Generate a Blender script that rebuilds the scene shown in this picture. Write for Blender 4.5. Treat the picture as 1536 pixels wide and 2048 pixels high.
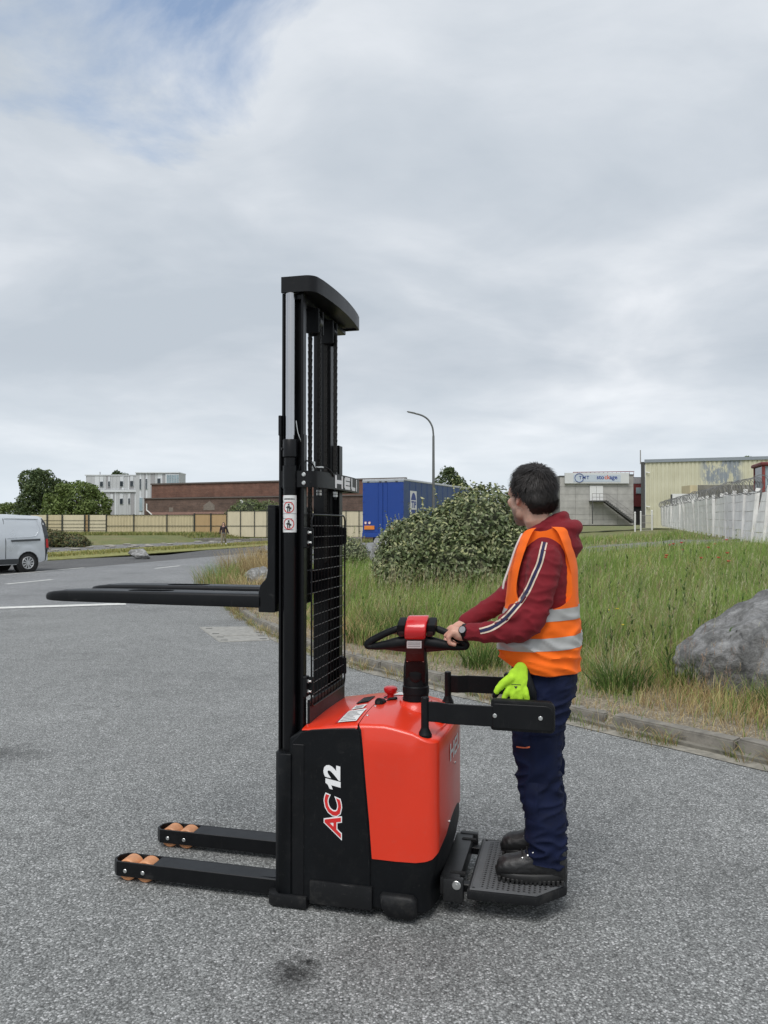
import bpy, bmesh, math, random
import numpy as np
from mathutils import Vector, Matrix, noise
from mathutils.bvhtree import BVHTree

random.seed(7)
RNG = np.random.default_rng(11)
S = bpy.context.scene
for o_ in list(bpy.data.objects):
    bpy.data.objects.remove(o_)
COL = S.collection
R = math.radians

# ---------------------------------------------------------------- camera
cam_d = bpy.data.cameras.new('camera')
cam = bpy.data.objects.new('camera', cam_d)
COL.objects.link(cam)
cam.location = (0, 0, 1.64)
cam.rotation_euler = (R(90 + 0.964), 0, 0)
cam_d.sensor_fit = 'HORIZONTAL'
cam_d.sensor_width = 36
cam_d.lens = 36 * 1545 / 1536
cam_d.clip_start = 0.05
cam_d.clip_end = 3000
S.camera = cam
S.render.engine = 'CYCLES'
S.render.resolution_x, S.render.resolution_y = 768, 1024

# ---------------------------------------------------------------- sky and sun
SUN_EL, SUN_AZ = 58, 200        # degrees; azimuth clockwise from +Y
world = bpy.data.worlds.new('World')
S.world = world
world.use_nodes = True
wn, wl = world.node_tree.nodes, world.node_tree.links
wn.clear()
def wnode(t, **kw):
    n = wn.new(t)
    for k, v in kw.items():
        setattr(n, k, v)
    return n
def wmath(op, a, b=None, c=None):
    n = wnode('ShaderNodeMath', operation=op)
    for i, v in enumerate((a, b, c)):
        if v is None:
            continue
        if isinstance(v, (int, float)):
            n.inputs[i].default_value = v
        else:
            wl.new(v, n.inputs[i])
    return n.outputs[0]
def wramp(fac, stops):
    n = wnode('ShaderNodeValToRGB')
    el = n.color_ramp.elements
    while len(el) < len(stops):
        el.new(0.5)
    for e, (p, c) in zip(el, stops):
        e.position = p
        e.color = (*c, 1) if len(c) == 3 else c
    wl.new(fac, n.inputs[0])
    return n.outputs[0]
def wmix(fac, a, b):
    n = wnode('ShaderNodeMix', data_type='RGBA')
    for s, v in ((n.inputs[0], fac), (n.inputs[6], a), (n.inputs[7], b)):
        if isinstance(v, (int, float)):
            s.default_value = v
        elif isinstance(v, tuple):
            s.default_value = (*v, 1)
        else:
            wl.new(v, s)
    return n.outputs[2]
sky = wnode('ShaderNodeTexSky', sky_type='NISHITA')
sky.sun_disc = False
sky.sun_elevation = R(SUN_EL)
sky.sun_rotation = R(SUN_AZ)
sky.air_density = 1.2
sky.dust_density = 1.0
tc = wnode('ShaderNodeTexCoord')
sep = wnode('ShaderNodeSeparateXYZ')
wl.new(tc.outputs['Generated'], sep.inputs[0])
zc = wmath('MAXIMUM', sep.outputs[2], 0.0)
zz = wmath('ADD', zc, 0.22)
cx_ = wmath('DIVIDE', sep.outputs[0], zz)
cy_ = wmath('DIVIDE', sep.outputs[1], zz)
comb = wnode('ShaderNodeCombineXYZ')
wl.new(cx_, comb.inputs[0]); wl.new(cy_, comb.inputs[1])
def wnoise(scale, detail, rough, off=(0, 0, 0), stretch=(1, 1, 1), dist=0.0):
    mp = wnode('ShaderNodeMapping')
    mp.inputs['Location'].default_value = off
    mp.inputs['Scale'].default_value = stretch
    wl.new(comb.outputs[0], mp.inputs[0])
    n = wnode('ShaderNodeTexNoise')
    n.inputs['Scale'].default_value = scale
    n.inputs['Detail'].default_value = detail
    n.inputs['Roughness'].default_value = rough
    n.inputs['Distortion'].default_value = dist
    wl.new(mp.outputs[0], n.inputs['Vector'])
    return n.outputs[0]
n_big = wnoise(0.95, 4, 0.5, (3.1, 1.7, 0), (1, 1, 1), 0.6)
n_mid = wnoise(2.6, 6, 0.55, (0.4, 5.2, 0), (0.9, 1.1, 1), 0.5)
n_fine = wnoise(8.0, 6, 0.6, (8.4, 2.2, 0), (0.8, 1.2, 1), 0.3)
cl = wmath('ADD', wmath('MULTIPLY', n_big, 0.66), wmath('ADD', wmath('MULTIPLY', n_mid, 0.27), wmath('MULTIPLY', n_fine, 0.07)))
clouds = wramp(cl, [(0.38, (0.335, 0.372, 0.415)), (0.47, (0.385, 0.418, 0.458)), (0.55, (0.455, 0.482, 0.516)), (0.65, (0.56, 0.578, 0.605))])
# thinner, brighter cloud towards the horizon
hz = wramp(zc, [(0.0, (0.9, 0.9, 0.9)), (0.07, (0.5, 0.5, 0.5)), (0.20, (0, 0, 0))])
clouds = wmix(hz, clouds, (0.50, 0.55, 0.59))
# the gap in the cloud deck: the deck is broken here and there
n_gap = wnoise(2.2, 7, 0.6, (-0.55, 0.62, 0), (1, 1, 1), 0.4)
gapd = wnode('ShaderNodeVectorMath', operation='DOT_PRODUCT')
wl.new(tc.outputs['Generated'], gapd.inputs[0])
gv = Vector((-0.36, 1.0, 0.735)).normalized()
gapd.inputs[1].default_value = gv
gsum = wmath('ADD', wmath('MULTIPLY', wmath('SUBTRACT', gapd.outputs['Value'], 0.984), 22.0), wmath('MULTIPLY', wmath('SUBTRACT', n_gap, 0.495), 3.0))
gap = wramp(gsum, [(0.0, (0, 0, 0)), (0.66, (1, 1, 1))])
skyc = wnode('ShaderNodeVectorMath', operation='SCALE')
wl.new(sky.outputs[0], skyc.inputs[0]); skyc.inputs['Scale'].default_value = 0.10
veil = wmix(0.10, skyc.outputs[0], (0.60, 0.65, 0.70))
final = wmix(gap, clouds, veil)
bg = wnode('ShaderNodeBackground')
wl.new(final, bg.inputs[0])
bg.inputs[1].default_value = 1.0
wo = wnode('ShaderNodeOutputWorld')
wl.new(bg.outputs[0], wo.inputs[0])

sun_d = bpy.data.lights.new('sun', 'SUN')
sun_d.energy = 1.5
sun_d.angle = R(34)
sun_d.color = (1.0, 0.975, 0.945)
sun = bpy.data.objects.new('sun', sun_d)
COL.objects.link(sun)
az = R(SUN_AZ)
sdir = Vector((math.sin(az) * math.cos(R(SUN_EL)), math.cos(az) * math.cos(R(SUN_EL)), math.sin(R(SUN_EL))))
sun.rotation_euler = sdir.to_track_quat('Z', 'Y').to_euler()
sun.location = (0, 0, 40)

vs_ = S.view_settings
vs_.view_transform = 'Standard'
vs_.look = 'None'
vs_.exposure = 0.68
vs_.gamma = 1.0
vs_.use_curve_mapping = False
S.cycles.max_bounces = 6
S.cycles.transparent_max_bounces = 8

# ---------------------------------------------------------------- helpers
def lerp(a, b, t): return a + (b - a) * t
def interp(tab, z):
    if z <= tab[0][0]: return tab[0][1:]
    for a, b in zip(tab, tab[1:]):
        if z <= b[0]:
            t = (z - a[0]) / (b[0] - a[0]); t2 = t * t * (3 - 2 * t) * 0.5 + t * 0.5
            return tuple(lerp(p, q, t2) for p, q in zip(a[1:], b[1:]))
    return tab[-1][1:]
def smooth(e0, e1, x):
    t = np.clip((x - e0) / (e1 - e0), 0, 1)
    return t * t * (3 - 2 * t)

class MB:
    """collects shapes and links them as ONE mesh object"""
    def __init__(s): s.v, s.f = [], []
    def add(s, vs, fs):
        o = len(s.v); s.v.extend([tuple(p) for p in vs]); s.f.extend([tuple(i + o for i in q) for q in fs]); return s
    def bm(s, b, mtx=None):
        b.verts.index_update()
        s.add([(mtx @ v.co if mtx else v.co) for v in b.verts], [[v.index for v in f.verts] for f in b.faces]); b.free(); return s
    def box(s, x0, x1, y0, y1, z0, z1, bev=0.0, seg=1, mtx=None):
        b = bmesh.new()
        bmesh.ops.create_cube(b, size=1)
        for v in b.verts:
            v.co = Vector((lerp(x0, x1, v.co.x + .5), lerp(y0, y1, v.co.y + .5), lerp(z0, z1, v.co.z + .5)))
        if bev: bmesh.ops.bevel(b, geom=b.edges[:], offset=bev, segments=seg, affect='EDGES', profile=0.6)
        return s.bm(b, mtx)
    def prism(s, pts, axis, a0, a1, bev=0.0, seg=1, mtx=None):
        # pts in the two other axes, in order: axis y -> (x,z); z -> (x,y); x -> (y,z)
        def mk(p, a): return {'y': (p[0], a, p[1]), 'z': (p[0], p[1], a), 'x': (a, p[0], p[1])}[axis]
        b = bmesh.new()
        lo = [b.verts.new(mk(p, a0)) for p in pts]; hi = [b.verts.new(mk(p, a1)) for p in pts]
        n = len(pts)
        b.faces.new(lo); b.faces.new(hi[::-1])
        for i in range(n): b.faces.new((lo[i], hi[i], hi[(i + 1) % n], lo[(i + 1) % n]))
        bmesh.ops.recalc_face_normals(b, faces=b.faces[:])
        if bev: bmesh.ops.bevel(b, geom=b.edges[:], offset=bev, segments=seg, affect='EDGES', profile=0.6)
        return s.bm(b, mtx)
    def rings(s, rings, cap=True, closed=True):
        n = len(rings[0]); fs = []; vs = []
        for r in rings: vs += list(r)
        for k in range(len(rings) - 1):
            for i in range(n if closed else n - 1):
                j = (i + 1) % n
                fs.append((k * n + i, k * n + j, (k + 1) * n + j, (k + 1) * n + i))
        if cap:
            fs.append(tuple(range(n))[::-1]); fs.append(tuple((len(rings) - 1) * n + i for i in range(n)))
        return s.add(vs, fs)
    def tube(s, pts, rad, seg=10, cap=True, round_end=False, flat=1.0, up=None, loop=False):
        pts = [Vector(p) for p in pts]
        rad = [rad] * len(pts) if isinstance(rad, (int, float)) else list(rad)
        if round_end:
            d0 = (pts[0] - pts[1]).normalized(); d1 = (pts[-1] - pts[-2]).normalized()
            r0, r1 = rad[0], rad[-1]
            pre = [(pts[0] + d0 * r0 * math.sin(a), r0 * math.cos(a)) for a in (R(80), R(55), R(28))]
            post = [(pts[-1] + d1 * r1 * math.sin(a), r1 * math.cos(a)) for a in (R(28), R(55), R(80))]
            pts = [p for p, _ in pre] + pts + [p for p, _ in post]
            rad = [r for _, r in pre] + rad + [r for _, r in post]
        n = len(pts); out = []; prev = None
        for i, p in enumerate(pts):
            if loop: t = pts[(i + 1) % n] - pts[i - 1]
            else: t = pts[min(i + 1, n - 1)] - pts[max(i - 1, 0)]
            t.normalize()
            if prev is None:
                a = Vector(up) if up else (Vector((0, 0, 1)) if abs(t.z) < .9 else Vector((1, 0, 0)))
            else: a = prev
            a = (a - t * a.dot(t)).normalized(); prev = a
            bvec = t.cross(a)
            out.append([p + (a * math.cos(2 * math.pi * k / seg) * flat + bvec * math.sin(2 * math.pi * k / seg)) * rad[i] for k in range(seg)])
        if loop: out.append(out[0]); cap = False
        return s.rings(out, cap)
    def cyl(s, p0, p1, r, seg=20, r1=None, bev=0.0):
        p0, p1 = Vector(p0), Vector(p1); r1 = r if r1 is None else r1
        if bev:
            d = (p1 - p0).normalized() * bev
            return s.tube([p0, p0 + d, p1 - d, p1], [r - bev, r, r1, r1 - bev], seg)
        return s.tube([p0, p1], [r, r1], seg)
    def ell(s, c, r, seg=16, ring=10, rot=None):
        m = rot.to_4x4() if rot else Matrix.Identity(4)
        c = Vector(c); vs = []; fs = []
        for i in range(1, ring):
            a = math.pi * i / ring
            for k in range(seg):
                t = 2 * math.pi * k / seg
                vs.append(c + m @ Vector((r[0] * math.sin(a) * math.cos(t), r[1] * math.sin(a) * math.sin(t), r[2] * math.cos(a))))
        top = len(vs); vs.append(c + m @ Vector((0, 0, r[2]))); bot = len(vs); vs.append(c + m @ Vector((0, 0, -r[2])))
        for i in range(ring - 2):
            for k in range(seg):
                j = (k + 1) % seg
                fs.append((i * seg + k, (i + 1) * seg + k, (i + 1) * seg + j, i * seg + j))
        for k in range(seg):
            j = (k + 1) % seg
            fs.append((top, k, j)); fs.append((bot, (ring - 2) * seg + j, (ring - 2) * seg + k))
        return s.add(vs, fs)
    def mesh(s, name, fix=True):
        me = bpy.data.meshes.new(name)
        me.from_pydata(s.v, [], s.f)
        if fix:
            b = bmesh.new(); b.from_mesh(me)
            bmesh.ops.recalc_face_normals(b, faces=b.faces[:]); b.to_mesh(me); b.free()
        return me
    def build(s, name, mat, parent=None, ang=35, fix=True):
        return link(name, s.mesh(name, fix), mat, parent, ang)

def link(name, me, mat, parent=None, ang=35):
    if isinstance(mat, str): mat = MAT[mat]
    if mat is not None:
        me.materials.clear(); me.materials.append(mat)
    if ang:
        me.shade_smooth()
        if ang < 180: me.set_sharp_from_angle(angle=R(ang))
    o = bpy.data.objects.new(name, me); COL.objects.link(o)
    if parent: o.parent = parent
    return o
def tag(o, label=None, cat=None, group=None, kind=None):
    if label: o['label'] = label
    if cat: o['category'] = cat
    if group: o['group'] = group
    if kind: o['kind'] = kind
    return o
def thing(name, label, cat, loc=(0, 0, 0), rz=0.0, group=None):
    o = bpy.data.objects.new(name, None); COL.objects.link(o)
    o.empty_display_size = 0.1
    o.location = loc; o.rotation_euler = (0, 0, rz)
    return tag(o, label, cat, group)
def copy_tree(o, parent=None):
    c = o.copy(); COL.objects.link(c); c.parent = parent
    for ch in o.children:
        copy_tree(ch, c)
    return c
def numpy_mesh(name, V, F, cols=None):
    """V (n,3) float, F (m,k) int with one k; cols (n,3) colour attribute"""
    me = bpy.data.meshes.new(name)
    V = np.asarray(V, np.float32); F = np.asarray(F, np.int32)
    me.vertices.add(len(V)); me.vertices.foreach_set('co', V.ravel())
    k = F.shape[1]
    me.loops.add(F.size); me.loops.foreach_set('vertex_index', F.ravel())
    me.polygons.add(len(F))
    me.polygons.foreach_set('loop_start', np.arange(0, F.size, k, dtype=np.int32))
    me.update(calc_edges=True)
    if cols is not None:
        a = me.color_attributes.new('Col', 'FLOAT_COLOR', 'POINT')
        c4 = np.ones((len(V), 4), np.float32); c4[:, :3] = cols
        a.data.foreach_set('color', c4.ravel())
    return me
def evaluated(ob):
    dg = bpy.context.evaluated_depsgraph_get()
    return bpy.data.meshes.new_from_object(ob.evaluated_get(dg))
def fused(mb, voxel, it=6, fac=0.5):
    """fuse overlapping closed shapes into one continuous smooth surface"""
    me = mb.mesh('tmp'); ob = bpy.data.objects.new('tmp', me); COL.objects.link(ob)
    m = ob.modifiers.new('r', 'REMESH'); m.mode = 'VOXEL'; m.voxel_size = voxel
    if it:
        m = ob.modifiers.new('s', 'SMOOTH'); m.factor = fac; m.iterations = it
    out = evaluated(ob)
    bpy.data.objects.remove(ob); bpy.data.meshes.remove(me)
    return out
def coords(me):
    a = np.empty(len(me.vertices) * 3, np.float32); me.vertices.foreach_get('co', a); return a.reshape(-1, 3)
def normals(me):
    a = np.empty(len(me.vertices) * 3, np.float32); me.vertices.foreach_get('normal', a); return a.reshape(-1, 3)
def setco(me, V):
    me.vertices.foreach_set('co', np.asarray(V, np.float32).ravel()); me.update()
def ridge(p, sc, seed=0.0):
    return 1 - abs(noise.noise(Vector((p[0] * sc[0] + seed, p[1] * sc[1] - seed, p[2] * sc[2] + 2 * seed)))) * 2
def text_mesh(txt, size, shear=0.0, offset=0.0, depth=0.0006, spacing=1.0):
    cu = bpy.data.curves.new('t', 'FONT'); cu.body = txt; cu.size = size; cu.shear = shear; cu.offset = offset
    cu.extrude = depth; cu.space_character = spacing; cu.align_x = 'CENTER'; cu.align_y = 'CENTER'; cu.resolution_u = 3
    ob = bpy.data.objects.new('t', cu); COL.objects.link(ob)
    me = evaluated(ob); bpy.data.objects.remove(ob); bpy.data.curves.remove(cu)
    return me
def text(name, txt, size, mtx, mat, parent, **kw):
    me = text_mesh(txt, size, **kw); me.transform(mtx)
    return link(name, me, mat, parent, 0)
def frame(o, x, y):
    """matrix with origin o, text right = x, text up = y"""
    x, y = Vector(x).normalized(), Vector(y).normalized(); z = x.cross(y)
    m = Matrix.Identity(4)
    for i in range(3): m[i][0], m[i][1], m[i][2], m[i][3] = x[i], y[i], z[i], o[i]
    return m

# ---------------------------------------------------------------- materials
MAT = {}
def material(name, col, rough=0.5, metal=0.0, var=0.12, vs=6.0, bump=0.0, bs=120.0, coat=0.0, dust=0.0, spec=0.5,
             attr=False, trans=0.0, sheen=0.0, rv=0.12, scuff=0.0):
    m = bpy.data.materials.new(name); m.use_nodes = True; MAT[name] = m
    nt = m.node_tree; N, L = nt.nodes, nt.links
    b = N['Principled BSDF']
    co = N.new('ShaderNodeTexCoord')
    no = N.new('ShaderNodeTexNoise'); no.inputs['Scale'].default_value = vs; no.inputs['Detail'].default_value = 6
    no.inputs['Roughness'].default_value = 0.62
    L.new(co.outputs['Object'], no.inputs['Vector'])
    mx = N.new('ShaderNodeMix'); mx.data_type = 'RGBA'
    mr = N.new('ShaderNodeMapRange'); mr.inputs[1].default_value = 0.3; mr.inputs[2].default_value = 0.7
    L.new(no.outputs[0], mr.inputs[0]); L.new(mr.outputs[0], mx.inputs[0])
    if attr:
        at = N.new('ShaderNodeAttribute'); at.attribute_name = 'Col'
        for i, k in ((6, 1 - var), (7, 1 + var)):
            sc = N.new('ShaderNodeVectorMath'); sc.operation = 'SCALE'; sc.inputs['Scale'].default_value = k
            L.new(at.outputs['Color'], sc.inputs[0]); L.new(sc.outputs[0], mx.inputs[i])
    else:
        mx.inputs[6].default_value = (*[c * (1 - var) for c in col], 1)
        mx.inputs[7].default_value = (*[min(1, c * (1 + var)) for c in col], 1)
    out = mx.outputs[2]
    if dust:
        d = N.new('ShaderNodeTexNoise'); d.inputs['Scale'].default_value = 14; d.inputs['Detail'].default_value = 9
        d.inputs['Roughness'].default_value = 0.75
        L.new(co.outputs['Object'], d.inputs['Vector'])
        dr = N.new('ShaderNodeMapRange'); dr.inputs[1].default_value = 0.52; dr.inputs[2].default_value = 0.8; dr.inputs[4].default_value = dust
        L.new(d.outputs[0], dr.inputs[0])
        m2 = N.new('ShaderNodeMix'); m2.data_type = 'RGBA'; L.new(dr.outputs[0], m2.inputs[0]); L.new(out, m2.inputs[6])
        m2.inputs[7].default_value = (0.20, 0.19, 0.17, 1); out = m2.outputs[2]
    if scuff:      # fine scratches and rubbed spots
        acc = None
        for sc_ in ((260, 9, 40), (12, 300, 30), (90, 40, 6)):
            mp_ = N.new('ShaderNodeMapping'); mp_.inputs['Scale'].default_value = sc_; mp_.inputs['Rotation'].default_value = (.3, .2, .5)
            L.new(co.outputs['Object'], mp_.inputs[0])
            sn = N.new('ShaderNodeTexNoise'); sn.inputs['Scale'].default_value = 1.0; sn.inputs['Detail'].default_value = 3
            L.new(mp_.outputs[0], sn.inputs['Vector'])
            sm = N.new('ShaderNodeMapRange'); sm.inputs[1].default_value = 0.68; sm.inputs[2].default_value = 0.80; sm.inputs[4].default_value = scuff
            L.new(sn.outputs[0], sm.inputs[0])
            if acc is None: acc = sm.outputs[0]
            else:
                ad = N.new('ShaderNodeMath'); ad.operation = 'MAXIMUM'; L.new(acc, ad.inputs[0]); L.new(sm.outputs[0], ad.inputs[1]); acc = ad.outputs[0]
        m3 = N.new('ShaderNodeMix'); m3.data_type = 'RGBA'; L.new(acc, m3.inputs[0]); L.new(out, m3.inputs[6]); m3.inputs[7].default_value = (0.22, 0.21, 0.20, 1); out = m3.outputs[2]
    L.new(out, b.inputs['Base Color'])
    rr = N.new('ShaderNodeMapRange'); rr.inputs[3].default_value = max(0.03, rough - rv); rr.inputs[4].default_value = min(1, rough + rv)
    L.new(no.outputs[0], rr.inputs[0]); L.new(rr.outputs[0], b.inputs['Roughness'])
    b.inputs['Metallic'].default_value = metal
    b.inputs['Specular IOR Level'].default_value = spec
    b.inputs['Coat Weight'].default_value = coat; b.inputs['Coat Roughness'].default_value = 0.08
    b.inputs['Sheen Weight'].default_value = sheen
    if bump:
        bn = N.new('ShaderNodeTexNoise'); bn.inputs['Scale'].default_value = bs; bn.inputs['Detail'].default_value = 4
        L.new(co.outputs['Object'], bn.inputs['Vector'])
        bp = N.new('ShaderNodeBump'); bp.inputs['Strength'].default_value = bump; bp.inputs['Distance'].default_value = 0.01
        L.new(bn.outputs[0], bp.inputs['Height']); L.new(bp.outputs[0], b.inputs['Normal'])
    if trans:
        t = N.new('ShaderNodeBsdfTranslucent'); L.new(out, t.inputs[0])
        ms = N.new('ShaderNodeMixShader'); ms.inputs[0].default_value = trans
        L.new(b.outputs[0], ms.inputs[1]); L.new(t.outputs[0], ms.inputs[2])
        L.new(ms.outputs[0], N['Material Output'].inputs[0])
    return m

material('black_paint', (0.004, 0.0045, 0.0056), 0.42, var=0.2, dust=0.03, bump=0.02, bs=300, spec=0.28, scuff=0.10)
material('black_plastic', (0.0035, 0.0043, 0.0055), 0.5, var=0.2, dust=0.05, bump=0.05, bs=400, spec=0.22, scuff=0.12)
material('mast_steel', (0.003, 0.0032, 0.0042), 0.34, var=0.2, dust=0.02, spec=0.28)
material('chain_steel', (0.03, 0.028, 0.026), 0.42, 0.6, var=0.3)
material('red_paint', (0.69, 0.035, 0.0095), 0.36, var=0.04, vs=3, coat=0.35, dust=0.06, rv=0.12, scuff=0.08)
material('red_button', (0.55, 0.012, 0.014), 0.3, coat=0.4)
material('head_red', (0.55, 0.014, 0.018), 0.25, coat=0.5, var=0.05)
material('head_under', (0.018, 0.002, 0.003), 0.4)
material('chrome', (0.50, 0.50, 0.51), 0.17, 1.0, var=0.03, rv=0.05)
material('zinc', (0.62, 0.63, 0.62), 0.34, 0.9, var=0.1)
material('bumper_rubber', (0.006, 0.0065, 0.0075), 0.58, var=0.25, dust=0.16, bump=0.08, bs=250, spec=0.3, scuff=0.25)
material('bracket_grey', (0.009, 0.0095, 0.0105), 0.45, var=0.2, dust=0.08)
material('roller_orange', (0.56, 0.25, 0.11), 0.5, var=0.25, vs=18, dust=0.45, scuff=0.4)
material('label_white', (0.72, 0.72, 0.71), 0.45, var=0.03)
material('label_print', (0.25, 0.25, 0.26), 0.5)
material('print_black', (0.02, 0.02, 0.02), 0.5)
material('print_red', (0.6, 0.02, 0.02), 0.5)
material('letter_white', (0.82, 0.82, 0.82), 0.4, var=0.02)
material('mat_rubber', (0.085, 0.088, 0.092), 0.6, var=0.2, dust=0.2, bump=0.08, bs=350)
material('hole_black', (0.006, 0.006, 0.006), 0.8)
# ================================================================ setting
def shader(name):
    m = bpy.data.materials.new(name); m.use_nodes = True; MAT[name] = m
    return m, m.node_tree.nodes, m.node_tree.links, m.node_tree.nodes['Principled BSDF']
def nn(N, L, t, ins=None, **kw):
    n = N.new(t)
    for k, v in kw.items(): setattr(n, k, v)
    for k, v in (ins or {}).items():
        if hasattr(v, 'is_linked'): L.new(v, n.inputs[k])
        else: n.inputs[k].default_value = v
    return n
def ramp(N, L, fac, stops, interp='LINEAR'):
    n = N.new('ShaderNodeValToRGB'); el = n.color_ramp.elements; n.color_ramp.interpolation = interp
    while len(el) < len(stops): el.new(0.5)
    for e, (p, c) in zip(el, stops):
        e.position = p; e.color = (*c, 1) if not isinstance(c, (int, float)) else (c, c, c, 1)
    L.new(fac, n.inputs[0]); return n.outputs[0]
def mixc(N, L, fac, a, b, mode='MIX'):
    n = N.new('ShaderNodeMix'); n.data_type = 'RGBA'; n.blend_type = mode
    for s, v in ((n.inputs[0], fac), (n.inputs[6], a), (n.inputs[7], b)):
        if hasattr(v, 'is_linked'): L.new(v, s)
        elif isinstance(v, (int, float)): s.default_value = v
        else: s.default_value = (*v, 1)
    return n.outputs[2]

def asphalt(name, lo, hi, speck, stains=(), tint=(1, 1, 1.0)):
    m, N, L, b = shader(name)
    co = N.new('ShaderNodeTexCoord').outputs['Object']
    v1 = nn(N, L, 'ShaderNodeTexVoronoi', {'Vector': co, 'Scale': 128.0, 'Randomness': 1.0})
    v2 = nn(N, L, 'ShaderNodeTexVoronoi', {'Vector': co, 'Scale': 260.0})
    sep = nn(N, L, 'ShaderNodeSeparateColor', {'Color': v1.outputs['Color']})
    sep2 = nn(N, L, 'ShaderNodeSeparateColor', {'Color': v2.outputs['Color']})
    c1 = ramp(N, L, sep.outputs[0], [(0, [lo * .55 * t for t in tint]), (.35, [lo * t for t in tint]), (.72, [hi * t for t in tint]), (.88, [hi * 1.35 * t for t in tint]), (1, [speck] * 3)])
    c2 = ramp(N, L, sep2.outputs[1], [(0, [lo * .6 * t for t in tint]), (.6, [hi * .8 * t for t in tint]), (1, [hi * 1.5] * 3)])
    c = mixc(N, L, 0.34, c1, c2)
    # dark binder between the stones
    e = ramp(N, L, v1.outputs['Distance'], [(0.0, 1.0), (0.45, 0.95), (0.85, 0.42)])
    c = mixc(N, L, 1.0, c, e, 'MULTIPLY')
    big = nn(N, L, 'ShaderNodeTexNoise', {'Vector': co, 'Scale': 0.55, 'Detail': 8.0, 'Roughness': 0.62})
    c = mixc(N, L, 1.0, c, ramp(N, L, big.outputs[0], [(0.3, 0.78), (0.45, 0.98), (0.55, 1.02), (0.72, 1.2)]), 'MULTIPLY')
    mid = nn(N, L, 'ShaderNodeTexNoise', {'Vector': co, 'Scale': 6.0, 'Detail': 6.0, 'Roughness': 0.6})
    c = mixc(N, L, 1.0, c, ramp(N, L, mid.outputs[0], [(0.3, 0.88), (0.7, 1.1)]), 'MULTIPLY')
    sx = nn(N, L, 'ShaderNodeSeparateXYZ', {'Vector': co})
    for (x, y, r, k, st) in stains:     # oil drips, repairs
        dx = nn(N, L, 'ShaderNodeMath', {0: sx.outputs[0], 1: x}, operation='SUBTRACT').outputs[0]
        dy = nn(N, L, 'ShaderNodeMath', {0: sx.outputs[1], 1: y}, operation='SUBTRACT').outputs[0]
        dy = nn(N, L, 'ShaderNodeMath', {0: dy, 1: st}, operation='MULTIPLY').outputs[0]
        d2 = nn(N, L, 'ShaderNodeMath', {0: nn(N, L, 'ShaderNodeMath', {0: dx, 1: dx}, operation='MULTIPLY').outputs[0],
                                         1: nn(N, L, 'ShaderNodeMath', {0: dy, 1: dy}, operation='MULTIPLY').outputs[0]}, operation='ADD').outputs[0]
        d = nn(N, L, 'ShaderNodeMath', {0: d2, 1: 0.5}, operation='POWER').outputs[0]
        w = nn(N, L, 'ShaderNodeTexNoise', {'Vector': co, 'Scale': 3.2 / r, 'Detail': 6.0, 'Roughness': 0.7})
        q = nn(N, L, 'ShaderNodeMath', {0: w.outputs[0], 1: r * 1.8, 2: d}, operation='MULTIPLY_ADD').outputs[0]
        f = nn(N, L, 'ShaderNodeMapRange', {0: q, 1: r * 1.05, 2: r * 1.9, 3: k, 4: 1.0}).outputs[0]
        c = mixc(N, L, 1.0, c, f, 'MULTIPLY')
    # hairline cracks and sealed joints, only in some areas
    wv = nn(N, L, 'ShaderNodeTexNoise', {'Vector': co, 'Scale': 1.6, 'Detail': 5.0, 'Roughness': 0.6})
    wm_ = nn(N, L, 'ShaderNodeVectorMath', {0: wv.outputs['Color'], 1: (0.7, 0.7, 0)}, operation='MULTIPLY')
    wa_ = nn(N, L, 'ShaderNodeVectorMath', {0: co, 1: wm_.outputs[0]}, operation='ADD')
    cr = nn(N, L, 'ShaderNodeTexVoronoi', {'Vector': wa_.outputs[0], 'Scale': 0.34}, feature='DISTANCE_TO_EDGE')
    ck = ramp(N, L, cr.outputs['Distance'], [(0.0, 1.0), (0.0045, 0.85), (0.009, 0.0)])
    mk = ramp(N, L, big.outputs[0], [(0.53, 0.0), (0.60, 0.28)])
    ckm = nn(N, L, 'ShaderNodeMath', {0: ck, 1: mk}, operation='MULTIPLY').outputs[0]
    c = mixc(N, L, ckm, c, (0.035, 0.034, 0.032))
    L.new(c, b.inputs['Base Color'])
    b.inputs['Roughness'].default_value = 0.82
    b.inputs['Specular IOR Level'].default_value = 0.35
    hgt = nn(N, L, 'ShaderNodeMath', {0: v1.outputs['Distance'], 1: -1.0}, operation='MULTIPLY').outputs[0]
    bp = nn(N, L, 'ShaderNodeBump', {'Strength': 0.6, 'Distance': 0.005, 'Height': hgt})
    L.new(bp.outputs[0], b.inputs['Normal'])
    return m
asphalt('asphalt_yard', 0.175, 0.305, 0.72, tint=(0.97, 1.0, 0.98), stains=((-0.33, 2.86, 0.13, 0.22, 1.0), (-0.28, 2.93, 0.03, 0.10, 1.0), (-1.35, 2.35, 0.25, 0.8, 1.6), (1.6, 3.6, 0.6, 0.86, 1.4), (-2.75, 5.55, 0.42, 0.55, 1.3), (-0.25, 2.5, 0.3, 0.8, 1.2), (0.2, 3.0, 0.5, 0.8, 1.0)))
asphalt('asphalt_road', 0.19, 0.29, 0.55, tint=(1, 1.03, 1.05))
asphalt('asphalt_lane', 0.09, 0.14, 0.3)
asphalt('pavement_grit', 0.16, 0.24, 0.45, tint=(1.03, 1.0, 0.95))

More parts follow.
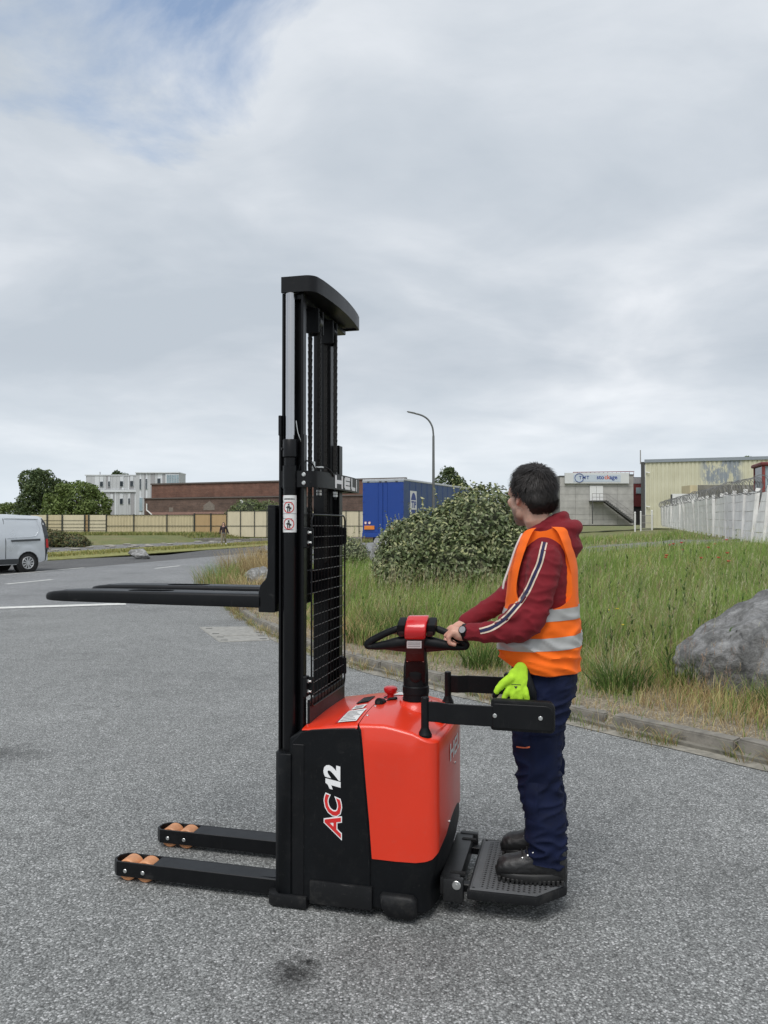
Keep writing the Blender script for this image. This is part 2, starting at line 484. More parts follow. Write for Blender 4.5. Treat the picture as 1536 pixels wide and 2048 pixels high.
# kerb line: yard side on the near side, grass field beyond
KERB = [(6.6, 0.6), (4.55, 3.05), (2.65, 5.30), (1.92, 6.12), (1.45, 6.72), (0.67, 7.72), (-0.46, 9.20), (-1.25, 10.6), (-2.1, 12.6),
        (-2.95, 15.0), (-3.75, 17.8), (-4.2, 20.5), (-4.05, 23.5), (-3.4, 26.8), (-1.0, 36.7), (3.7, 56.0), (9.8, 81.0), (30, 165)]
KP = np.array(KERB)
def kerb_dist(X, Y):
    """signed distance to the kerb line, positive on the field side"""
    best = np.full(np.shape(X), 1e9); sgn = np.ones(np.shape(X))
    for a, b in zip(KP[:-1], KP[1:]):
        d = b - a; l2 = d @ d
        t = np.clip(((X - a[0]) * d[0] + (Y - a[1]) * d[1]) / l2, 0, 1)
        qx, qy = X - (a[0] + t * d[0]), Y - (a[1] + t * d[1])
        dist = np.hypot(qx, qy); cr = d[0] * qy - d[1] * qx
        upd = dist < best
        best = np.where(upd, dist, best); sgn = np.where(upd, np.where(cr < 0, 1.0, -1.0), sgn)
    return best * sgn
EN = np.array([-0.972, 0.236])
def terrain(X, Y):
    X = np.asarray(X, float); Y = np.asarray(Y, float)
    s = kerb_dist(X, Y)
    right = smooth(-2.0, 9.0, X - 0.12 * Y + 1.5)
    fld = 0.10 + 0.30 * smooth(0.3, 8, s) * (0.35 + 0.65 * right) + 0.62 * smooth(6, 23, s) * right + 0.85 * smooth(22, 95, s) * right + 0.10 * smooth(10, 30, s)
    fld += 0.035 * np.sin(X * 1.7 + 0.6 * Y) * smooth(0.5, 2, s) + 0.03 * np.sin(Y * 1.3 - X * 0.9) * smooth(0.5, 2, s)
    off = X * EN[0] + Y * EN[1]
    bank = smooth(30, 34, off) * smooth(56, 66, Y - 0.25 * X - 3) * 0.78
    left = -0.035 + bank + 0.6 * smooth(84, 140, Y)
    z = np.where(s > 0.06, fld, left)
    return np.where((s <= 0.06) & (s > -3), np.minimum(z, -0.035), z)

def spaced(a, b, n, fine, c):
    t = np.linspace(-1, 1, n); k = np.sinh(fine * t) / math.sinh(fine)
    return np.where(k < 0, c + (c - a) * k, c + (b - c) * k)
gx = spaced(-900, 900, 330, 7.2, 1.0); gy = np.concatenate([[-60, -20, -8, -3], np.linspace(0, 44, 230), 44 + (np.linspace(0, 1, 90)[1:] ** 2.2) * 1400])
GX, GY = np.meshgrid(gx, gy)
GZ = terrain(GX, GY)
V = np.stack([GX, GY, GZ], -1).reshape(-1, 3)
nx_, ny_ = len(gx), len(gy)
I = np.arange(nx_ * ny_).reshape(ny_, nx_)
F = np.stack([I[:-1, :-1], I[:-1, 1:], I[1:, 1:], I[1:, :-1]], -1).reshape(-1, 4)
m, N, L, b = shader('soil_grass')
co = N.new('ShaderNodeTexCoord').outputs['Object']
n1 = nn(N, L, 'ShaderNodeTexNoise', {'Vector': co, 'Scale': 0.35, 'Detail': 8.0, 'Roughness': 0.65})
n2 = nn(N, L, 'ShaderNodeTexNoise', {'Vector': co, 'Scale': 9.0, 'Detail': 8.0, 'Roughness': 0.7})
c = ramp(N, L, n1.outputs[0], [(0.3, (0.10, 0.125, 0.04)), (0.5, (0.14, 0.15, 0.05)), (0.7, (0.20, 0.165, 0.085))])
at = N.new('ShaderNodeAttribute'); at.attribute_name = 'Col'
n3 = nn(N, L, 'ShaderNodeTexNoise', {'Vector': co, 'Scale': 40.0, 'Detail': 6.0, 'Roughness': 0.7})
gravel = ramp(N, L, n3.outputs[0], [(0.35, (0.10, 0.085, 0.06)), (0.52, (0.24, 0.20, 0.14)), (0.66, (0.42, 0.38, 0.31))])
c = mixc(N, L, at.outputs['Fac'], c, gravel)
c = mixc(N, L, 1.0, c, ramp(N, L, n2.outputs[0], [(0.3, 0.6), (0.7, 1.35)]), 'MULTIPLY')
L.new(c, b.inputs['Base Color']); b.inputs['Roughness'].default_value = 0.95
bp = nn(N, L, 'ShaderNodeBump', {'Strength': 0.8, 'Distance': 0.05, 'Height': n2.outputs[0]}); L.new(bp.outputs[0], b.inputs['Normal'])
ks_ = kerb_dist(V[:, 0], V[:, 1]); bare = (1 - smooth(.7, 2.0, ks_ + .5 * np.sin(V[:, 0] * 2.3 + V[:, 1]))) * (ks_ > -.3)
g = link('ground', numpy_mesh('ground', V, F, np.repeat(bare[:, None], 3, 1)), 'soil_grass', None, 180)
tag(g, 'uneven grassy ground rising behind the kerb to the horizon', 'ground', kind='structure')

def sheet(name, pts, z, mat, label, cat, kind='structure', cuts=0):
    b = bmesh.new()
    f = b.faces.new([b.verts.new((x, y, z)) for x, y in pts])
    bmesh.ops.triangulate(b, faces=[f])
    me = bpy.data.meshes.new(name); bmesh.ops.recalc_face_normals(b, faces=b.faces[:])
    if b.faces[:][0].normal.z < 0: bmesh.ops.reverse_faces(b, faces=b.faces[:])
    b.to_mesh(me); b.free()
    return tag(link(name, me, mat, None, 0), label, cat, kind=kind)
def P(off, s):          # a point by its distance left of and along the road
    return (EN[0] * off + 0.236 * s, EN[1] * off + 0.972 * s)
kin = [(x, y) for x, y in KERB]
yard = [(-34, -14), (12, -14), (9, -2)] + kin[:11] + [P(11.2, 16), P(11.0, 10), P(10.6, 4), P(10.2, -4), (-14, -6)]
ka = np.array(kin[:10])
# the yard reaches the main road along a straight joint; both lie in one level, the road 4 mm up
sheet('yard_asphalt', [(-60, -14), (14, -14), (9.5, -2)] + kin[:11] + [(-9.3, 18.6), (-20, 14), (-60, 4)], 0.0, 'asphalt_yard', 'coarse grey asphalt yard under the stacker', 'asphalt')
sheet('road', [(-15.7, 12.2), (-5.0, 15.9), (-3.66, 17.4)] + kin[10:] + [P(18.2, 170), P(18.2, 28), P(18.3, 12)], 0.004, 'asphalt_road', 'pale worn road running away behind the stacker', 'road')
sheet('side_lane', [P(18.2, 2), P(18.2, 60), P(18.4, 75), P(23.3, 75), P(23.0, 46), P(21.4, 38), P(23.0, 33), P(24.4, 22), P(27, 10), P(40, 2)], 0.008, 'asphalt_lane', 'darker asphalt lay-by along the far side of the road', 'asphalt')
sheet('pavement', [P(26.2, 30), P(26.0, 46), P(26.3, 90), P(31.5, 90), P(31, 60), P(33.5, 46), P(38, 36)], 0.19, 'pavement_grit', 'broken grey pavement strip beyond the verge', 'pavement')
# verge: a raised grassy strip between lay-by and pavement
mb = MB()
for a, b_ in ((10, 22), (22, 33), (33, 46), (46, 90)):
    for k in range(4):
        s0, s1 = lerp(a, b_, k / 4), lerp(a, b_, (k + 1) / 4)
        def ed(s): return (interp([(10, 27.0), (22, 24.4), (33, 23.0), (46, 23.0), (90, 23.3)], s)[0])
        q = [P(ed(s0), s0), P(ed(s1), s1), P(26.6, s1), P(26.6, s0)] if s0 >= 22 else [P(ed(s0), s0), P(ed(s1), s1), P(ed(s1) + 3, s1), P(ed(s0) + 3, s0)]
        zz0 = [0.05, 0.05, 0.22, 0.22]
        mb.add([(x, y, z) for (x, y), z in zip(q, zz0)], [(0, 1, 2, 3)])
        mb.add([(q[0][0], q[0][1], .05), (q[1][0], q[1][1], .05), (q[1][0], q[1][1], -.03), (q[0][0], q[0][1], -.03)], [(0, 1, 2, 3)])
material('verge_turf', (0.21, 0.21, 0.065), 0.95, var=0.4, vs=2.5, bump=0.6, bs=25)
tag(mb.build('verge', 'verge_turf', None, 0), 'thin yellow-green grass verge beside the lay-by', 'verge', kind='structure')

# painted lines
material('line_paint', (0.62, 0.62, 0.59), 0.7, var=0.22, vs=9, dust=0.35)
def line(p, q, w, z, label):
    p, q = Vector((*p, 0)), Vector((*q, 0)); d = (q - p).normalized(); n = Vector((-d.y, d.x, 0)) * w / 2
    mb = MB(); k = 14; vs = []; rr = random.Random(int(p.x * 100))
    for i in range(k + 1):
        c = p.lerp(q, i / k)
        for sg in (-1, 1):
            e = c + n * sg * (1 + rr.uniform(-.08, .08)); vs.append((e.x, e.y, z))
    mb.add(vs, [(2 * i, 2 * i + 2, 2 * i + 3, 2 * i + 1) for i in range(k)])
    o = mb.build('road_marking', 'line_paint', None, 0)
    if o.data.polygons[0].normal.z < 0: o.data.flip_normals()
    return tag(o, label, 'road marking', kind='structure')
line((-13.4, 13.25), (-5.35, 16.05), 0.36, 0.0085, 'wide white give-way line across the yard mouth')
line((-10.45, 21.4), (-9.95, 23.2), 0.14, 0.0085, 'short white lane dash nearest the van')
line((-8.62, 29.1), (-8.18, 31.0), 0.14, 0.0085, 'short white lane dash between van and walking person')
line(P(18.1, 3), P(18.1, 26), 0.13, 0.0125, 'faint pale edge line between road and lay-by')

# ---------------------------------------------------------------- kerb of separate stones
material('kerb_concrete', (0.185, 0.172, 0.148), 0.9, var=0.4, vs=9, bump=0.35, bs=60, dust=0.2)
material('kerb_bed', (0.17, 0.16, 0.135), 0.95, var=0.35, vs=7, bump=0.5, bs=40)
def along(path, step):
    pts = [Vector((x, y, 0)) for x, y in path]; out = []; acc = 0.0
    L_ = [(b - a).length for a, b in zip(pts, pts[1:])]
    tot = sum(L_); s = 0.0
    def at(s):
        for a, b, l in zip(pts, pts[1:], L_):
            if s <= l: return a.lerp(b, s / l), (b - a).normalized()
            s -= l
        return pts[-1], (pts[-1] - pts[-2]).normalized()
    while s < tot:
        out.append((s, at)); s += step
    return out, tot, at
def chaikin(p, n=2):
    for _ in range(n):
        q = [p[0]]
        for a, b in zip(p, p[1:]):
            q += [(a[0] * .75 + b[0] * .25, a[1] * .75 + b[1] * .25), (a[0] * .25 + b[0] * .75, a[1] * .25 + b[1] * .75)]
        p = q + [p[-1]]
    return p
kpath = chaikin(KERB[1:14])
_, ktot, kat = along(kpath, 1)
bedv = []
for i in range(81):
    p, d = kat(ktot * i / 80); n = Vector((d.y, -d.x, 0))
    bedv.append(((p + n * -0.03).to_tuple()[:2], (p + n * 0.30).to_tuple()[:2]))
kb = MB()
for (a, b_), (c_, d_) in zip(bedv, bedv[1:]):
    kb.add([(*a, 0.03), (*b_, 0.085), (*d_, 0.085), (*c_, 0.03)], [(0, 1, 2, 3)])
    kb.add([(*a, 0.03), (*c_, 0.03), (*c_, -0.06), (*a, -0.06)], [(0, 1, 2, 3)])
kerb = tag(kb.build('kerb', 'kerb_bed', None, 0), 'worn concrete kerb between yard and tall grass', 'kerb', kind='structure')
rr = random.Random(5); s = 0.2
def kerb_stone(p, d, ln, hgt, rr):
    n = Vector((d.y, -d.x, 0)); b = bmesh.new(); bmesh.ops.create_cube(b, size=1)
    bmesh.ops.subdivide_edges(b, edges=[e for e in b.edges if abs(e.verts[0].co.x - e.verts[1].co.x) > .5], cuts=4)
    for v in b.verts:
        v.co.x *= ln; v.co.y = v.co.y * 0.145 + 0.0725; v.co.z = (v.co.z + .5) * (hgt + 0.07) - 0.07
        if v.co.z > 0 and v.co.y < .05: v.co.y += 0.02
    bmesh.ops.bevel(b, geom=b.edges[:], offset=0.012, segments=2, affect='EDGES')
    sd = rr.uniform(0, 50)
    for v in b.verts:
        k = noise.noise_vector(v.co * 9 + Vector((sd, 0, 0))) * 0.007 + noise.noise_vector(v.co * 30 + Vector((sd, 3, 0))) * 0.003
        v.co += k
    m = Matrix.Identity(4)
    tilt = rr.uniform(-.012, .012)
    for i in range(3): m[i][0], m[i][1], m[i][3] = d[i], n[i], p[i]
    return b, m @ Matrix.Rotation(tilt, 4, 'X')
while s < ktot - 0.6:
    ln = 1.0 if s < 22 else 1.6
    p, d = kat(s + ln / 2)
    hgt = rr.uniform(0.10, 0.125)
    b, mm = kerb_stone(p, d, ln - rr.uniform(.012, .03), hgt, rr)
    mb = MB(); mb.bm(b, mm)
    mb.build('kerb_stone', 'kerb_concrete', kerb, 50)
    s += ln + (0.07 if abs(s - 3.2) < .5 else 0)

# gutter channel strip of concrete in front of the kerb and the two drain covers
material('slab_concrete', (0.27, 0.265, 0.245), 0.88, var=0.25, vs=14, bump=0.2, bs=90)
gv_ = []
for i in range(61):
    p, d = kat(ktot * (0.02 + 0.42 * i / 60)); n = Vector((d.y, -d.x, 0)); w = 0.13 + 0.05 * noise.noise(Vector((i * .4, 0, 0)))
    gv_.append((p - n * 0.02, p - n * (0.03 + w)))
mb = MB()
for (a, b_), (c_, d_) in zip(gv_, gv_[1:]):
    mb.add([(a.x, a.y, .006), (c_.x, c_.y, .006), (d_.x, d_.y, .005), (b_.x, b_.y, .005)], [(0, 1, 2, 3)])
material('gutter_dirt', (0.24, 0.225, 0.19), 0.95, var=0.4, vs=11, bump=0.4, bs=70)
tag(mb.build('gutter', 'gutter_dirt', None, 0), 'dusty gutter strip along the foot of the kerb', 'gutter', kind='structure')
dc = thing('drain_cover', 'pair of pale concrete drain slabs set in the asphalt by the kerb', 'drain cover', (-2.62, 11.78, 0))
A, B_, C_, D_ = Vector((-2.80, 12.45, 0)), Vector((-1.62, 12.75, 0)), Vector((-1.22, 11.55, 0)), Vector((-2.38, 11.15, 0))
A, B_, C_, D_ = [Vector((*q, 0)) for q in ((-2.95, 12.36), (-1.95, 12.45), (-1.62, 11.0), (-2.30, 10.83))]
for k, (t0, t1) in enumerate(((0.0, 0.63), (0.675, 1.0))):
    q = [A.lerp(D_, t0), B_.lerp(C_, t0), B_.lerp(C_, t1), A.lerp(D_, t1)]
    mb = MB(); o = Vector((-2.62, 11.78, 0))
    mb.prism([((p - o).x, (p - o).y) for p in q], 'z', -0.03, 0.014, 0.008)
    sl_ = mb.build('slab', 'slab_concrete', dc, 30)
    for a_, b2_ in ((.12, .2), (.88, .2), (.12, .8), (.88, .8)):
        c_ = q[0].lerp(q[1], a_).lerp(q[3].lerp(q[2], a_), b2_) - o
        MB().box(c_.x - .05, c_.x + .05, c_.y - .022, c_.y + .022, .0132, .0152).build('lifting_slot', 'hole_black', sl_, 0)
# ================================================================ pallet stacker
YAW = R(-13.9)
ORG = Vector((-0.3193, 3.7052, 0))
stk = thing('pallet_stacker', 'red and black stand-on electric pallet stacker with tall mast and raised forks', 'stacker', ORG, YAW)
YC = -0.035                       # centre line of the machine
def part(mb, name, mat, parent=None, ang=35): return mb.build(name, mat, parent or stk, ang)

# ---- body: one plan outline, red covers and black panels cut from it
def outline(inset=0.0, rear=0.0):
    w = 0.335 - inset; r = 0.055; pts = []
    xr = 0.668 + rear - inset
    pts += [(max(x_, inset) if x_ == 0 else x_, YC - w) for x_ in (0.0, .05, .10, .15, .20, .25, .30, .34, .38, .42, .46, .50, .54)]
    x0 = xr - 0.022
    for k in range(7):
        a = R(-90 + 76 * k / 6); pts.append((x0 - r + r * math.cos(a), YC - w + r + r * math.sin(a)))
    n = 12; ya = pts[-1][1] + 0.01
    for k in range(n + 1):
        y = lerp(ya, 2 * YC - ya, k / n); t = (y - YC) / (ya - YC)
        pts.append((xr - 0.022 * abs(t) ** 2.4, y))
    low = [(x, 2 * YC - y) for x, y in pts[:20]][::-1]
    return pts + low
def top_z(x, y):
    z = interp([(0.0, 0.735), (0.06, 0.765), (0.30, 0.797), (0.42, 0.800), (0.52, 0.782), (0.62, 0.752), (0.68, 0.742)], x)[0]
    return z + 0.030 * (1 - min(1, abs((y - YC) / 0.33)) ** 2.2) * (0.35 + 0.65 * math.exp(-((x - 0.42) / 0.16) ** 2))
def body_solid(z0, grow=0.0, rear_low=0.0):
    b = bmesh.new(); rings = []
    zs = [z0, z0 + 0.01, 0.15, 0.2, 0.26, 0.4, 0.55, 0.68]
    for z in zs:
        rl = rear_low * (1 - smooth(0.12, 0.26, z)) if rear_low else 0
        ins = 0.006 if z == z0 else 0
        rings.append([b.verts.new((x, y, z)) for x, y in outline(ins - grow, -float(rl))])
    f = 0.024
    for k in range(1, 6):
        a = R(90 * k / 5); ins = f * (1 - math.cos(a))
        o0 = outline(-grow)
        rings.append([b.verts.new((x, y, top_z(x0_, y0_) - f * (1 - math.sin(a)) + grow)) for (x, y), (x0_, y0_) in zip(outline(ins - grow), o0)])
    for t in (0.8, 0.55, 0.3, 0.1):
        rings.append([b.verts.new((x, YC + (y - YC) * t, top_z(x, YC + (y - YC) * t) + grow)) for x, y in outline(f - grow)])
    n = len(rings[0])
    for r0, r1 in zip(rings, rings[1:]):
        for i in range(n): b.faces.new((r0[i], r0[(i + 1) % n], r1[(i + 1) % n], r1[i]))
    b.faces.new(rings[0][::-1])
    last = rings[-1]; h = n // 2
    for i in range(h):
        j = n - 1 - i
        if i + 1 >= j - 1 + 1: break
        q = [last[i], last[i + 1], last[j - 1], last[j]]
        q = list(dict.fromkeys(q))
        if len(q) > 2:
            try: b.faces.new(q)
            except ValueError: pass
    try: b.faces.new((last[-1], last[0], last[0])) if False else None
    except Exception: pass
    bmesh.ops.holes_fill(b, edges=b.edges[:], sides=0)
    bmesh.ops.recalc_face_normals(b, faces=b.faces[:])
    me = bpy.data.meshes.new('body'); b.to_mesh(me); b.free(); return me
def boolean(me_a, cutters, op='DIFFERENCE'):
    oa = bpy.data.objects.new('ta', me_a); COL.objects.link(oa); obs = [oa]
    for c in cutters:
        ob = bpy.data.objects.new('tb', c); COL.objects.link(ob); obs.append(ob)
        m = oa.modifiers.new('b', 'BOOLEAN'); m.operation = op; m.object = ob; m.solver = 'EXACT'
    out = evaluated(oa)
    for o in obs: bpy.data.objects.remove(o)
    return out
def prism_mesh(pts, axis, a0, a1): return MB().prism(pts, axis, a0, a1).mesh('c')
# side view (x,z) shape of the red rear cover
red_side = [(0.309, 0.90), (0.309, 0.80), (0.322, 0.777), (0.330, 0.70), (0.343, 0.55), (0.357, 0.40), (0.369, 0.244), (0.47, 0.243), (0.555, 0.246), (0.595, 0.254),
            (0.624, 0.264), (0.645, 0.284), (0.659, 0.316), (0.667, 0.362), (0.675, 0.42), (0.80, 0.46), (0.80, 0.90)]
hood = boolean(body_solid(0.05, 0.003), [prism_mesh(red_side, 'y', -1, 1)], 'INTERSECT')
hood_o = link('hood', hood, 'red_paint', stk, 30)
batt = boolean(body_solid(0.05, 0.0015), [prism_mesh([(0.055, 0.757), (0.30, 0.779), (0.304, 0.783), (0.304, 0.95), (0.055, 0.95)], 'y', -1, 1)], 'INTERSECT')
batt_o = link('battery_cover', batt, 'red_paint', stk, 30)
chassis = boolean(body_solid(0.035, -0.001, 0.03), [prism_mesh([(x + (0.002 if x < .6 else 0), z + 0.012) for x, z in red_side], 'y', -1, 1), prism_mesh([(-0.1, 0.74), (0.309, 0.772), (0.309, 1), (-0.1, 1)], 'y', -1, 1)])
chassis_o = link('chassis', chassis, 'black_plastic', stk, 30)
# black side panel, slightly proud, near side and far side
sp = [(0.012, 0.04), (0.012, 0.705), (0.058, 0.752), (0.10, 0.764), (0.20, 0.776), (0.295, 0.783), (0.313, 0.774), (0.322, 0.70), (0.336, 0.55), (0.350, 0.40), (0.362, 0.240), (0.362, 0.04)]
for y0, y1 in ((YC - 0.341, YC - 0.33), (YC + 0.33, YC + 0.341)):
    part(MB().prism(sp, 'y', y0, y1, 0.003), 'side_panel', 'black_plastic')
part(MB().box(0.02, 0.07, YC - 0.345, YC - 0.337, 0.05, 0.70, 0.002), 'panel_seam', 'black_paint')
for sg in (-1, 1):
    y0, y1 = sorted((YC + sg * 0.33, YC + sg * 0.352))
    part(MB().box(0.098, 0.372, y0, y1, 0.034, 0.130, 0.004, 2), 'side_step', 'bumper_rubber')
    b = MB(); ya, yb = YC + sg * 0.325, YC + sg * 0.368
    rings = []
    for t, ins in ((0, 0), (0.6, 0.0), (0.85, 0.008), (1.0, 0.022)):
        y = lerp(ya, yb, t)
        q = [(0.405, 0.10), (0.415, 0.112), (0.545, 0.112), (0.562, 0.095), (0.562, 0.03), (0.545, 0.018), (0.44, 0.018), (0.412, 0.06)]
        cxm, czm = 0.485, 0.065
        rings.append([(cxm + (x - cxm) * (1 - ins * 6), y, czm + (z - czm) * (1 - ins * 9)) for x, z in q])
    b.rings(rings); part(b, 'castor_guard', 'bumper_rubber', ang=50)
    # castor wheel under the guard
    part(MB().cyl((0.49, YC + sg * 0.27, 0.05), (0.49, YC + sg * 0.31, 0.05), 0.05, 24, bev=0.006), 'castor_wheel', 'black_plastic')
part(MB().cyl((0.40, YC - 0.05, 0.105), (0.40, YC + 0.05, 0.105), 0.105, 28, bev=0.01), 'drive_wheel', 'black_plastic')

# details of the covers
def on_top(x, y, d=0.0): return Vector((x, y, top_z(x, y) + 0.003 + d))
def patch(corners, d, mat, name, parent, cuts=4):
    mb = MB(); vs = []
    for i in range(cuts + 1):
        for j in range(cuts + 1):
            s_, t = i / cuts, j / cuts
            x = lerp(lerp(corners[0][0], corners[1][0], s_), lerp(corners[3][0], corners[2][0], s_), t)
            y = lerp(lerp(corners[0][1], corners[1][1], s_), lerp(corners[3][1], corners[2][1], s_), t)
            vs.append(on_top(x, y, d))
    n = cuts + 1
    mb.add(vs, [(i * n + j, (i + 1) * n + j, (i + 1) * n + j + 1, i * n + j + 1) for i in range(cuts) for j in range(cuts)])
    o = mb.build(name, mat, parent, 180)
    if o.data.polygons[0].normal.z < 0: o.data.flip_normals()
    return o
gp = patch([(0.200, -0.02), (0.256, -0.02), (0.256, 0.11), (0.200, 0.11)], 0.0022, 'black_plastic', 'handle_recess', batt_o)
patch([(0.214, -0.01), (0.250, -0.01), (0.244, 0.10), (0.214, 0.10)], 0.0034, 'hole_black', 'recess_hole', batt_o)
MB().tube([on_top(.202, -.02, .002), on_top(.256, -.02, .002), on_top(.256, .11, .002), on_top(.202, .11, .002)], .002, 6, loop=True).build('recess_rim', 'black_plastic', batt_o)
st = patch([(0.207, -0.335), (0.290, -0.335), (0.290, -0.165), (0.207, -0.165)], 0.0022, 'label_white', 'warning_label', batt_o)
patch([(0.194, -0.335), (0.203, -0.335), (0.203, -0.165), (0.194, -0.165)], 0.0022, 'print_red', 'label_strip', batt_o)
for k in range(7):
    y = -0.322 + k * 0.021
    patch([(0.213, y), (0.284 - 0.012 * (k % 3), y), (0.284 - 0.012 * (k % 3), y + 0.006), (0.213, y + 0.006)], 0.0034, 'label_print', 'print_line', st, 2)
st = patch([(0.212, -0.145), (0.268, -0.145), (0.268, -0.075), (0.212, -0.075)], 0.0022, 'label_white', 'small_label', batt_o)
for k in range(2): patch([(0.222, -0.132 + k * .026), (0.258, -0.132 + k * .026), (0.258, -0.120 + k * .026), (0.222, -0.120 + k * .026)], 0.0034, 'label_print', 'print_line', st, 2)
patch([(0.355, 0.09), (0.40, 0.09), (0.40, 0.20), (0.355, 0.20)], 0.0022, 'label_white', 'column_label', hood_o)
for x, y in ((0.322, -0.135), (0.322, -0.270), (0.322, 0.14)):
    p = on_top(x, y); MB().cyl(p - Vector((0, 0, .004)), p + Vector((0, 0, 0.004)), 0.0065, 14, bev=.002).build('cover_screw', 'zinc', hood_o)
# red collar pedestal and recess behind the steering column
CX, CY = 0.490, -0.045
mb = MB()
prof = [(0.098, 0.775), (0.088, 0.815), (0.078, 0.826), (0.072, 0.842), (0.05, 0.842), (0.05, 0.78)]
mb.rings([[(CX + r * math.cos(2 * math.pi * k / 36), CY + r * math.sin(2 * math.pi * k / 36), z) for k in range(36)] for r, z in prof], cap=False)
mb.build('column_collar', 'red_paint', hood_o)
# sunken tray behind the column (rear of the cover)
mb = MB().prism([(0.555, -0.11), (0.635, -0.15), (0.645, 0.08), (0.575, 0.06)], 'z', 0.770, 0.789, 0.003); mb.build('tray', 'red_paint', hood_o)
# emergency stop and key switch
eb = thing_e = MB().cyl((0.350, 0.045, 0.81), (0.350, 0.045, 0.848), 0.016, 20).build('emergency_stop', 'red_button', stk)
mb = MB(); mb.rings([[(0.350 + r * math.cos(2 * math.pi * k / 24), 0.045 + r * math.sin(2 * math.pi * k / 24), z) for k in range(24)] for r, z in ((.017, .842), (.029, .852), (.033, .862), (.031, .872), (.024, .877), (.01, .8785))])
mb.build('button_head', 'red_button', eb)
MB().tube([(0.350 + .028 * math.cos(a), 0.045 + .028 * math.sin(a), .822) for a in np.linspace(0, 2 * math.pi, 17)[:-1]], .006, 6, loop=True).build('button_ring', 'black_plastic', eb)
ks = MB().cyl((0.338, -0.060, 0.822), (0.330, -0.105, 0.834), 0.021, 20, bev=.003).cyl((0.345, -0.02, 0.80), (0.338, -0.055, 0.814), 0.012, 14).build('key_switch', 'black_plastic', stk)
MB().cyl((0.3302, -0.104, 0.8337), (0.3295, -0.108, 0.835), 0.009, 14).build('key_slot', 'hole_black', ks)
MB().tube([(0.342, -0.03, .815), (.365, -.03, .835), (.392, -.022, .838)], .007, 8, round_end=True).build('key_lever', 'black_plastic', ks)

# lettering on the side panel (reads bottom to top)
ysd = YC - 0.3425
up_, rt_ = (-1, 0, 0), (0, 0, 1)
SQ = Matrix.Diagonal((1, .84, 1, 1))
bk = text('lettering', 'AC', 0.118, frame((0.2035, ysd - .0004, 0.4025), rt_, up_) @ SQ, 'letter_white', stk, shear=0.28, offset=0.0075, spacing=0.92)
text('lettering_fill', 'AC', 0.118, frame((0.2035, ysd - 0.0016, 0.4025), rt_, up_) @ SQ, 'print_red', bk, shear=0.28, offset=0.0025, spacing=0.92)
def flat_glyph(pts, name, mat, parent, y): # pts (along text, up) in metres from the text origin
    mb = MB(); mb.prism([(0.2335 - v * .86, 0.520 + u) for u, v in pts], 'y', y - .0006, y + .0006); return mb.build(name, mat, parent, 0)
flat_glyph([(.010, 0), (.034, 0), (.045, .078), (.026, .078), (.020, .067), (.002, .056), (0, .041), (.018, .048)], 'lettering', 'letter_white', stk, ysd)
text('lettering', '2', 0.113, frame((0.1990, ysd - .0004, 0.5895), rt_, up_) @ SQ, 'letter_white', stk, shear=0.14, offset=0.0055)
# maker's lettering drawn as bars (u across, v up) on a curved face
def bar_letters(word, h, w, gap, t):
    out = []; u = 0
    for ch in word:
        if ch == 'H': out += [(u, u + t, 0, h), (u + w - t, u + w, 0, h), (u + t, u + w - t, h * .5 - t * .45, h * .5 + t * .45)]; u += w + gap
        elif ch == 'E': out += [(u, u + t, t * .35, h - t * .35), (u + t * .4, u + w * .92, 0, t * .85), (u + t * .4, u + w * .92, h - t * .85, h), (u + t, u + w * .86, h * .5 - t * .42, h * .5 + t * .42)]; u += w * .92 + gap
        elif ch == 'L': out += [(u, u + t, t * .35, h), (u + t * .4, u + w * .8, 0, t * .85)]; u += w * .8 + gap
        elif ch == 'I': out += [(u, u + t, 0, h)]; u += t + gap
    return out, u - gap
def map_letters(bars, fn, name, mat, parent):
    mb = MB()
    for a, b_, c_, d_ in bars:
        k = 4
        vs = []
        for i in range(k + 1):
            for v_ in (c_, d_): vs.append(fn(lerp(a, b_, i / k), v_))
        mb.add(vs, [(2 * i, 2 * i + 2, 2 * i + 3, 2 * i + 1) for i in range(k)])
    return mb.build(name, mat, parent, 0, fix=False)
def rear_x(y, grow):
    w = 0.335; t = abs((y - YC) / 0.285)
    return 0.668 - 0.022 * min(1, t) ** 2.4 + grow
bars, wd = bar_letters('HELI', 0.076, 0.078, 0.016, 0.017)
map_letters(bars, lambda u, v: (rear_x(YC - wd / 2 + u, 0.0055), YC - wd / 2 + u - .005, 0.612 + v), 'lettering', 'letter_white', hood_o)
for yy, zz_ in ((-0.06, 0.575), (-0.19, 0.36)):
    MB().cyl((rear_x(yy, 0.0), yy, zz_), (rear_x(yy, 0.008), yy, zz_), 0.006, 12, bev=.002).build('cover_screw', 'zinc', hood_o)

# ---- mast shoes, front plate
for sg, (ya, yb) in ((-1, (YC - 0.345, YC - 0.215)), (1, (YC + 0.215, YC + 0.345))):
    yo, yi = (ya, yb) if sg < 0 else (yb, ya)
    c = -sg * 0.03
    pl_ = [(-0.070, yo + c), (-0.045, yo), (0.011, yo), (0.011, yi), (-0.070, yi)]
    part(MB().prism(pl_, 'z', 0.055, 0.655, 0.003), 'mast_shoe', 'black_plastic')
    fl = [(-0.098, yo + c * 1.0), (-0.092, yo + c * .3 + sg * .004), (-0.07, yo + sg * .012), (0.085, yo + sg * .012), (0.085, yi), (-0.098, yi)]
    part(MB().prism(fl, 'z', 0.008, 0.058, 0.006, 2), 'base_flange', 'bumper_rubber')
part(MB().box(-0.03, 0.02, YC - 0.22, YC + 0.22, 0.05, 0.62, 0.004), 'front_plate', 'black_paint')
part(MB().box(0.056, 0.068, YC - 0.265, YC + 0.265, 0.60, 0.872, 0.003), 'mast_panel', 'black_paint')

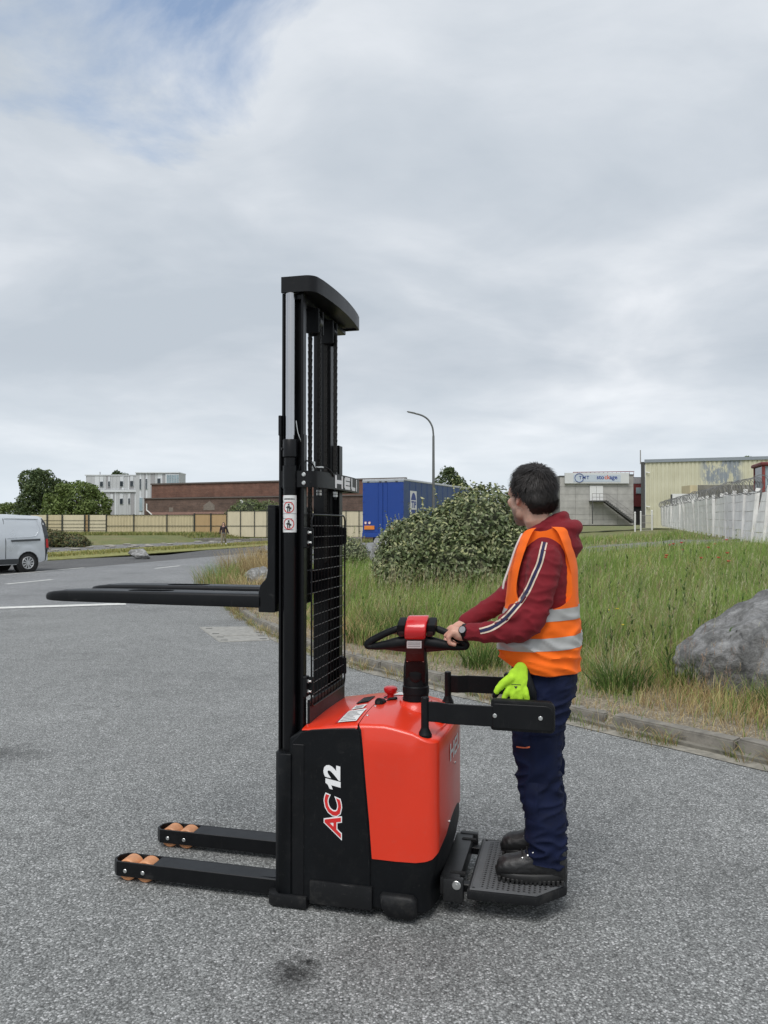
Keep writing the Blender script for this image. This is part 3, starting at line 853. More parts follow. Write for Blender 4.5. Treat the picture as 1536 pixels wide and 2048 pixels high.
# ---- support legs with load rollers
for ly0, ly1 in ((-0.337, -0.235), (0.045, 0.150)):
    z0, z1 = 0.026, 0.092; t = 0.009; mb = MB()
    tip = -0.886; ch = 0.030
    mb.prism([(tip + ch, ly0), (0.02, ly0), (0.02, ly0 + t), (tip + ch + .004, ly0 + t)], 'z', z0, z1, 0.0015)
    mb.prism([(tip + ch, ly1), (0.02, ly1), (0.02, ly1 - t), (tip + ch + .004, ly1 - t)], 'z', z0, z1, 0.0015)
    mb.prism([(tip + ch, ly0), (tip, ly0 + ch), (tip, ly1 - ch), (tip + ch, ly1), (tip + ch + .004, ly1 - t), (tip + t, ly1 - ch - .004), (tip + t, ly0 + ch + .004), (tip + ch + .004, ly0 + t)], 'z', z0, z1 - 0.0005, 0.0012)
    mb.prism([(-0.668, ly0 + 0.0085), (0.02, ly0 + 0.0085), (0.02, ly1 - 0.0085), (-0.668, ly1 - 0.0085)], 'z', z1 - 0.010, z1 - 0.0004, 0.0012)
    mb.box(-0.675, -0.665, ly0 + .0085, ly1 - .0085, z0 + .002, z1 - 0.001)
    leg = part(mb, 'support_leg', 'black_paint')
    for x in (-0.812, -0.722):
        ro = MB().cyl((x, ly0 + 0.014, 0.0495), (x, ly1 - 0.014, 0.0495), 0.0485, 28, bev=0.005).build('load_roller', 'roller_orange', leg)
        for y, d in ((ly0, -1), (ly1, 1)):
            MB().cyl((x, y, 0.052), (x, y + d * 0.004, 0.052), 0.0095, 16, bev=0.0018).build('axle_pin', 'zinc', leg)
    # welded gusset where the leg meets the shoe
    MB().prism([(-0.16, z1), (0.0, z1), (0.0, z1 + 0.004)], 'y', ly0 + .02, ly1 - .02).build('gusset', 'black_paint', leg)

# ---- mast
def channel(x0, x1, yo, yi, z0, z1, t=0.012):
    """C section open outward: web on the inside"""
    mb = MB()
    mb.box(x0, x1, min(yi, yi + (t if yo > yi else -t)), max(yi, yi + (t if yo > yi else -t)), z0, z1, 0.002)
    mb.box(x0, x0 + t, min(yo, yi), max(yo, yi), z0, z1 - 0.0006, 0.002)
    mb.box(x1 - t, x1, min(yo, yi), max(yo, yi), z0, z1 - 0.0006, 0.002)
    return mb
for sg in (-1, 1):
    yo = YC + sg * 0.282
    oc = part(channel(-0.072, 0.045 if sg < 0 else 0.050, yo, YC + sg * (0.242 if sg < 0 else 0.225), 0.06, 2.04), 'outer_channel', 'mast_steel')
    MB().box(-0.074, -0.0595, yo - 0.004 if sg < 0 else yo - .05, yo + 0.05 if sg < 0 else yo + .004, 2.036, 2.125, 0.002).build('channel_top', 'mast_steel', oc)
    part(channel(-0.064, 0.036 if sg < 0 else 0.024, YC - 0.268 if sg < 0 else YC + 0.218, YC - 0.228 if sg < 0 else YC + 0.160, 0.35, 2.672), 'inner_channel', 'mast_steel')
    # lift cylinder and rod on the outside of the channel
    cy = YC + sg * 0.285; cx0 = -0.017
    lc = part(MB().cyl((cx0, cy, 0.62), (cx0, cy, 1.885), 0.0305, 28), 'lift_cylinder', 'mast_steel')
    MB().tube([(cx0, cy, 1.80), (cx0, cy, 1.90), (cx0, cy, 1.902), (cx0, cy, 1.935), (cx0, cy, 1.94), (cx0, cy, 2.012), (cx0, cy, 2.016)], [.033, .033, .027, .027, .0335, .0335, .031], 28).build('cylinder_gland', 'mast_steel', lc)
    MB().cyl((cx0, cy, 2.01), (cx0, cy, 2.664), 0.0212, 28, bev=.003).build('piston_rod', 'chrome', lc)
    MB().cyl((cx0 - .03, cy + sg * .012, 1.975), (cx0 - .036, cy + sg * .016, 1.975), 0.006, 10).build('bleed_screw', 'black_paint', lc)
    MB().tube([(cx0, cy, 0.615), (cx0, cy, 0.64), (cx0, cy, 0.645)], [.036, .036, .031], 28).build('cylinder_foot', 'mast_steel', lc)
# warning sticker wrapped on the near cylinder
def on_cyl(u, z, d): # u: arc length from the camera-facing line, positive to +x
    a = u / 0.0305; r = 0.0305 + d
    return (-0.017 + r * math.sin(a), YC - 0.285 - r * math.cos(a), z)
def cyl_patch(u0, u1, z0, z1, d, name, mat, parent, k=8):
    mb = MB(); vs = []
    for i in range(k + 1):
        for z in (z0, z1): vs.append(on_cyl(lerp(u0, u1, i / k), z, d))
    mb.add(vs, [(2 * i, 2 * i + 2, 2 * i + 3, 2 * i + 1) for i in range(k)])
    return mb.build(name, mat, parent, 180, fix=False)
wsk = cyl_patch(-0.036, 0.044, 1.608, 1.770, 0.0006, 'warning_sticker', 'label_white', stk)
cyl_patch(-0.036, -0.028, 1.766, 1.770, 0.0011, 'print_mark', 'print_red', wsk, 2)
cyl_patch(-0.020, 0.030, 1.751, 1.756, 0.0011, 'print_mark', 'print_black', wsk, 4)
cyl_patch(-0.036, 0.044, 1.6885, 1.6905, 0.0011, 'print_mark', 'label_print', wsk, 8)
for zc_, lean in ((1.717, 0), (1.645, 1)):
    for ring_r, mt in ((0.0245, 'print_red'),):
        mb = MB(); vs = []
        for k in range(28):
            a = 2 * math.pi * k / 28
            for r in (ring_r - 0.0035, ring_r): vs.append(on_cyl(0.004 + r * math.cos(a), zc_ + r * math.sin(a), 0.0016))
        mb.add(vs, [(2 * k, (2 * k + 2) % 56, (2 * k + 3) % 56, 2 * k + 1) for k in range(28)])
        mb.build('prohibition_ring', mt, wsk, 0, fix=False)
    mb = MB(); dv = 0.0017; s2 = 0.0163
    mb.add([on_cyl(0.004 - s2, zc_ - s2 + dv, .0020), on_cyl(0.004 - s2 + dv, zc_ - s2, .0020), on_cyl(0.004 + s2, zc_ + s2 - dv, .0020), on_cyl(0.004 + s2 - dv, zc_ + s2, .0020)], [(0, 1, 2, 3)])
    mb.build('prohibition_bar', 'print_red', wsk, 0, fix=False)
    def fig(u0, u1, z0, z1): cyl_patch(0.004 + u0, 0.004 + u1, zc_ + z0, zc_ + z1, 0.0013, 'figure_mark', 'print_black', wsk, 2)
    fig(-.003, .004, .008, .016); fig(-.006, .006, -.004, .006); fig(-.012, -.005, -.002, .002); fig(.005, .012, -.008, .0)
    fig(-.006, -.001, -.020, -.004); fig(.002, .007, -.018, -.004)
    cyl_patch(-.030, -.0275, zc_ + .022, zc_ + .032, .0012, 'print_mark', 'print_black', wsk, 2)
    cyl_patch(-.030, .020, zc_ + .022, zc_ + .0235, .0012, 'print_mark', 'print_black', wsk, 4)
    if lean: cyl_patch(-.02, .025, zc_ - .027, zc_ - .0248, .0012, 'print_mark', 'print_black', wsk, 4)

# ---- curved top cap and cross bar share a plan
def cap_plan(x0, grow=0.0):
    ya, yb = -0.325 - grow, 0.400 + grow; r = 0.05; pts = [(x0, ya)]
    xa = 0.100 + grow
    for k in range(7):
        a = R(-90 + 78 * k / 6); pts.append((xa - r + r * math.cos(a), ya + r + r * math.sin(a)))
    yl = pts[-1][1]
    for k in range(1, 14):
        y = lerp(yl, yb - 0.01, k / 14); t = (y - 0.04) / 0.34
        pts.append((xa + 0.022 * (1 - t * t), y))
    pts += [(xa - 0.004, yb - 0.004), (xa - 0.012, yb), (x0, yb)]
    return pts
def cap_x(y, grow=0.0): return 0.100 + 0.022 * (1 - ((y - 0.04) / 0.34) ** 2) + grow
def band(x0, z0, z1, t, name, mat, parent=None):
    mb = MB(); o = cap_plan(x0); n = len(o); inn = []
    P_ = [Vector((*p, 0)) for p in o]
    for i, p in enumerate(P_):
        a = P_[max(i - 1, 0)]; b_ = P_[min(i + 1, n - 1)]; d = (b_ - a).normalized()
        inn.append((p.x - d.y * t * -1 * -1, p.y + d.x * t))
    inn = [(p.x - (P_[min(i + 1, n - 1)] - P_[max(i - 1, 0)]).normalized().y * t, p.y + (P_[min(i + 1, n - 1)] - P_[max(i - 1, 0)]).normalized().x * t) for i, p in enumerate(P_)]
    vs = [(x, y, z) for (x, y) in o for z in (z0, z1)] + [(x, y, z) for (x, y) in inn for z in (z0, z1)]
    fs = []
    m = 2 * n
    for i in range(n - 1):
        a, b_ = 2 * i, 2 * i + 2
        fs += [(a, b_, b_ + 1, a + 1), (m + a, m + a + 1, m + b_ + 1, m + b_), (a + 1, b_ + 1, m + b_ + 1, m + a + 1), (a, m + a, m + b_, b_)]
    fs += [(0, 1, m + 1, m), (2 * n - 2, m + 2 * n - 2, m + 2 * n - 1, 2 * n - 1)]
    mb.add(vs, fs); return mb.build(name, mat, parent or stk, 30)
cap = band(-0.060, 2.668, 2.738, 0.012, 'mast_cap', 'black_paint')
MB().prism(cap_plan(-0.060, -0.0105), 'z', 2.676, 2.7372).build('cap_plate', 'black_paint', cap)
MB().box(-0.058, 0.03, -0.30, 0.37, 2.640, 2.664, .003).build('top_beam', 'mast_steel', cap)
for sg in (-1, 1):
    sh = -0.105 if sg < 0 else 0.112
    cw = part(MB().cyl((0.022, sh - .022, 2.59), (0.022, sh + .022, 2.59), 0.036, 28, bev=.003), 'chain_wheel', 'mast_steel')
    MB().box(-0.01, 0.054, sh - .036, sh - .026, 2.53, 2.645, .003).box(-0.01, 0.054, sh + .026, sh + .036, 2.53, 2.645, .003).build('wheel_bracket', 'black_paint', cw)
# inner mast web plate seen between the channels (far lift column)
part(MB().box(-0.060, 0.020, YC + 0.150, YC + 0.158, 0.60, 2.60, 0.002), 'web_plate', 'mast_steel')
bar = band(-0.058, 1.806, 1.878, 0.016, 'cross_bar', 'black_paint')
MB().box(-0.058, 0.048, -0.3235, -0.28, 1.808, 1.8765, .003).build('bar_end', 'black_paint', bar); MB().box(-0.056, 0.05, 0.27, 0.398, 1.808, 1.8765, .003).build('bar_end', 'black_paint', bar)
for z in (1.824, 1.861):
    MB().cyl((0.048, -0.324, z), (0.048, -0.331, z), 0.0095, 18, bev=.002).cyl((0.048, -0.33, z), (0.048, -0.3335, z), 0.006, 6).build('bar_bolt', 'zinc', bar)
MB().cyl((0.078, -0.3235, 1.828), (0.078, -0.3265, 1.828), 0.0035, 10).build('bar_hole', 'hole_black', bar)
bars, wd = bar_letters('HELI', 0.060, 0.098, 0.020, 0.020)
wd0 = 0.08 - wd / 2 + .06
map_letters(bars, lambda u, v: (cap_x(-0.098 + u * 1.16, 0.0012), -0.098 + u * 1.16, 1.812 + v), 'lettering', 'letter_white', bar)

# ---- chains
def chain(x, y, z0, z1, pitch=0.0165):
    mb = MB(); n = int((z1 - z0) / pitch)
    for i in range(n):
        z = z0 + i * pitch
        ww = 0.0100 if i % 2 else 0.0065
        for sg in (-1, 1):
            yy = y + sg * ww
            q = []
            for k in range(8):
                a = 2 * math.pi * k / 8; r = 0.0088
                zz_ = (pitch * .5 if math.sin(a) >= 0 else -pitch * .5)
                q.append((x + r * math.cos(a) * (1 if abs(math.sin(a)) > .5 else .92), z + pitch * .5 + zz_ * .92 + r * .72 * math.sin(a)))
            mb.prism(q, 'y', yy - .0012, yy + .0012)
        mb.cyl((x, y - .0125, z), (x, y + .0125, z), 0.0036, 8)
    return mb
for x, y, z0, z1 in ((-0.001, -0.105, 1.46, 2.60), (0.044, -0.105, 1.895, 2.60), (0.008, 0.105, 1.46, 2.60), (0.053, 0.115, 1.895, 2.60)):
    c_ = part(chain(x, y, z0, z1), 'lift_chain', 'chain_steel', ang=30)
    if z0 > 1.8:
        MB().box(x - .008, x + .008, y - .012, y + .012, 1.862, 1.90, .002).cyl((x, y, 1.765), (x, y, 1.87), .006, 12).build('chain_anchor', 'black_paint', c_)
        MB().cyl((x, y, 1.778), (x, y, 1.790), .0125, 6).cyl((x, y, 1.793), (x, y, 1.803), .0125, 6).build('anchor_nut', 'zinc', c_)
# sensor bracket and hoses over the cross bar
sb = part(MB().box(0.058, 0.066, -0.245, -0.225, 1.87, 1.925, .001).box(0.055, 0.105, -0.24, -0.22, 1.895, 1.902, .001), 'sensor_bracket', 'zinc')
def curve(pts, n=20):
    pts = [Vector(p) for p in pts]; out = []
    P_ = [pts[0]] + pts + [pts[-1]]
    for i in range(1, len(P_) - 2):
        for k in range(n):
            t = k / n; a, b_, c_, d_ = P_[i - 1:i + 3]
            out.append(0.5 * ((2 * b_) + (c_ - a) * t + (2 * a - 5 * b_ + 4 * c_ - d_) * t * t + (3 * b_ - a - 3 * c_ + d_) * t ** 3))
    return out + [pts[-1]]
part(MB().tube(curve([(0.015, -0.30, 1.88), (0.022, -0.295, 1.91), (0.045, -0.28, 1.925), (0.07, -0.262, 1.905), (0.074, -0.25, 1.872)], 6), .0035, 8), 'hose', 'black_plastic')
part(MB().tube(curve([(0.09, -0.235, 1.902), (0.115, -0.19, 1.895), (0.12, -0.14, 1.876), (0.118, -0.12, 1.862)], 6), .0032, 8), 'hose', 'black_plastic')
part(MB().tube(curve([(0.006, -0.31, 2.10), (0.014, -0.31, 2.05), (0.024, -0.308, 2.02), (0.03, -0.30, 2.0)], 6), .0022, 8), 'cable', 'zinc')

# ---- wire mesh guard
mb = MB(); my0, my1, mz0, mz1, mx = YC - 0.262, YC + 0.240, 0.842, 1.686, 0.075
rc = 0.03; corner = []
for (cy_, cz_, a0) in ((my1 - rc, mz1 - rc, 0), (my0 + rc, mz1 - rc, 90), (my0 + rc, mz0 + rc, 180), (my1 - rc, mz0 + rc, 270)):
    for k in range(5):
        a = R(a0 + 22.5 * k); corner.append((mx, cy_ + rc * math.cos(a), cz_ + rc * math.sin(a)))
mb.tube(corner, 0.0042, 8, loop=True)
guard = part(mb, 'mesh_guard', 'mast_steel')
material('wire', (0.20, 0.20, 0.20), 0.4, 0.5)
mb = MB()
for k in range(1, 17): mb.tube([(mx - .004, my0, lerp(mz0, mz1, k / 17)), (mx - .004, my1, lerp(mz0, mz1, k / 17))], 0.0017, 6)
mb.build('guard_wires', 'wire', guard)
mb = MB()
for k in range(1, 11): mb.tube([(mx, lerp(my0, my1, k / 11), mz0), (mx, lerp(my0, my1, k / 11), mz1)], 0.0017, 6)
mb.build('guard_wires', 'mast_steel', guard)
for z in (0.935, 1.585):
    for y, sg in ((my0 - .012, -1), (my1 + .012, 1)):
        hp = MB().box(0.045, 0.063, y - .022, y + .018, z - .045, z + .045, .003).box(0.060, 0.084, y - sg * .012 - .004, y - sg * .012 + .004, z - .04, z + .04, .002).build('guard_hinge', 'black_paint', guard)
        for dz in (-.022, .022):
            MB().cyl((0.063, y - .002, z + dz), (0.079, y - .002, z + dz), .0052, 12, bev=.001).cyl((0.063, y - .002, z + dz), (0.068, y - .002, z + dz), .009, 6).build('hinge_bolt', 'zinc', hp)

# ---- fork carriage and forks
part(MB().box(-0.078, -0.066, YC - 0.20, YC + 0.20, 1.30, 1.42, .004).box(-0.078, -0.066, YC - 0.20, YC + 0.20, 1.55, 1.70, .004).box(-0.066, 0.02, YC - 0.195, YC - 0.165, 1.28, 1.72, .004).box(-0.066, 0.02, YC + 0.165, YC + 0.195, 1.28, 1.72, .004), 'fork_carriage', 'mast_steel')
for fy0, fy1 in ((-0.335, -0.190), (0.025, 0.170)):
    prof = [(-0.082, 1.255), (-0.160, 1.255), (-0.1605, 1.345)]
    prof += [(-0.157, 1.362), (-0.150, 1.377), (-0.140, 1.388), (-0.130, 1.397), (-0.123, 1.410), (-0.119, 1.428), (-0.118, 1.45), (-0.118, 1.728), (-0.082, 1.728)]
    sh = part(MB().prism(prof, 'y', fy0, fy1, 0.003), 'fork_heel', 'black_paint')
    mb = MB(); rings = []
    for x, hw, zt, zb in ((-0.150, .0725, 1.3345, 1.274), (-0.60, .0725, 1.3345, 1.2755), (-0.95, .0725, 1.3335, 1.278), (-1.15, .0715, 1.330, 1.2795), (-1.215, .067, 1.3255, 1.281), (-1.250, .056, 1.320, 1.283), (-1.272, .036, 1.313, 1.287), (-1.280, .014, 1.306, 1.292)):
        c_ = (fy0 + fy1) / 2; r = min(0.014, (zt - zb) * .45); q = []
        for sy, sz, a0 in ((1, 1, 0), (-1, 1, 90), (-1, -1, 180), (1, -1, 270)):
            rr_ = r if sz > 0 else r * .35
            yy, zz_ = c_ + sy * (hw - rr_), (zt if sz > 0 else zb) - sz * rr_
            for k in range(5):
                a = R(a0 + 22.5 * k); q.append((x, yy + rr_ * math.cos(a), zz_ + rr_ * math.sin(a)))
        rings.append(q)
    mb.rings(rings)
    c_ = (fy0 + fy1) / 2
    slot = [(-0.66 + 0.045 * math.cos(R(a)), c_ + .045 * math.sin(R(a))) for a in range(-90, 91, 30)] + [(-0.80 + 0.045 * math.cos(R(a)), c_ + .045 * math.sin(R(a))) for a in range(90, 271, 30)]
    cut = [prism_mesh(slot, 'z', 1.290, 1.40)]
    cut.append(MB().cyl((-1.19, c_, 1.30), (-1.19, c_, 1.36), .013, 16).mesh('c'))
    me = boolean(mb.mesh('f'), cut)
    fk = link('fork_blade', me, 'black_paint', sh, 30)

# ---- steering column and tiller (turned towards the near side)
col_ = part(MB().tube([(CX, CY, .825), (CX, CY, .852), (CX, CY, .853), (CX, CY, .872), (CX, CY, .874), (CX, CY, .905), (CX, CY, .91)], [.0605, .0605, .058, .058, .0605, .0605, .056], 36), 'steering_column', 'black_plastic')
# forked yoke: two cheeks round the pivot
yk = MB()
rings = []
for z, r in ((.905, .057), (.95, .0575), (1.00, .055), (1.03, .050)):
    rings.append([(CX + r * math.cos(2 * math.pi * k / 32), CY + r * .95 * math.sin(2 * math.pi * k / 32), z + (.0 if z < 1.0 else .02 * math.sin(2 * math.pi * k / 32))) for k in range(32)])
yk.rings(rings); yk.build('column_sleeve', 'black_plastic', col_)
T0 = Vector((CX + 0.004, CY - 0.012, 0.94)); TD = Vector((0.10, -0.44, 1.0)).normalized()   # the arm leans to the camera
TX = Vector((1, 0, 0.03)).normalized(); TN = TX.cross(TD).normalized()   # TN points out of the face of the arm
if TN.y > 0: TN = -TN
def TP(u, w, s): return T0 + TX * u + TN * w + TD * s
TM = Matrix.Identity(4)
for i in range(3): TM[i][0], TM[i][1], TM[i][2], TM[i][3] = TX[i], TN[i], TD[i], T0[i]
arm = part(MB().box(-.047, .047, -.022, .028, -0.02, 0.20, 0.012, 2, TM).box(-.040, .040, -.026, .010, 0.10, 0.24, 0.01, 2, TM), 'tiller_arm', 'black_plastic')
for u in (-.036, .036):
    for s_ in (0.115, 0.15): MB().cyl(TP(u, .027, s_), TP(u, .0305, s_), .004, 12).build('arm_screw', 'zinc', arm)
MB().ell(TP(0, .027, .045), (.03, .006, .04), 18, 10).build('pivot_boss', 'mast_steel', arm)
# head: red cover with a rounded brow, dark red underside
prof = [(-.05, .155), (.036, .158), (.046, .19), (.050, .25), (.047, .275), (.034, .292), (.01, .302), (-.03, .304), (-.058, .296), (-.07, .27), (-.068, .20)]
def head_prism(prof, hw, bev):
    # prof in (TN, TD); extruded along TX
    b = MB().prism([(p[0], p[1]) for p in prof], 'x', -hw, hw, bev, 3); return b
m4 = Matrix.Identity(4)
for i in range(3): m4[i][0], m4[i][1], m4[i][2], m4[i][3] = TX[i], TN[i], TD[i], T0[i]
def tb(mb): mb.v = [tuple(m4 @ Vector(v)) for v in mb.v]; return mb
hd = tb(head_prism([(.0, .238), (.047, .238), (.052, .25), (.053, .268), (.049, .286), (.036, .301), (.01, .311), (-.03, .313), (-.06, .30), (-.072, .275), (-.07, .23)], .0475, .010)).build('tiller_head', 'head_red', stk, 40)
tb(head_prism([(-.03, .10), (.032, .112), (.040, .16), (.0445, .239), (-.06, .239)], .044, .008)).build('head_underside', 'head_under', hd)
lb = tb(MB().box(-.036, .030, .0432, .0446, .192, .230)).build('head_label', 'label_white', hd)
for k in range(3): tb(MB().box(-.031, .024, .0446, .0451, .200 + k * .009, .2025 + k * .009)).build('print_line', 'label_print', lb)
for sg in (-1, 1):
    sw = tb(MB().box(min(sg * .048, sg * .086), max(sg * .048, sg * .086), -.045, .028, .243, .300, .009, 2)).build('thumb_control', 'black_plastic', hd)
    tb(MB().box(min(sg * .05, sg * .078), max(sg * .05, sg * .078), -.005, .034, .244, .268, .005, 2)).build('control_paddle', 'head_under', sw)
    # handle bow: upper grip bar, round outer bend, lower bar
    pts = curve([TP(sg * .095, -.010, .257), TP(sg * .14, -.003, .240), TP(sg * .185, .004, .218), TP(sg * .212, .010, .203), TP(sg * .224, .014, .192), TP(sg * .216, .018, .183), TP(sg * .19, .020, .184), TP(sg * .13, .020, .194), TP(sg * .08, .018, .202), TP(sg * .045, .012, .206)], 5)
    n = len(pts); rad = [interp([(0, .0150), (.3, .0165), (.5, .0155), (.62, .013), (.75, .020), (.88, .027), (1, .030)], k / (n - 1))[0] for k in range(n)]
    gh = MB().tube(pts, rad, 16, round_end=True).build('handle_bow', 'black_plastic', stk, 60)
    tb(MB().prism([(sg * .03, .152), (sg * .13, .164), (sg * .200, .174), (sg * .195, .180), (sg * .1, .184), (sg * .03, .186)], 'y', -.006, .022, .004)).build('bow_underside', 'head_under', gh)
    if sg < 0:
        tb(MB().box(-.118, -.085, -.03, -.012, .226, .240, .004)).build('lift_button', 'roller_orange', gh)

# ---- side guard arms
for sg, y, bz, pad in ((-1, -0.325, 0.744, True), (1, 0.275, 0.748, True)):
    x0 = 0.586
    gt = 0.176 if sg < 0 else 0.168
    ga = part(MB().cyl((x0, y, bz - .01), (x0, y, bz + gt), .0165, 22, bev=.003), 'guard_post', 'black_paint')
    MB().tube([(x0, y, bz - .012), (x0, y, bz + .022), (x0, y, bz + .024), (x0, y, bz + .045), (x0, y, bz + .05)], [.029, .029, .027, .0175, .0165], 24).build('post_base', 'black_plastic', ga, 18)
    yo = y - .004 if sg < 0 else y + .004
    z1, z0 = bz + gt - .018, bz + gt - .102
    plan = [(x0 + .012, y - .004), (x0 + .05, y - .004), (x0 + .10, y + sg * .018 - .004), (1.09, y + sg * .018 - .004), (1.09, y + sg * .018 + .004), (x0 + .10, y + sg * .018 + .004), (x0 + .05, y + .004), (x0 + .012, y + .004)]
    MB().prism(plan, 'z', z0, z1 + .0, .002).build('guard_bar', 'black_paint', ga)
    yp = y + sg * .018
    pz0, pz1 = z0 - .016, z1 + .026
    q = []
    for cx2, cz2, a0 in ((1.118 - .03, pz1 - .03, 0), (.862 + .012, pz1 - .012, 90), (.862 + .012, pz0 + .012, 180), (1.118 - .02, pz0 + .02, 270)):
        rr_ = .03 if a0 == 0 else (.02 if a0 == 270 else .012)
        for k in range(6): a = R(a0 + 18 * k); q.append((cx2 + rr_ * math.cos(a), cz2 + rr_ * math.sin(a)))
    ins = sorted((yp - sg * .004, yp - sg * .040))
    pd = MB().prism(q, 'y', ins[0], ins[1], .006, 2).build('knee_pad', 'bumper_rubber', ga)
    q2 = [(0.985 + (x - .985) * .93, (pz0 + pz1) / 2 + (z - (pz0 + pz1) / 2) * .78) for x, z in q]
    o2 = sorted((yp + sg * .0045, yp + sg * .010))
    MB().prism(q2, 'y', o2[0], o2[1], .002).build('pad_plate', 'black_paint', ga)
    for xb, zb in ((.880, (pz0 + pz1) / 2), (1.062, (pz0 + pz1) / 2)):
        MB().cyl((xb, yp + sg * .009, zb), (xb, yp + sg * .013, zb), .0088, 18, bev=.0016).build('pad_bolt', 'zinc', ga)

# ---- stand-on platform
hb = part(MB().box(.640, .722, -.280, .212, .085, .158, .006, 2).box(.655, .742, -.300, -.266, .066, .163, .010, 2).box(.655, .742, .197, .232, .066, .163, .010, 2), 'hinge_bracket', 'bracket_grey')
for y in (-.30, .232):
    d = -1 if y < 0 else 1
    MB().cyl((.714, y, .140), (.714, y + d * .005, .140), .0185, 24, bev=.002).cyl((.714, y + d * .004, .140), (.714, y + d * .008, .140), .0075, 14).build('hinge_bolt', 'zinc', hb)
for y0, y1 in ((-.232, -.212), (.13, .15)): MB().box(.676, .742, y0, y1, .152, .161).build('bracket_slot', 'hole_black', hb)
for y_ in (-.245, .135): part(MB().box(.72, .775, y_, y_ + .04, .090, .122, .003), 'platform_link', 'black_paint')
plan = [(.757, -.300), (1.052, -.272), (1.145, -.15), (1.160, -.115), (1.160, .10), (1.145, .125), (1.052, .218), (.757, .246)]
pass
plan = [(.757, -.300), (1.045, -.295), (1.160, -.165), (1.160, .112), (1.045, .242), (.757, .246)]
def inset_plan(p, t):
    c0 = Vector((.955, -.027)); out = []
    n = len(p)
    for i in range(n):
        a, b_, c_ = Vector(p[i - 1]), Vector(p[i]), Vector(p[(i + 1) % n])
        d1, d2 = (b_ - a).normalized(), (c_ - b_).normalized()
        n1, n2 = Vector((-d1.y, d1.x)), Vector((-d2.y, d2.x)); k = (n1 + n2) / (1 + n1.dot(n2))
        out.append(tuple(b_ + k * t))
    return out
pf = part(MB().prism(plan, 'z', .086, .1235, .006, 2), 'platform', 'bumper_rubber')
ip = inset_plan(plan, .010)
MB().prism(ip, 'z', .1225, .1265, .001).build('platform_mat', 'mat_rubber', pf)
ip2 = inset_plan(plan, .016)
MB().tube([(x, y, .127) for x, y in ip2], .0022, 6, loop=True).build('mat_rim', 'mat_rubber', pf)
def inside(p, poly):
    c = False; n = len(poly)
    for i in range(n):
        (x1, y1), (x2, y2) = poly[i - 1], poly[i]
        if (y1 > p[1]) != (y2 > p[1]) and p[0] < (x2 - x1) * (p[1] - y1) / (y2 - y1) + x1: c = not c
    return c
ip3 = inset_plan(plan, .028); mb = MB(); hm = MB(); x = .785; row = 0
while x < 1.15:
    y = -.285 + (.0095 if row % 2 else 0)
    while y < .24:
        if inside((x, y), ip3):
            mb.tube([(x, y, .126), (x, y, .1285), (x, y, .1292)], [.0058, .0050, .003], 8)
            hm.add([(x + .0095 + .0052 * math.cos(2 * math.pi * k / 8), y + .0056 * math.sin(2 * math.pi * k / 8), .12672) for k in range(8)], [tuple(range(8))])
        y += .019
    x += .0215; row += 1
tag(mb.build('mat_studs', 'mat_rubber', pf), kind='stuff')
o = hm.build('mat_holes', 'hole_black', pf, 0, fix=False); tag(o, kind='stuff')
for x, y in ((.782, -.278), (.782, .222), (1.115, -.175), (1.115, .125)):
    MB().cyl((x, y, .1265), (x, y, .1298), .0055, 12).build('mat_screw', 'hole_black', pf)
# ================================================================ operator
# built in the stacker's frame (x back along the machine, -y towards the camera); facing -x
PO = Vector((1.02, -0.03, 0.1275))
cosy, siny = math.cos(YAW), math.sin(YAW)
def local_to_world(p): return ORG + Vector((p[0] * cosy - p[1] * siny, p[0] * siny + p[1] * cosy, p[2]))
op = thing('person', 'person in orange hi-vis vest and maroon hoodie standing on the stacker platform', 'person', local_to_world(PO), YAW)
def pmesh(me, name, mat, parent=None, ang=180):
    me.transform(Matrix.Translation(-PO)); return link(name, me, mat, parent or op, ang)
material('skin', (0.56, 0.335, 0.25), 0.5, var=0.1, vs=30, bump=0.06, bs=260, attr=True)
MAT['skin'].node_tree.nodes['Principled BSDF'].inputs['Subsurface Weight'].default_value = 0.12
MAT['skin'].node_tree.nodes['Principled BSDF'].inputs['Subsurface Radius'].default_value = (0.012, 0.005, 0.003)
def fabric(name, col, var=0.12, bump=0.25, bs=900, rough=0.85, sheen=0.15, vs=12): return material(name, col, rough, var=var, vs=vs, bump=bump, bs=bs, sheen=sheen, spec=0.25)
fabric('hoodie_cloth', (0.175, 0.011, 0.018), sheen=0.05)
fabric('vest_cloth', (0.95, 0.155, 0.008), var=0.05, bump=0.12, rough=0.7, sheen=0.05)
material('reflective_tape', (0.43, 0.43, 0.42), 0.42, 0.25, var=0.06, vs=20, bump=0.05, bs=600)
fabric('trouser_cloth', (0.0036, 0.0076, 0.0315), var=0.25, bump=0.2, rough=0.8, sheen=0.0)
fabric('stripe_cream', (0.62, 0.50, 0.40), bump=0.1)
fabric('stripe_navy', (0.02, 0.02, 0.06), bump=0.1)
fabric('cord_white', (0.60, 0.52, 0.50), bump=0.1)
fabric('orange_thread', (0.75, 0.18, 0.08), bump=0.05)
material('boot_leather', (0.013, 0.013, 0.0135), 0.5, var=0.3, vs=25, bump=0.12, bs=160, dust=0.08)
material('boot_sole', (0.013, 0.013, 0.013), 0.6, var=0.2, dust=0.12)
material('hair_dark', (0.014, 0.0105, 0.009), 0.6, var=0.35, vs=40)
material('glove_green', (0.42, 0.72, 0.03), 0.8, var=0.1, vs=40, bump=0.15, bs=700)
material('eye_white', (0.7, 0.68, 0.66), 0.2)

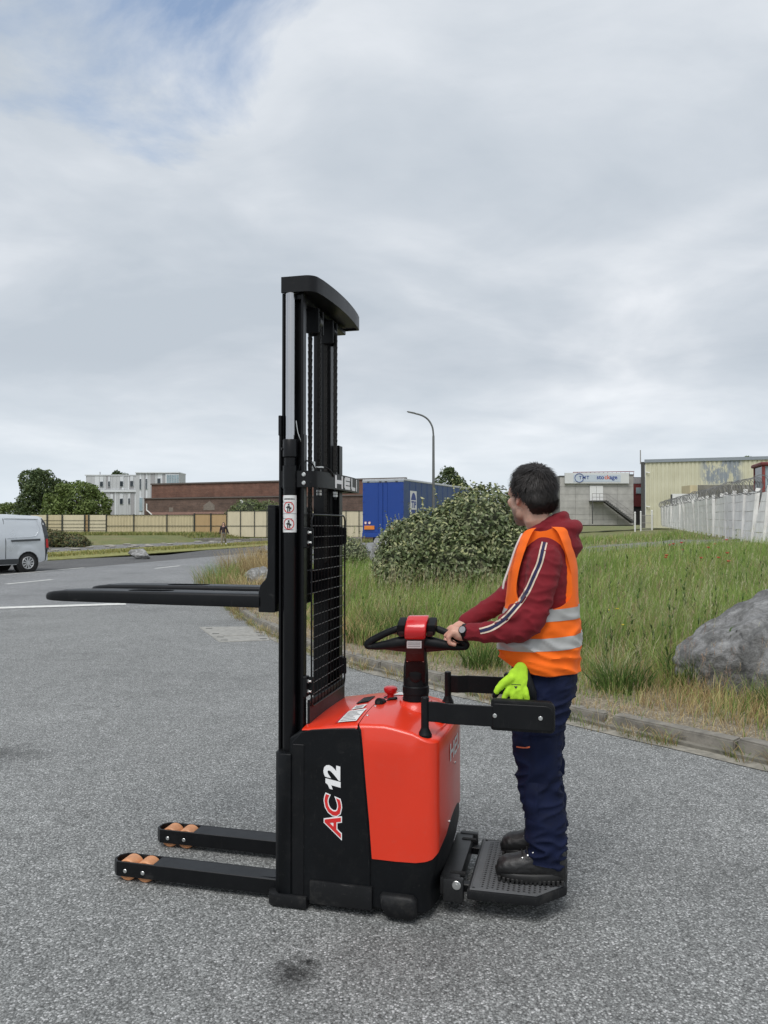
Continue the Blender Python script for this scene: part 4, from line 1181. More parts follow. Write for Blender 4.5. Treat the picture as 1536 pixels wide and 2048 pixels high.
# ---- body: head, neck, torso, limbs, hands as one continuous skin
HC = Vector((1.012, -0.035, 1.764)); TH = R(50)
HF = Vector((-math.cos(TH), math.sin(TH), -0.06)).normalized(); HL = Vector((-math.sin(TH), -math.cos(TH), 0)); HU = HF.cross(HL); HU = HU if HU.z > 0 else -HU
HROT = Matrix((HF, HL, HU)).transposed()
def HP(f, l, u): return HC + HF * f + HL * l + HU * u
body = MB()
def he(c, r): body.ell(HP(*c), r, 24, 16, HROT)
he((-.014, 0, .022), (.100, .079, .106)); he((.034, 0, -.026), (.072, .074, .100)); he((.056, 0, -.085), (.048, .050, .040))
he((.086, 0, -.104), (.022, .028, .020))
for s_ in (-1, 1):
    he((.026, s_ * .054, -.060), (.036, .022, .042)); he((.092, s_ * .032, .022), (.017, .030, .010)); he((.074, s_ * .050, -.018), (.024, .022, .022)); he((.052, s_ * .040, .030), (.040, .036, .036))
    he((.114, s_ * .012, -.036), (.011, .009, .008))
    # ear: shell, rim and lobe
    he((-.010, s_ * .080, -.006), (.019, .008, .029)); he((-.004, s_ * .079, -.032), (.009, .007, .010))
    body.tube([HP(.006, s_ * .083, -.004), HP(.006, s_ * .087, .014), HP(-.008, s_ * .091, .026), HP(-.025, s_ * .092, .019), HP(-.030, s_ * .090, 0), HP(-.022, s_ * .087, -.022), HP(-.008, s_ * .084, -.034)], .0052, 8, round_end=True)
body.tube([HP(.100, 0, .016), HP(.113, 0, -.010), HP(.125, 0, -.032)], [.008, .010, .013], 10, round_end=True)
he((.098, 0, -.060), (.014, .023, .006)); he((.098, 0, -.071), (.012, .020, .007))
body.tube([HP(-.030, 0, -.03), HP(-.032, 0, -.095), (1.068, -.03, 1.60), (1.074, -.03, 1.53)], [.056, .058, .063, .07], 24, round_end=True)
def trunk_ring(cx, hx, hy, z, cy=-0.03, n=28, e=2.3):
    out = []
    for k in range(n):
        a = 2 * math.pi * k / n; c_, s_ = math.cos(a), math.sin(a)
        out.append((cx + hx * math.copysign(abs(c_) ** (2 / e), c_), cy + hy * math.copysign(abs(s_) ** (2 / e), s_), z))
    return out
TR = [(0.88, 1.055, .10, .15), (0.98, 1.06, .105, .15), (1.12, 1.055, .10, .14), (1.26, 1.057, .105, .15), (1.40, 1.065, .105, .165), (1.50, 1.07, .09, .175), (1.56, 1.074, .07, .13), (1.60, 1.076, .058, .07)]
body.rings([trunk_ring(cx, hx, hy, z) for z, cx, hx, hy in TR])
ARM_N = [(1.075, -.187, 1.488), (1.052, -.235, 1.36), (1.004, -.262, 1.228), (.885, -.238, 1.190), (.770, -.205, 1.182)]
ARM_F = [(1.045, .125, 1.495), (.975, .150, 1.40), (.905, .150, 1.315), (.80, .085, 1.245), (.715, .010, 1.195)]
for A_ in (ARM_N, ARM_F): body.tube(A_, [.050, .042, .037, .034, .026], 16, round_end=True)
LEG_N = [(1.068, -.115, .93), (1.045, -.125, .74), (1.045, -.135, .56), (1.075, -.145, .38), (1.082, -.15, .235)]
LEG_F = [(1.075, .055, .93), (1.060, .060, .74), (1.060, .070, .56), (1.080, .080, .38), (1.085, .085, .235)]
for L_ in (LEG_N, LEG_F): body.tube(L_, [.078, .068, .052, .046, .036], 16, round_end=True)
for y in (-.15, .085): body.tube([(1.085, y, .24), (1.08, y, .19), (1.0, y, .175), (.92, y, .17)], [.036, .036, .034, .028], 12, round_end=True)
def finger(pts, r0, r1):
    n = len(pts); body.tube(pts, [lerp(r0, r1, k / (n - 1)) for k in range(n)], 10, round_end=True)
def tpw(u, w, s): return tuple(TP(u, w, s))
# near (left) hand: back of the hand up, closed over the grip bar
W1 = Vector(ARM_N[-1])
body.tube([W1 + Vector((.03, .0, .0)), W1 + Vector((-.01, .002, -.002)), W1 + Vector((-.045, .014, -.012))], [.026, .027, .030], 14, round_end=True, flat=.85)
KN = [Vector((.690, -.215, 1.180)), Vector((.686, -.190, 1.188)), Vector((.684, -.165, 1.186)), Vector((.686, -.142, 1.176))]
body.ell((.722, -.184, 1.168), (.046, .043, .029), 16, 12)
for k, kn in enumerate(KN):
    lng = (.92, 1.0, .98, .86)[3 - k]
    body.tube([Vector((.738, lerp(-.205, -.165, k / 3), 1.170)), kn], [.0175, .0145], 12, round_end=True)
    d1 = Vector((-.026, .000, -.026)) * lng; d2 = Vector((.006, .004, -.032)) * lng; d3 = Vector((.024, .006, -.006)) * lng
    finger([kn, kn + d1 * .5, kn + d1, kn + d1 + d2, kn + d1 + d2 + d3], .0135, .0098)
# thumb reaches forward to the control
finger([Vector((.722, -.155, 1.174)), Vector((.690, -.152, 1.180)), Vector((.664, -.160, 1.170)), Vector((.648, -.166, 1.156))], .0165, .0105)
# far (right) hand: wraps the bar from behind, fingertips show under it
W2 = Vector(ARM_F[-1])
body.tube([W2 + Vector((.03, .03, .018)), W2, W2 + Vector((-.035, -.035, -.022))], [.027, .027, .030], 14, round_end=True, flat=.85)
body.ell(W2 + Vector((-.05, -.055, -.04)), (.038, .030, .036), 16, 12)
for k in range(4):
    b0 = W2 + Vector((-.020 - .021 * k, -.058, -.060)); lng = (.86, .98, 1.0, .9)[k]
    finger([W2 + Vector((-.028 - .018 * k, -.045, -.035)), b0, b0 + Vector((-.004, -.028, -.026)) * lng, b0 + Vector((-.002, -.058, -.030)) * lng, b0 + Vector((0, -.078, -.018)) * lng], .0112, .0085)
finger([W2 + Vector((-.03, -.03, -.02)), W2 + Vector((-.055, -.05, -.02)), W2 + Vector((-.075, -.07, -.04))], .0135, .009)
bme = fused(body, 0.0046, 5)
Vb = coords(bme).astype(float)
hf = (Vb - np.array(HC)) @ np.array(HF); hl = (Vb - np.array(HC)) @ np.array(HL); hu = (Vb - np.array(HC)) @ np.array(HU)
nr_ = np.array([noise.noise(Vector(p) * 60) for p in Vb])
beard = smooth(-.005, .030, hf + nr_ * .01) * smooth(-.036, -.058, hu + nr_ * .012) * smooth(-.135, -.118, hu) * (Vb[:, 2] > 1.60)
side = smooth(.035, .0, np.abs(hf - .016)) * smooth(.03, .0, np.abs(hu + .02)) * 0.5 * (np.abs(hl) > .05) * (Vb[:, 2] > 1.6)
beard = np.clip(beard * 0.72 + side, 0, .85)
skin_c = np.array([0.56, 0.335, 0.25]); red = np.array([.58, .27, .2])
ear = (np.abs(hl) > .075) * (np.abs(hu) < .05) * (np.abs(hf) < .05)
fing = smooth(.735, .66, Vb[:, 0]) * (Vb[:, 2] > 1.0) * (Vb[:, 2] < 1.3) * .55
base = skin_c[None] * (1 - np.clip(ear + fing, 0, 1)[:, None]) + red[None] * np.clip(ear + fing, 0, 1)[:, None]
colb = base * (1 - beard[:, None]) + np.array([.10, .062, .045])[None] * beard[:, None]
a_ = bme.color_attributes.new('Col', 'FLOAT_COLOR', 'POINT'); c4 = np.ones((len(Vb), 4), np.float32); c4[:, :3] = colb; a_.data.foreach_set('color', c4.ravel())
body_o = pmesh(bme, 'body', 'skin')
for s_ in (-1, 1):
    e = MB().ell(HP(.092, s_ * .031, .004), (.011, .011, .011), 14, 10).mesh('e'); eo = pmesh(e, 'eye', 'eye_white')
    e = MB().ell(HP(.1025, s_ * .031, .004), (.0022, .005, .005), 12, 8, HROT).mesh('e'); pmesh(e, 'iris', 'hair_dark', eo)
    e = MB().tube([HP(.106, s_ * .014, .024), HP(.105, s_ * .034, .030), HP(.092, s_ * .054, .026)], [.003, .0038, .002], 8, round_end=True).mesh('e'); pmesh(e, 'eyebrow', 'hair_dark')

# ---- hoodie
hm_ = MB()
HT = [(1.00, 1.058, .135, .172), (1.10, 1.055, .140, .172), (1.25, 1.055, .137, .172), (1.38, 1.060, .134, .184), (1.46, 1.064, .126, .196), (1.525, 1.070, .106, .190), (1.57, 1.073, .088, .150), (1.61, 1.076, .074, .098), (1.64, 1.078, .066, .074)]
hm_.rings([trunk_ring(*interp(HT, z), z) for z in np.linspace(1.0, 1.64, 26)])
hm_.tube(ARM_N[:1] + curve(ARM_N, 6)[1:-1] + [(.760, -.203, 1.181)], None or [lerp(.074, .060, min(1, k / 10)) if k < 11 else lerp(.060, .040, min(1, (k - 11) / 12)) for k in range(len(ARM_N[:1] + curve(ARM_N, 6)[1:-1]) + 1)], 20, round_end=True)
n_ = len(curve(ARM_F, 6))
hm_.tube(curve(ARM_F, 6), [lerp(.072, .040, k / (n_ - 1)) for k in range(n_)], 20, round_end=True)
hm_.ell((.966, -.258, 1.262), (.052, .050, .056), 16, 10, Matrix.Rotation(.7, 3, 'Y')); hm_.ell((.925, -.248, 1.225), (.05, .047, .045), 16, 10)
# ribbed cuffs
hm_.tube([(.79, -.211, 1.184), (.752, -.199, 1.180)], .0385, 18); 
# hood lying on the back: collar rolls and bag
hm_.tube(curve([(.985, -.090, 1.545), (.998, -.098, 1.590), (1.04, -.108, 1.618), (1.095, -.090, 1.655), (1.140, -.055, 1.675), (1.152, -.02, 1.678), (1.145, .02, 1.675), (1.10, .06, 1.65), (1.04, .07, 1.62), (.99, .04, 1.56)], 5), .025, 14, round_end=True)
hm_.tube(curve([(1.08, -.100, 1.60), (1.13, -.100, 1.615), (1.18, -.070, 1.625), (1.198, -.02, 1.628), (1.17, .045, 1.62), (1.10, .075, 1.59)], 5), .036, 14, round_end=True)
hm_.tube(curve([(1.13, -.09, 1.555), (1.175, -.075, 1.555), (1.20, -.02, 1.545), (1.17, .05, 1.555)], 5), .034, 14, round_end=True)
hm_.ell((1.148, -.02, 1.585), (.068, .112, .085), 18, 12); hm_.ell((1.17, -.02, 1.55), (.055, .10, .07), 18, 12)
hme = fused(hm_, 0.0062, 9)
Vh = coords(hme).astype(float); Nh = normals(hme).astype(float)
elb = np.exp(-(np.linalg.norm(Vh - np.array(ARM_N[2]), axis=1) / .13) ** 2) + np.exp(-(np.linalg.norm(Vh - np.array(ARM_F[2]), axis=1) / .12) ** 2)
arm_d = smooth(-.20, -.23, Vh[:, 1])
d = np.zeros(len(Vh))
for i, p in enumerate(Vh):
    w = .0026 + .0042 * elb[i] + .0022 * arm_d[i]
    d[i] = w * (ridge((p[0] + .35 * p[2], p[1], p[2]), (13, 7, 24), 3.0) ** 2 * 1.2 - .5) + .0015 * noise.noise(Vector(p) * 40)
cuff = smooth(.80, .79, Vh[:, 0]) * (Vh[:, 1] < -.15)
d += cuff * .0012 * np.sin(np.arctan2(Vh[:, 2] - 1.182, Vh[:, 1] + .205) * 26)
setco(hme, Vh + Nh * d[:, None])
hood_bvh_src = (coords(hme).copy(), [tuple(p.vertices) for p in hme.polygons])
hoodie = pmesh(hme, 'hoodie', 'hoodie_cloth')
bvh_h = BVHTree.FromPolygons([tuple(v) for v in hood_bvh_src[0]], hood_bvh_src[1])
def ribbon(path, w0, w1, off, name, mat, parent, bvh, k=40):
    pts = curve([(x, -1, z) for x, z in path], 10); mb = MB(); vs = []
    for i, p in enumerate(pts):
        t = (pts[min(i + 1, len(pts) - 1)] - pts[max(i - 1, 0)]); n = Vector((-t.z, 0, t.x)).normalized()
        for w in (w0, lerp(w0, w1, .5), w1):
            q = p + n * w; hit = bvh.ray_cast(Vector((q.x, -1.0, q.z)), Vector((0, 1, 0)))
            loc, nor = (hit[0], hit[1]) if hit[0] else (q, Vector((0, -1, 0)))
            if nor.y > 0: nor = -nor
            vs.append(loc + nor * off)
    mb.add(vs, [f for i in range(len(pts) - 1) for f in ((3 * i, 3 * i + 3, 3 * i + 4, 3 * i + 1), (3 * i + 1, 3 * i + 4, 3 * i + 5, 3 * i + 2))])
    return pmesh(mb.mesh('r'), name, mat, parent)
SP = [(1.074, 1.566), (1.059, 1.49), (1.036, 1.432), (1.013, 1.378), (0.993, 1.345), (0.973, 1.316), (0.942, 1.279), (0.912, 1.247), (0.86, 1.21), (0.809, 1.193)]
ribbon(SP, -.0125, .0125, .0016, 'sleeve_stripe', 'stripe_cream', hoodie, bvh_h)
ribbon(SP, -.0062, .0062, .0026, 'sleeve_stripe', 'stripe_navy', hoodie, bvh_h)
pmesh(MB().tube(curve([(.975, -.118, 1.60), (.950, -.150, 1.54), (.925, -.172, 1.46), (.905, -.188, 1.40), (.900, -.192, 1.37)], 6), .0048, 8, round_end=True).mesh('c'), 'drawstring', 'cord_white', hoodie)

# ---- trousers
tm = MB()
WT = [(.86, 1.060, .125, .165), (.93, 1.068, .138, .180), (1.0, 1.068, .138, .178), (1.075, 1.062, .132, .170)]
tm.rings([trunk_ring(*interp(WT, z), z) for z in np.linspace(.86, 1.075, 9)])
def leg_rings(tab, cy_tab):
    for_z = np.linspace(tab[0][0], tab[-1][0], 40); out = []
    for z in for_z:
        cx, hx, hy = interp(tab, z); cy = interp(cy_tab, z)[0]
        out.append(trunk_ring(cx, hx, hy, z, cy, 24, 2.1))
    return out
LN = [(.205, 1.075, .078, .070), (.235, 1.074, .074, .064), (.30, 1.076, .084, .070), (.40, 1.072, .088, .074), (.50, 1.052, .090, .076), (.58, 1.043, .094, .080), (.72, 1.038, .106, .092), (.84, 1.050, .122, .100), (.95, 1.066, .130, .098)]
LNc = [(.16, -.152), (.4, -.148), (.6, -.135), (.95, -.112)]
LF = [(.200, 1.080, .074, .066), (.235, 1.078, .072, .062), (.30, 1.078, .080, .068), (.40, 1.072, .085, .072), (.50, 1.058, .088, .074), (.58, 1.050, .092, .078), (.72, 1.048, .104, .090), (.84, 1.056, .120, .098), (.95, 1.068, .128, .096)]
LFc = [(.16, .088), (.4, .082), (.6, .070), (.95, .050)]
tm.rings(leg_rings(LN, LNc)); tm.rings(leg_rings(LF, LFc))
tme = fused(tm, 0.0062, 3)
Vt = coords(tme).astype(float); Nt = normals(tme).astype(float); d = np.zeros(len(Vt))
for i, p in enumerate(Vt):
    z = p[2]
    kn = math.exp(-((z - .56) / .10) ** 2); ank = math.exp(-((z - .25) / .085) ** 2); hip = math.exp(-((z - .86) / .09) ** 2)
    w = .0034 + .012 * kn + .016 * ank + .009 * hip
    d[i] = w * (ridge((p[0] * 1 + .5 * z, p[1], z - .35 * p[0]), (9, 6, 22), 7.0) ** 2 * 1.25 - .55) + .0022 * noise.noise(Vector((p[0] * 16, p[1] * 16, z * 7)))
setco(tme, Vt + Nt * d[:, None])
tb_src = (coords(tme).copy(), [tuple(p.vertices) for p in tme.polygons])
trousers = pmesh(tme, 'trousers', 'trouser_cloth')
bvh_t = BVHTree.FromPolygons([tuple(v) for v in tb_src[0]], tb_src[1])
ribbon([(.955, .700), (.985, .704), (1.012, .711)], -.0028, .0028, .002, 'pocket_piping', 'orange_thread', trousers, bvh_t)
# cargo pocket on the thigh, conforming to the leg
def cloth_patch(x0, x1, z0, z1, off, name, mat, parent, bvh, k=12):
    mb = MB(); vs = []; n = k + 1
    for i in range(n):
        for j in range(n):
            s_, t = i / k, j / k; hit = bvh.ray_cast(Vector((lerp(x0, x1, s_), -1, lerp(z0, z1, t))), Vector((0, 1, 0)))
            p = hit[0] if hit[0] else Vector((lerp(x0, x1, s_), -.2, lerp(z0, z1, t)))
            e = min(s_, 1 - s_, t, 1 - t) * k
            vs.append(p + Vector((0, -1, 0)) * (off * min(1, .15 + e * .6)))
    mb.add(vs, [(i * n + j, (i + 1) * n + j, (i + 1) * n + j + 1, i * n + j + 1) for i in range(k) for j in range(k)])
    return pmesh(mb.mesh('p'), name, mat, parent)
cloth_patch(1.015, 1.125, .56, .765, .009, 'cargo_pocket', 'trouser_cloth', trousers, bvh_t)
cloth_patch(1.010, 1.130, .755, .800, .014, 'pocket_flap', 'trouser_cloth', trousers, bvh_t, 8)
cloth_patch(.985, 1.045, .40, .56, .006, 'knee_patch', 'trouser_cloth', trousers, bvh_t)

# ---- vest: shell cut for arms, neck and hem
VT = [(.96, 1.050, .160, .192), (1.04, 1.048, .168, .200), (1.13, 1.043, .180, .206), (1.2, 1.048, .172, .203), (1.3, 1.055, .158, .199), (1.44, 1.060, .150, .206), (1.52, 1.068, .132, .212), (1.57, 1.073, .118, .202), (1.612, 1.077, .106, .168), (1.65, 1.078, .094, .108)]
def vest_surface():
    mb = MB(); rings = []
    for z in np.linspace(.96, 1.65, 90):
        cx, hx, hy = interp(VT, z); ring = []
        for (x, y, _) in trunk_ring(cx, hx, hy, z, -.03, 96, 2.25):
            low = float(smooth(1.42, 1.05, z)); nv = Vector((x - cx, y + .03, 0)).normalized(); an = math.atan2(y + .03, x - cx)
            w = .0035 + .011 * low
            k = w * 1.2 * noise.noise(Vector((math.cos(an) * 2.6, math.sin(an) * 2.6, z * 1.6))) + .015 * low * (ridge((math.cos(an) * .12 + z * .35, math.sin(an) * .12, z), (16, 16, 15), 2.0) ** 2 - .4)
            p = Vector((x, y, z)) + nv * k
            ring.append(p)
        rings.append(ring)
    mb.rings(rings); return mb.mesh('v')
vm_ = vest_surface()
cutm = bpy.data.materials.new('cut'); keepm = MAT['vest_cloth']
vm_.materials.append(keepm)
AH = [(1.078, 1.640), (1.03, 1.620), (.992, 1.53), (.966, 1.44), (.956, 1.36), (.975, 1.305), (1.03, 1.285), (1.09, 1.285), (1.145, 1.300), (1.180, 1.335), (1.187, 1.39), (1.180, 1.45), (1.160, 1.53), (1.125, 1.615)]
AHc = [(p.x, p.z) for p in curve([(x, 0, z) for x, z in AH + AH[:1]], 5)[:-1]]
cuts = [prism_mesh(AHc, 'y', -.6, -.157), prism_mesh(AHc, 'y', .097, .6)]
nk = MB(); nk.rings([[(1.055 + .100 * s_ * math.cos(a), -.03 + .098 * s_ * math.sin(a), z) for a in np.linspace(0, 2 * math.pi, 33)[:-1]] for s_, z in ((.55, 1.45), (.95, 1.55), (1.14, 1.59), (1.42, 1.63), (1.75, 1.67))]); cuts.append(nk.mesh('n'))
cuts.append(prism_mesh([(-.03 - .105, 1.70), (-.03 - .095, 1.55), (-.03 - .004, 1.16), (-.03 - .003, .9), (-.03 + .003, .9), (-.03 + .004, 1.16), (-.03 + .095, 1.55), (-.03 + .105, 1.70)], 'x', .6, 1.03))
for c_ in cuts: c_.materials.append(cutm)
# hem: lowest under the side seam, higher at the front
cuts.append(prism_mesh([(.7, 1.095), (.86, 1.075), (.93, 1.038), (1.0, 1.018), (1.08, 1.008), (1.25, 1.012), (1.4, 1.02), (1.4, .9), (.7, .9)], 'y', -.6, .6)); cuts[-1].materials.append(cutm)
vo = boolean(vm_, cuts)
ci = [i for i, m_ in enumerate(vo.materials) if m_ and m_.name.startswith('cut')]
b = bmesh.new(); b.from_mesh(vo)
# keep only outer-shell faces (drop what the cutters left, and the end caps)
kill = [f for f in b.faces if f.material_index in ci or abs(f.normal.z) > .985 and len(f.verts) > 20]
bmesh.ops.delete(b, geom=kill, context='FACES')
def band_faces(b, planes):
    for co_, no_ in planes:
        bmesh.ops.bisect_plane(b, geom=b.verts[:] + b.edges[:] + b.faces[:], plane_co=co_, plane_no=no_, dist=1e-6)
# two tape bands, each dipping slightly at the side seam
bands = []
for (zf, zb, w) in ((1.252, 1.268, .050), (1.128, 1.150, .053)):
    sl = (zb - zf) / .33
    nrm = Vector((-sl, 0, 1)).normalized()
    c0 = Vector((1.05, 0, (zf + zb) / 2))
    bands.append((c0 - nrm * w / 2, c0 + nrm * w / 2, nrm))
band_faces(b, [(p, n_2) for a0_, a1_, n_2 in bands for p in (a0_, a1_)])
vf = MB(); tapes = [MB(), MB()]
b.normal_update()
for v in b.verts: v.co += v.normal * 0.0
for f in b.faces:
    c_ = f.calc_center_median()
    for k, (a0_, a1_, n_2) in enumerate(bands):
        if (c_ - a0_).dot(n_2) > 0 and (c_ - a1_).dot(n_2) < 0:
            tapes[k].add([v.co + v.normal * .0022 for v in f.verts], [tuple(range(len(f.verts)))])
bmesh.ops.remove_doubles(b, verts=b.verts[:], dist=1e-5)
vme = bpy.data.meshes.new('vest'); b.to_mesh(vme); b.free()
vest = pmesh(vme, 'safety_vest', 'vest_cloth', None, 60)
so = vest.modifiers.new('s', 'SOLIDIFY'); so.thickness = .003; so.offset = -1
bvh_v = None
for t in tapes:
    me = t.mesh('t', fix=False); b = bmesh.new(); b.from_mesh(me); bmesh.ops.remove_doubles(b, verts=b.verts[:], dist=1e-4); b.to_mesh(me); b.free()
    pmesh(me, 'reflective_band', 'reflective_tape', vest, 60)
# edge binding along the hem
# ---- hair: a cap of short tufts
rng = random.Random(3); fabric('hair_light', (.022, .015, .011), bump=0)
cap_v = MB()
def scalp(a, e):   # a: angle round (0 front, + left), e: elevation
    d = Vector((math.cos(e) * math.cos(a), math.cos(e) * math.sin(a), math.sin(e)))
    return d
def scalp_pt(d, grow):
    c0 = Vector((-.014, 0, .022)); r = Vector((.100 + grow, .079 + grow, .106 + grow))
    e_ = 2.1 + 3.2 * min(.5, max(0, -d.x) * max(0, -d.z) * 1.3)
    k = (abs(d.x / r.x) ** e_ + abs(d.y / r.y) ** e_ + abs(d.z / r.z) ** e_) ** (-1 / e_)
    return c0 + d * k
def hairline(a):   # lowest elevation that carries hair
    aa = abs(math.degrees(a))
    return R(interp([(0, 52), (48, 50), (62, 42), (73, 27), (80, 6), (85, -18), (90, -23), (96, 3), (107, -4), (118, -36), (140, -56), (180, -62)], aa)[0])
core = MB(); rings = []
na, ne = 64, 22; vs = []
for i in range(na):
    a = 2 * math.pi * i / na - math.pi
    for j in range(ne + 1):
        e = lerp(hairline(a), R(90), (j / ne) ** .85); d_ = scalp(a, e)
        th = .007 * min(1, j / 4) + .001
        th += .006 * max(0, math.sin(e)) + .005 * noise.noise(d_ * 4) + .004 * noise.noise(d_ * 13)
        p = scalp_pt(d_, th - .002); vs.append(HP(*p))
core.add(vs, [(i * (ne + 1) + j, ((i + 1) % na) * (ne + 1) + j, ((i + 1) % na) * (ne + 1) + j + 1, i * (ne + 1) + j + 1) for i in range(na) for j in range(ne)])
hair = pmesh(core.mesh('h'), 'hair', 'hair_dark')
V_, F_ = [], []
crown_d = Vector((-.55, .12, .82)).normalized()
for n_i in range(15000):
    a = rng.uniform(-math.pi, math.pi); u = rng.random()
    e = math.asin(lerp(math.sin(hairline(a)), 1, u ** .9)); d_ = scalp(a, e)
    p0 = scalp_pt(d_, .005 + .006 * max(0, math.sin(e)) + rng.uniform(-.002, .003))
    nrm = Vector((d_.x / .1, d_.y / .079, d_.z / .094)).normalized()
    flow = (d_ - crown_d * d_.dot(crown_d)); flow = (flow - nrm * flow.dot(nrm))
    if flow.length < 1e-3: flow = Vector((1, 0, 0))
    flow = flow.normalized() + noise.noise_vector(d_ * 5.5) * .75
    flow.normalize(); flow = (flow + Vector((rng.gauss(0, .16), rng.gauss(0, .16), rng.gauss(0, .12)))); flow = (flow - nrm * flow.dot(nrm)).normalized()
    ln = rng.uniform(.022, .046) * (1.0 + .25 * (d_.z > .3)) * (.7 if math.degrees(e) < -15 else 1)
    if abs(math.degrees(a)) < 84 and e < hairline(a) + R(24): ln *= .45
    lift = rng.uniform(.08, .38) + .25 * max(0, noise.noise(d_ * 9 + Vector((4, 0, 0)))) * (1.4 if d_.z > .2 else .5); w = rng.uniform(.0008, .0017); sd = nrm.cross(flow)
    q = [p0, p0 + flow * ln * .5 + nrm * ln * lift * .55, p0 + flow * ln + nrm * ln * (lift * .45)]
    o = len(V_)
    for k, (c_, ww) in enumerate(zip(q, (w, w * .85, w * .15))):
        V_.append(tuple(HP(*(c_ + sd * ww)) - PO)); V_.append(tuple(HP(*(c_ - sd * ww)) - PO))
    F_ += [(o, o + 2, o + 3, o + 1), (o + 2, o + 4, o + 5, o + 3)]
ho = link('hair_strands', numpy_mesh('hair_strands', np.array(V_), np.array(F_)), 'hair_dark', hair, 180); tag(ho, kind='stuff')

# ---- boots
def boot(cy, x_toe, rot):
    z0 = 0.1285
    st = [(0.00, .032, .064, .034), (.010, .042, .080, .030), (.035, .050, .097, .026), (.08, .052, .108, .022), (.12, .048, .122, .022), (.16, .045, .140, .022), (.20, .044, .155, .022), (.245, .043, .158, .022), (.272, .039, .148, .024), (.288, .030, .125, .030)]
    m = Matrix.Translation((x_toe, cy, 0)) @ Matrix.Rotation(rot, 4, 'Z')
    up = MB(); rings = []
    for x, hw, zt, zb in st:
        n = 20; ring = []
        for k in range(n):
            a = 2 * math.pi * k / n; c_, s_ = math.cos(a), math.sin(a); zc_ = (zt + zb) / 2; hz_ = (zt - zb) / 2
            e = 2.6 if s_ < 0 else 2.0
            ring.append(m @ Vector((x, hw * math.copysign(abs(c_) ** (2 / e), c_), z0 + zc_ + hz_ * math.copysign(abs(s_) ** (2 / e), s_))))
        rings.append(ring)
    up.rings(rings)
    up.tube([m @ Vector((.215, 0, z0 + .10)), m @ Vector((.222, 0, z0 + .20))], [.052, .050], 20)
    me = fused(up, .005, 4)
    Vc = coords(me).astype(float); Nc = normals(me).astype(float)
    dd = np.array([.0016 * ridge(p, (30, 30, 55), 1.0) for p in Vc]); setco(me, Vc + Nc * dd[:, None])
    bo = pmesh(me, 'boot', 'boot_leather')
    # sole with rand and lugs
    out = []
    for t in np.linspace(0, 1, 40):
        a = t * 2 * math.pi; c_, s_ = math.cos(a), math.sin(a)
        x = .1435 - .1475 * math.copysign(abs(c_) ** .8, c_); hw = interp([(-.01, .030), (.03, .047), (.09, .053), (.16, .045), (.23, .044), (.29, .036)], x)[0]
        out.append((x, hw * math.copysign(abs(s_) ** .7, s_)))
    out = out[:-1]
    def lift(x): return .012 * max(0, (.06 - x) / .06) ** 2 + .010 * float(smooth(.15, .27, x))
    so_ = MB(); so_.rings([[m @ Vector((.1435 + (x - .1435) * g, y * g, z0 + z + (lift(x) if z > .01 else lift(x) * .35))) for x, y in out] for z, g in ((.008, .97), (.010, 1.0), (.026, 1.03), (.034, 1.03), (.040, .985), (.042, .9))])
    sole = pmesh(so_.mesh('s'), 'sole', 'boot_sole', bo, 50)
    lg = MB(); nl = 15
    for k in range(nl):
        x = .012 + .262 * k / (nl - 1)
        for sy in (-1, 1):
            hw = interp([(-.01, .030), (.03, .047), (.09, .053), (.16, .045), (.23, .044), (.29, .036)], x)[0]
            lg.box(x - .0058, x + .0058, sy * hw - .012 if sy > 0 else -hw - .0003, sy * hw + .0003 if sy > 0 else -hw + .012, z0 + .0002, z0 + .0200, .0015, 1, m @ Matrix.Translation((0, 0, lift(x) * .35)))
    tag(pmesh(lg.mesh('l'), 'tread_lugs', 'boot_sole', sole, 30), kind='stuff')
    # laces and hooks
    lc = MB()
    for k in range(4):
        x = .105 + .022 * k; z = z0 + .116 + .0125 * k
        lc.tube([m @ Vector((x + .004, -.030, z - .006)), m @ Vector((x, -.012, z + .006)), m @ Vector((x, .012, z + .006)), m @ Vector((x + .004, .030, z - .006))], .0028, 6, round_end=True)
        hk = MB().box(x - .0, x + .008, -.0405, -.032, z - .016, z - .006, .002, 1, m).mesh('h'); pmesh(hk, 'lace_hook', 'zinc', bo, 30)
    tag(pmesh(lc.mesh('l'), 'laces', 'hole_black', bo), kind='stuff')
    return bo
boot(-.158, .868, R(2)); boot(.092, .866, R(-4))

# ---- watch
wm = MB(); W0 = Vector((.742, -.197, 1.178)); wd_ = (Vector(ARM_N[-1]) - Vector(ARM_N[-2])).normalized()
a1 = wd_.cross(Vector((0, 0, 1))).normalized(); a2 = wd_.cross(a1)
ringp = [W0 + a1 * .0315 * math.cos(t) + a2 * .0335 * math.sin(t) for t in np.linspace(0, 2 * math.pi, 29)[:-1]]
rings = []
for p in ringp:
    o_ = (p - W0).normalized(); rings.append([p + wd_ * .011 - o_ * .001, p + wd_ * .011 + o_ * .003, p - wd_ * .011 + o_ * .003, p - wd_ * .011 - o_ * .001])
wm.rings(rings + [rings[0]], cap=False)
watch = pmesh(wm.mesh('w'), 'wristwatch', 'black_plastic', None, 40)
od = Vector((.1, -.92, .38)); od = (od - wd_ * od.dot(wd_)).normalized(); cen = W0 + od * .0335
pmesh(MB().cyl(cen - od * .002, cen + od * .009, .019, 26, bev=.003).mesh('d'), 'watch_case', 'black_plastic', watch, 40)
pmesh(MB().cyl(cen + od * .0088, cen + od * .0096, .0145, 26).mesh('d'), 'watch_dial', 'label_print', watch, 40)

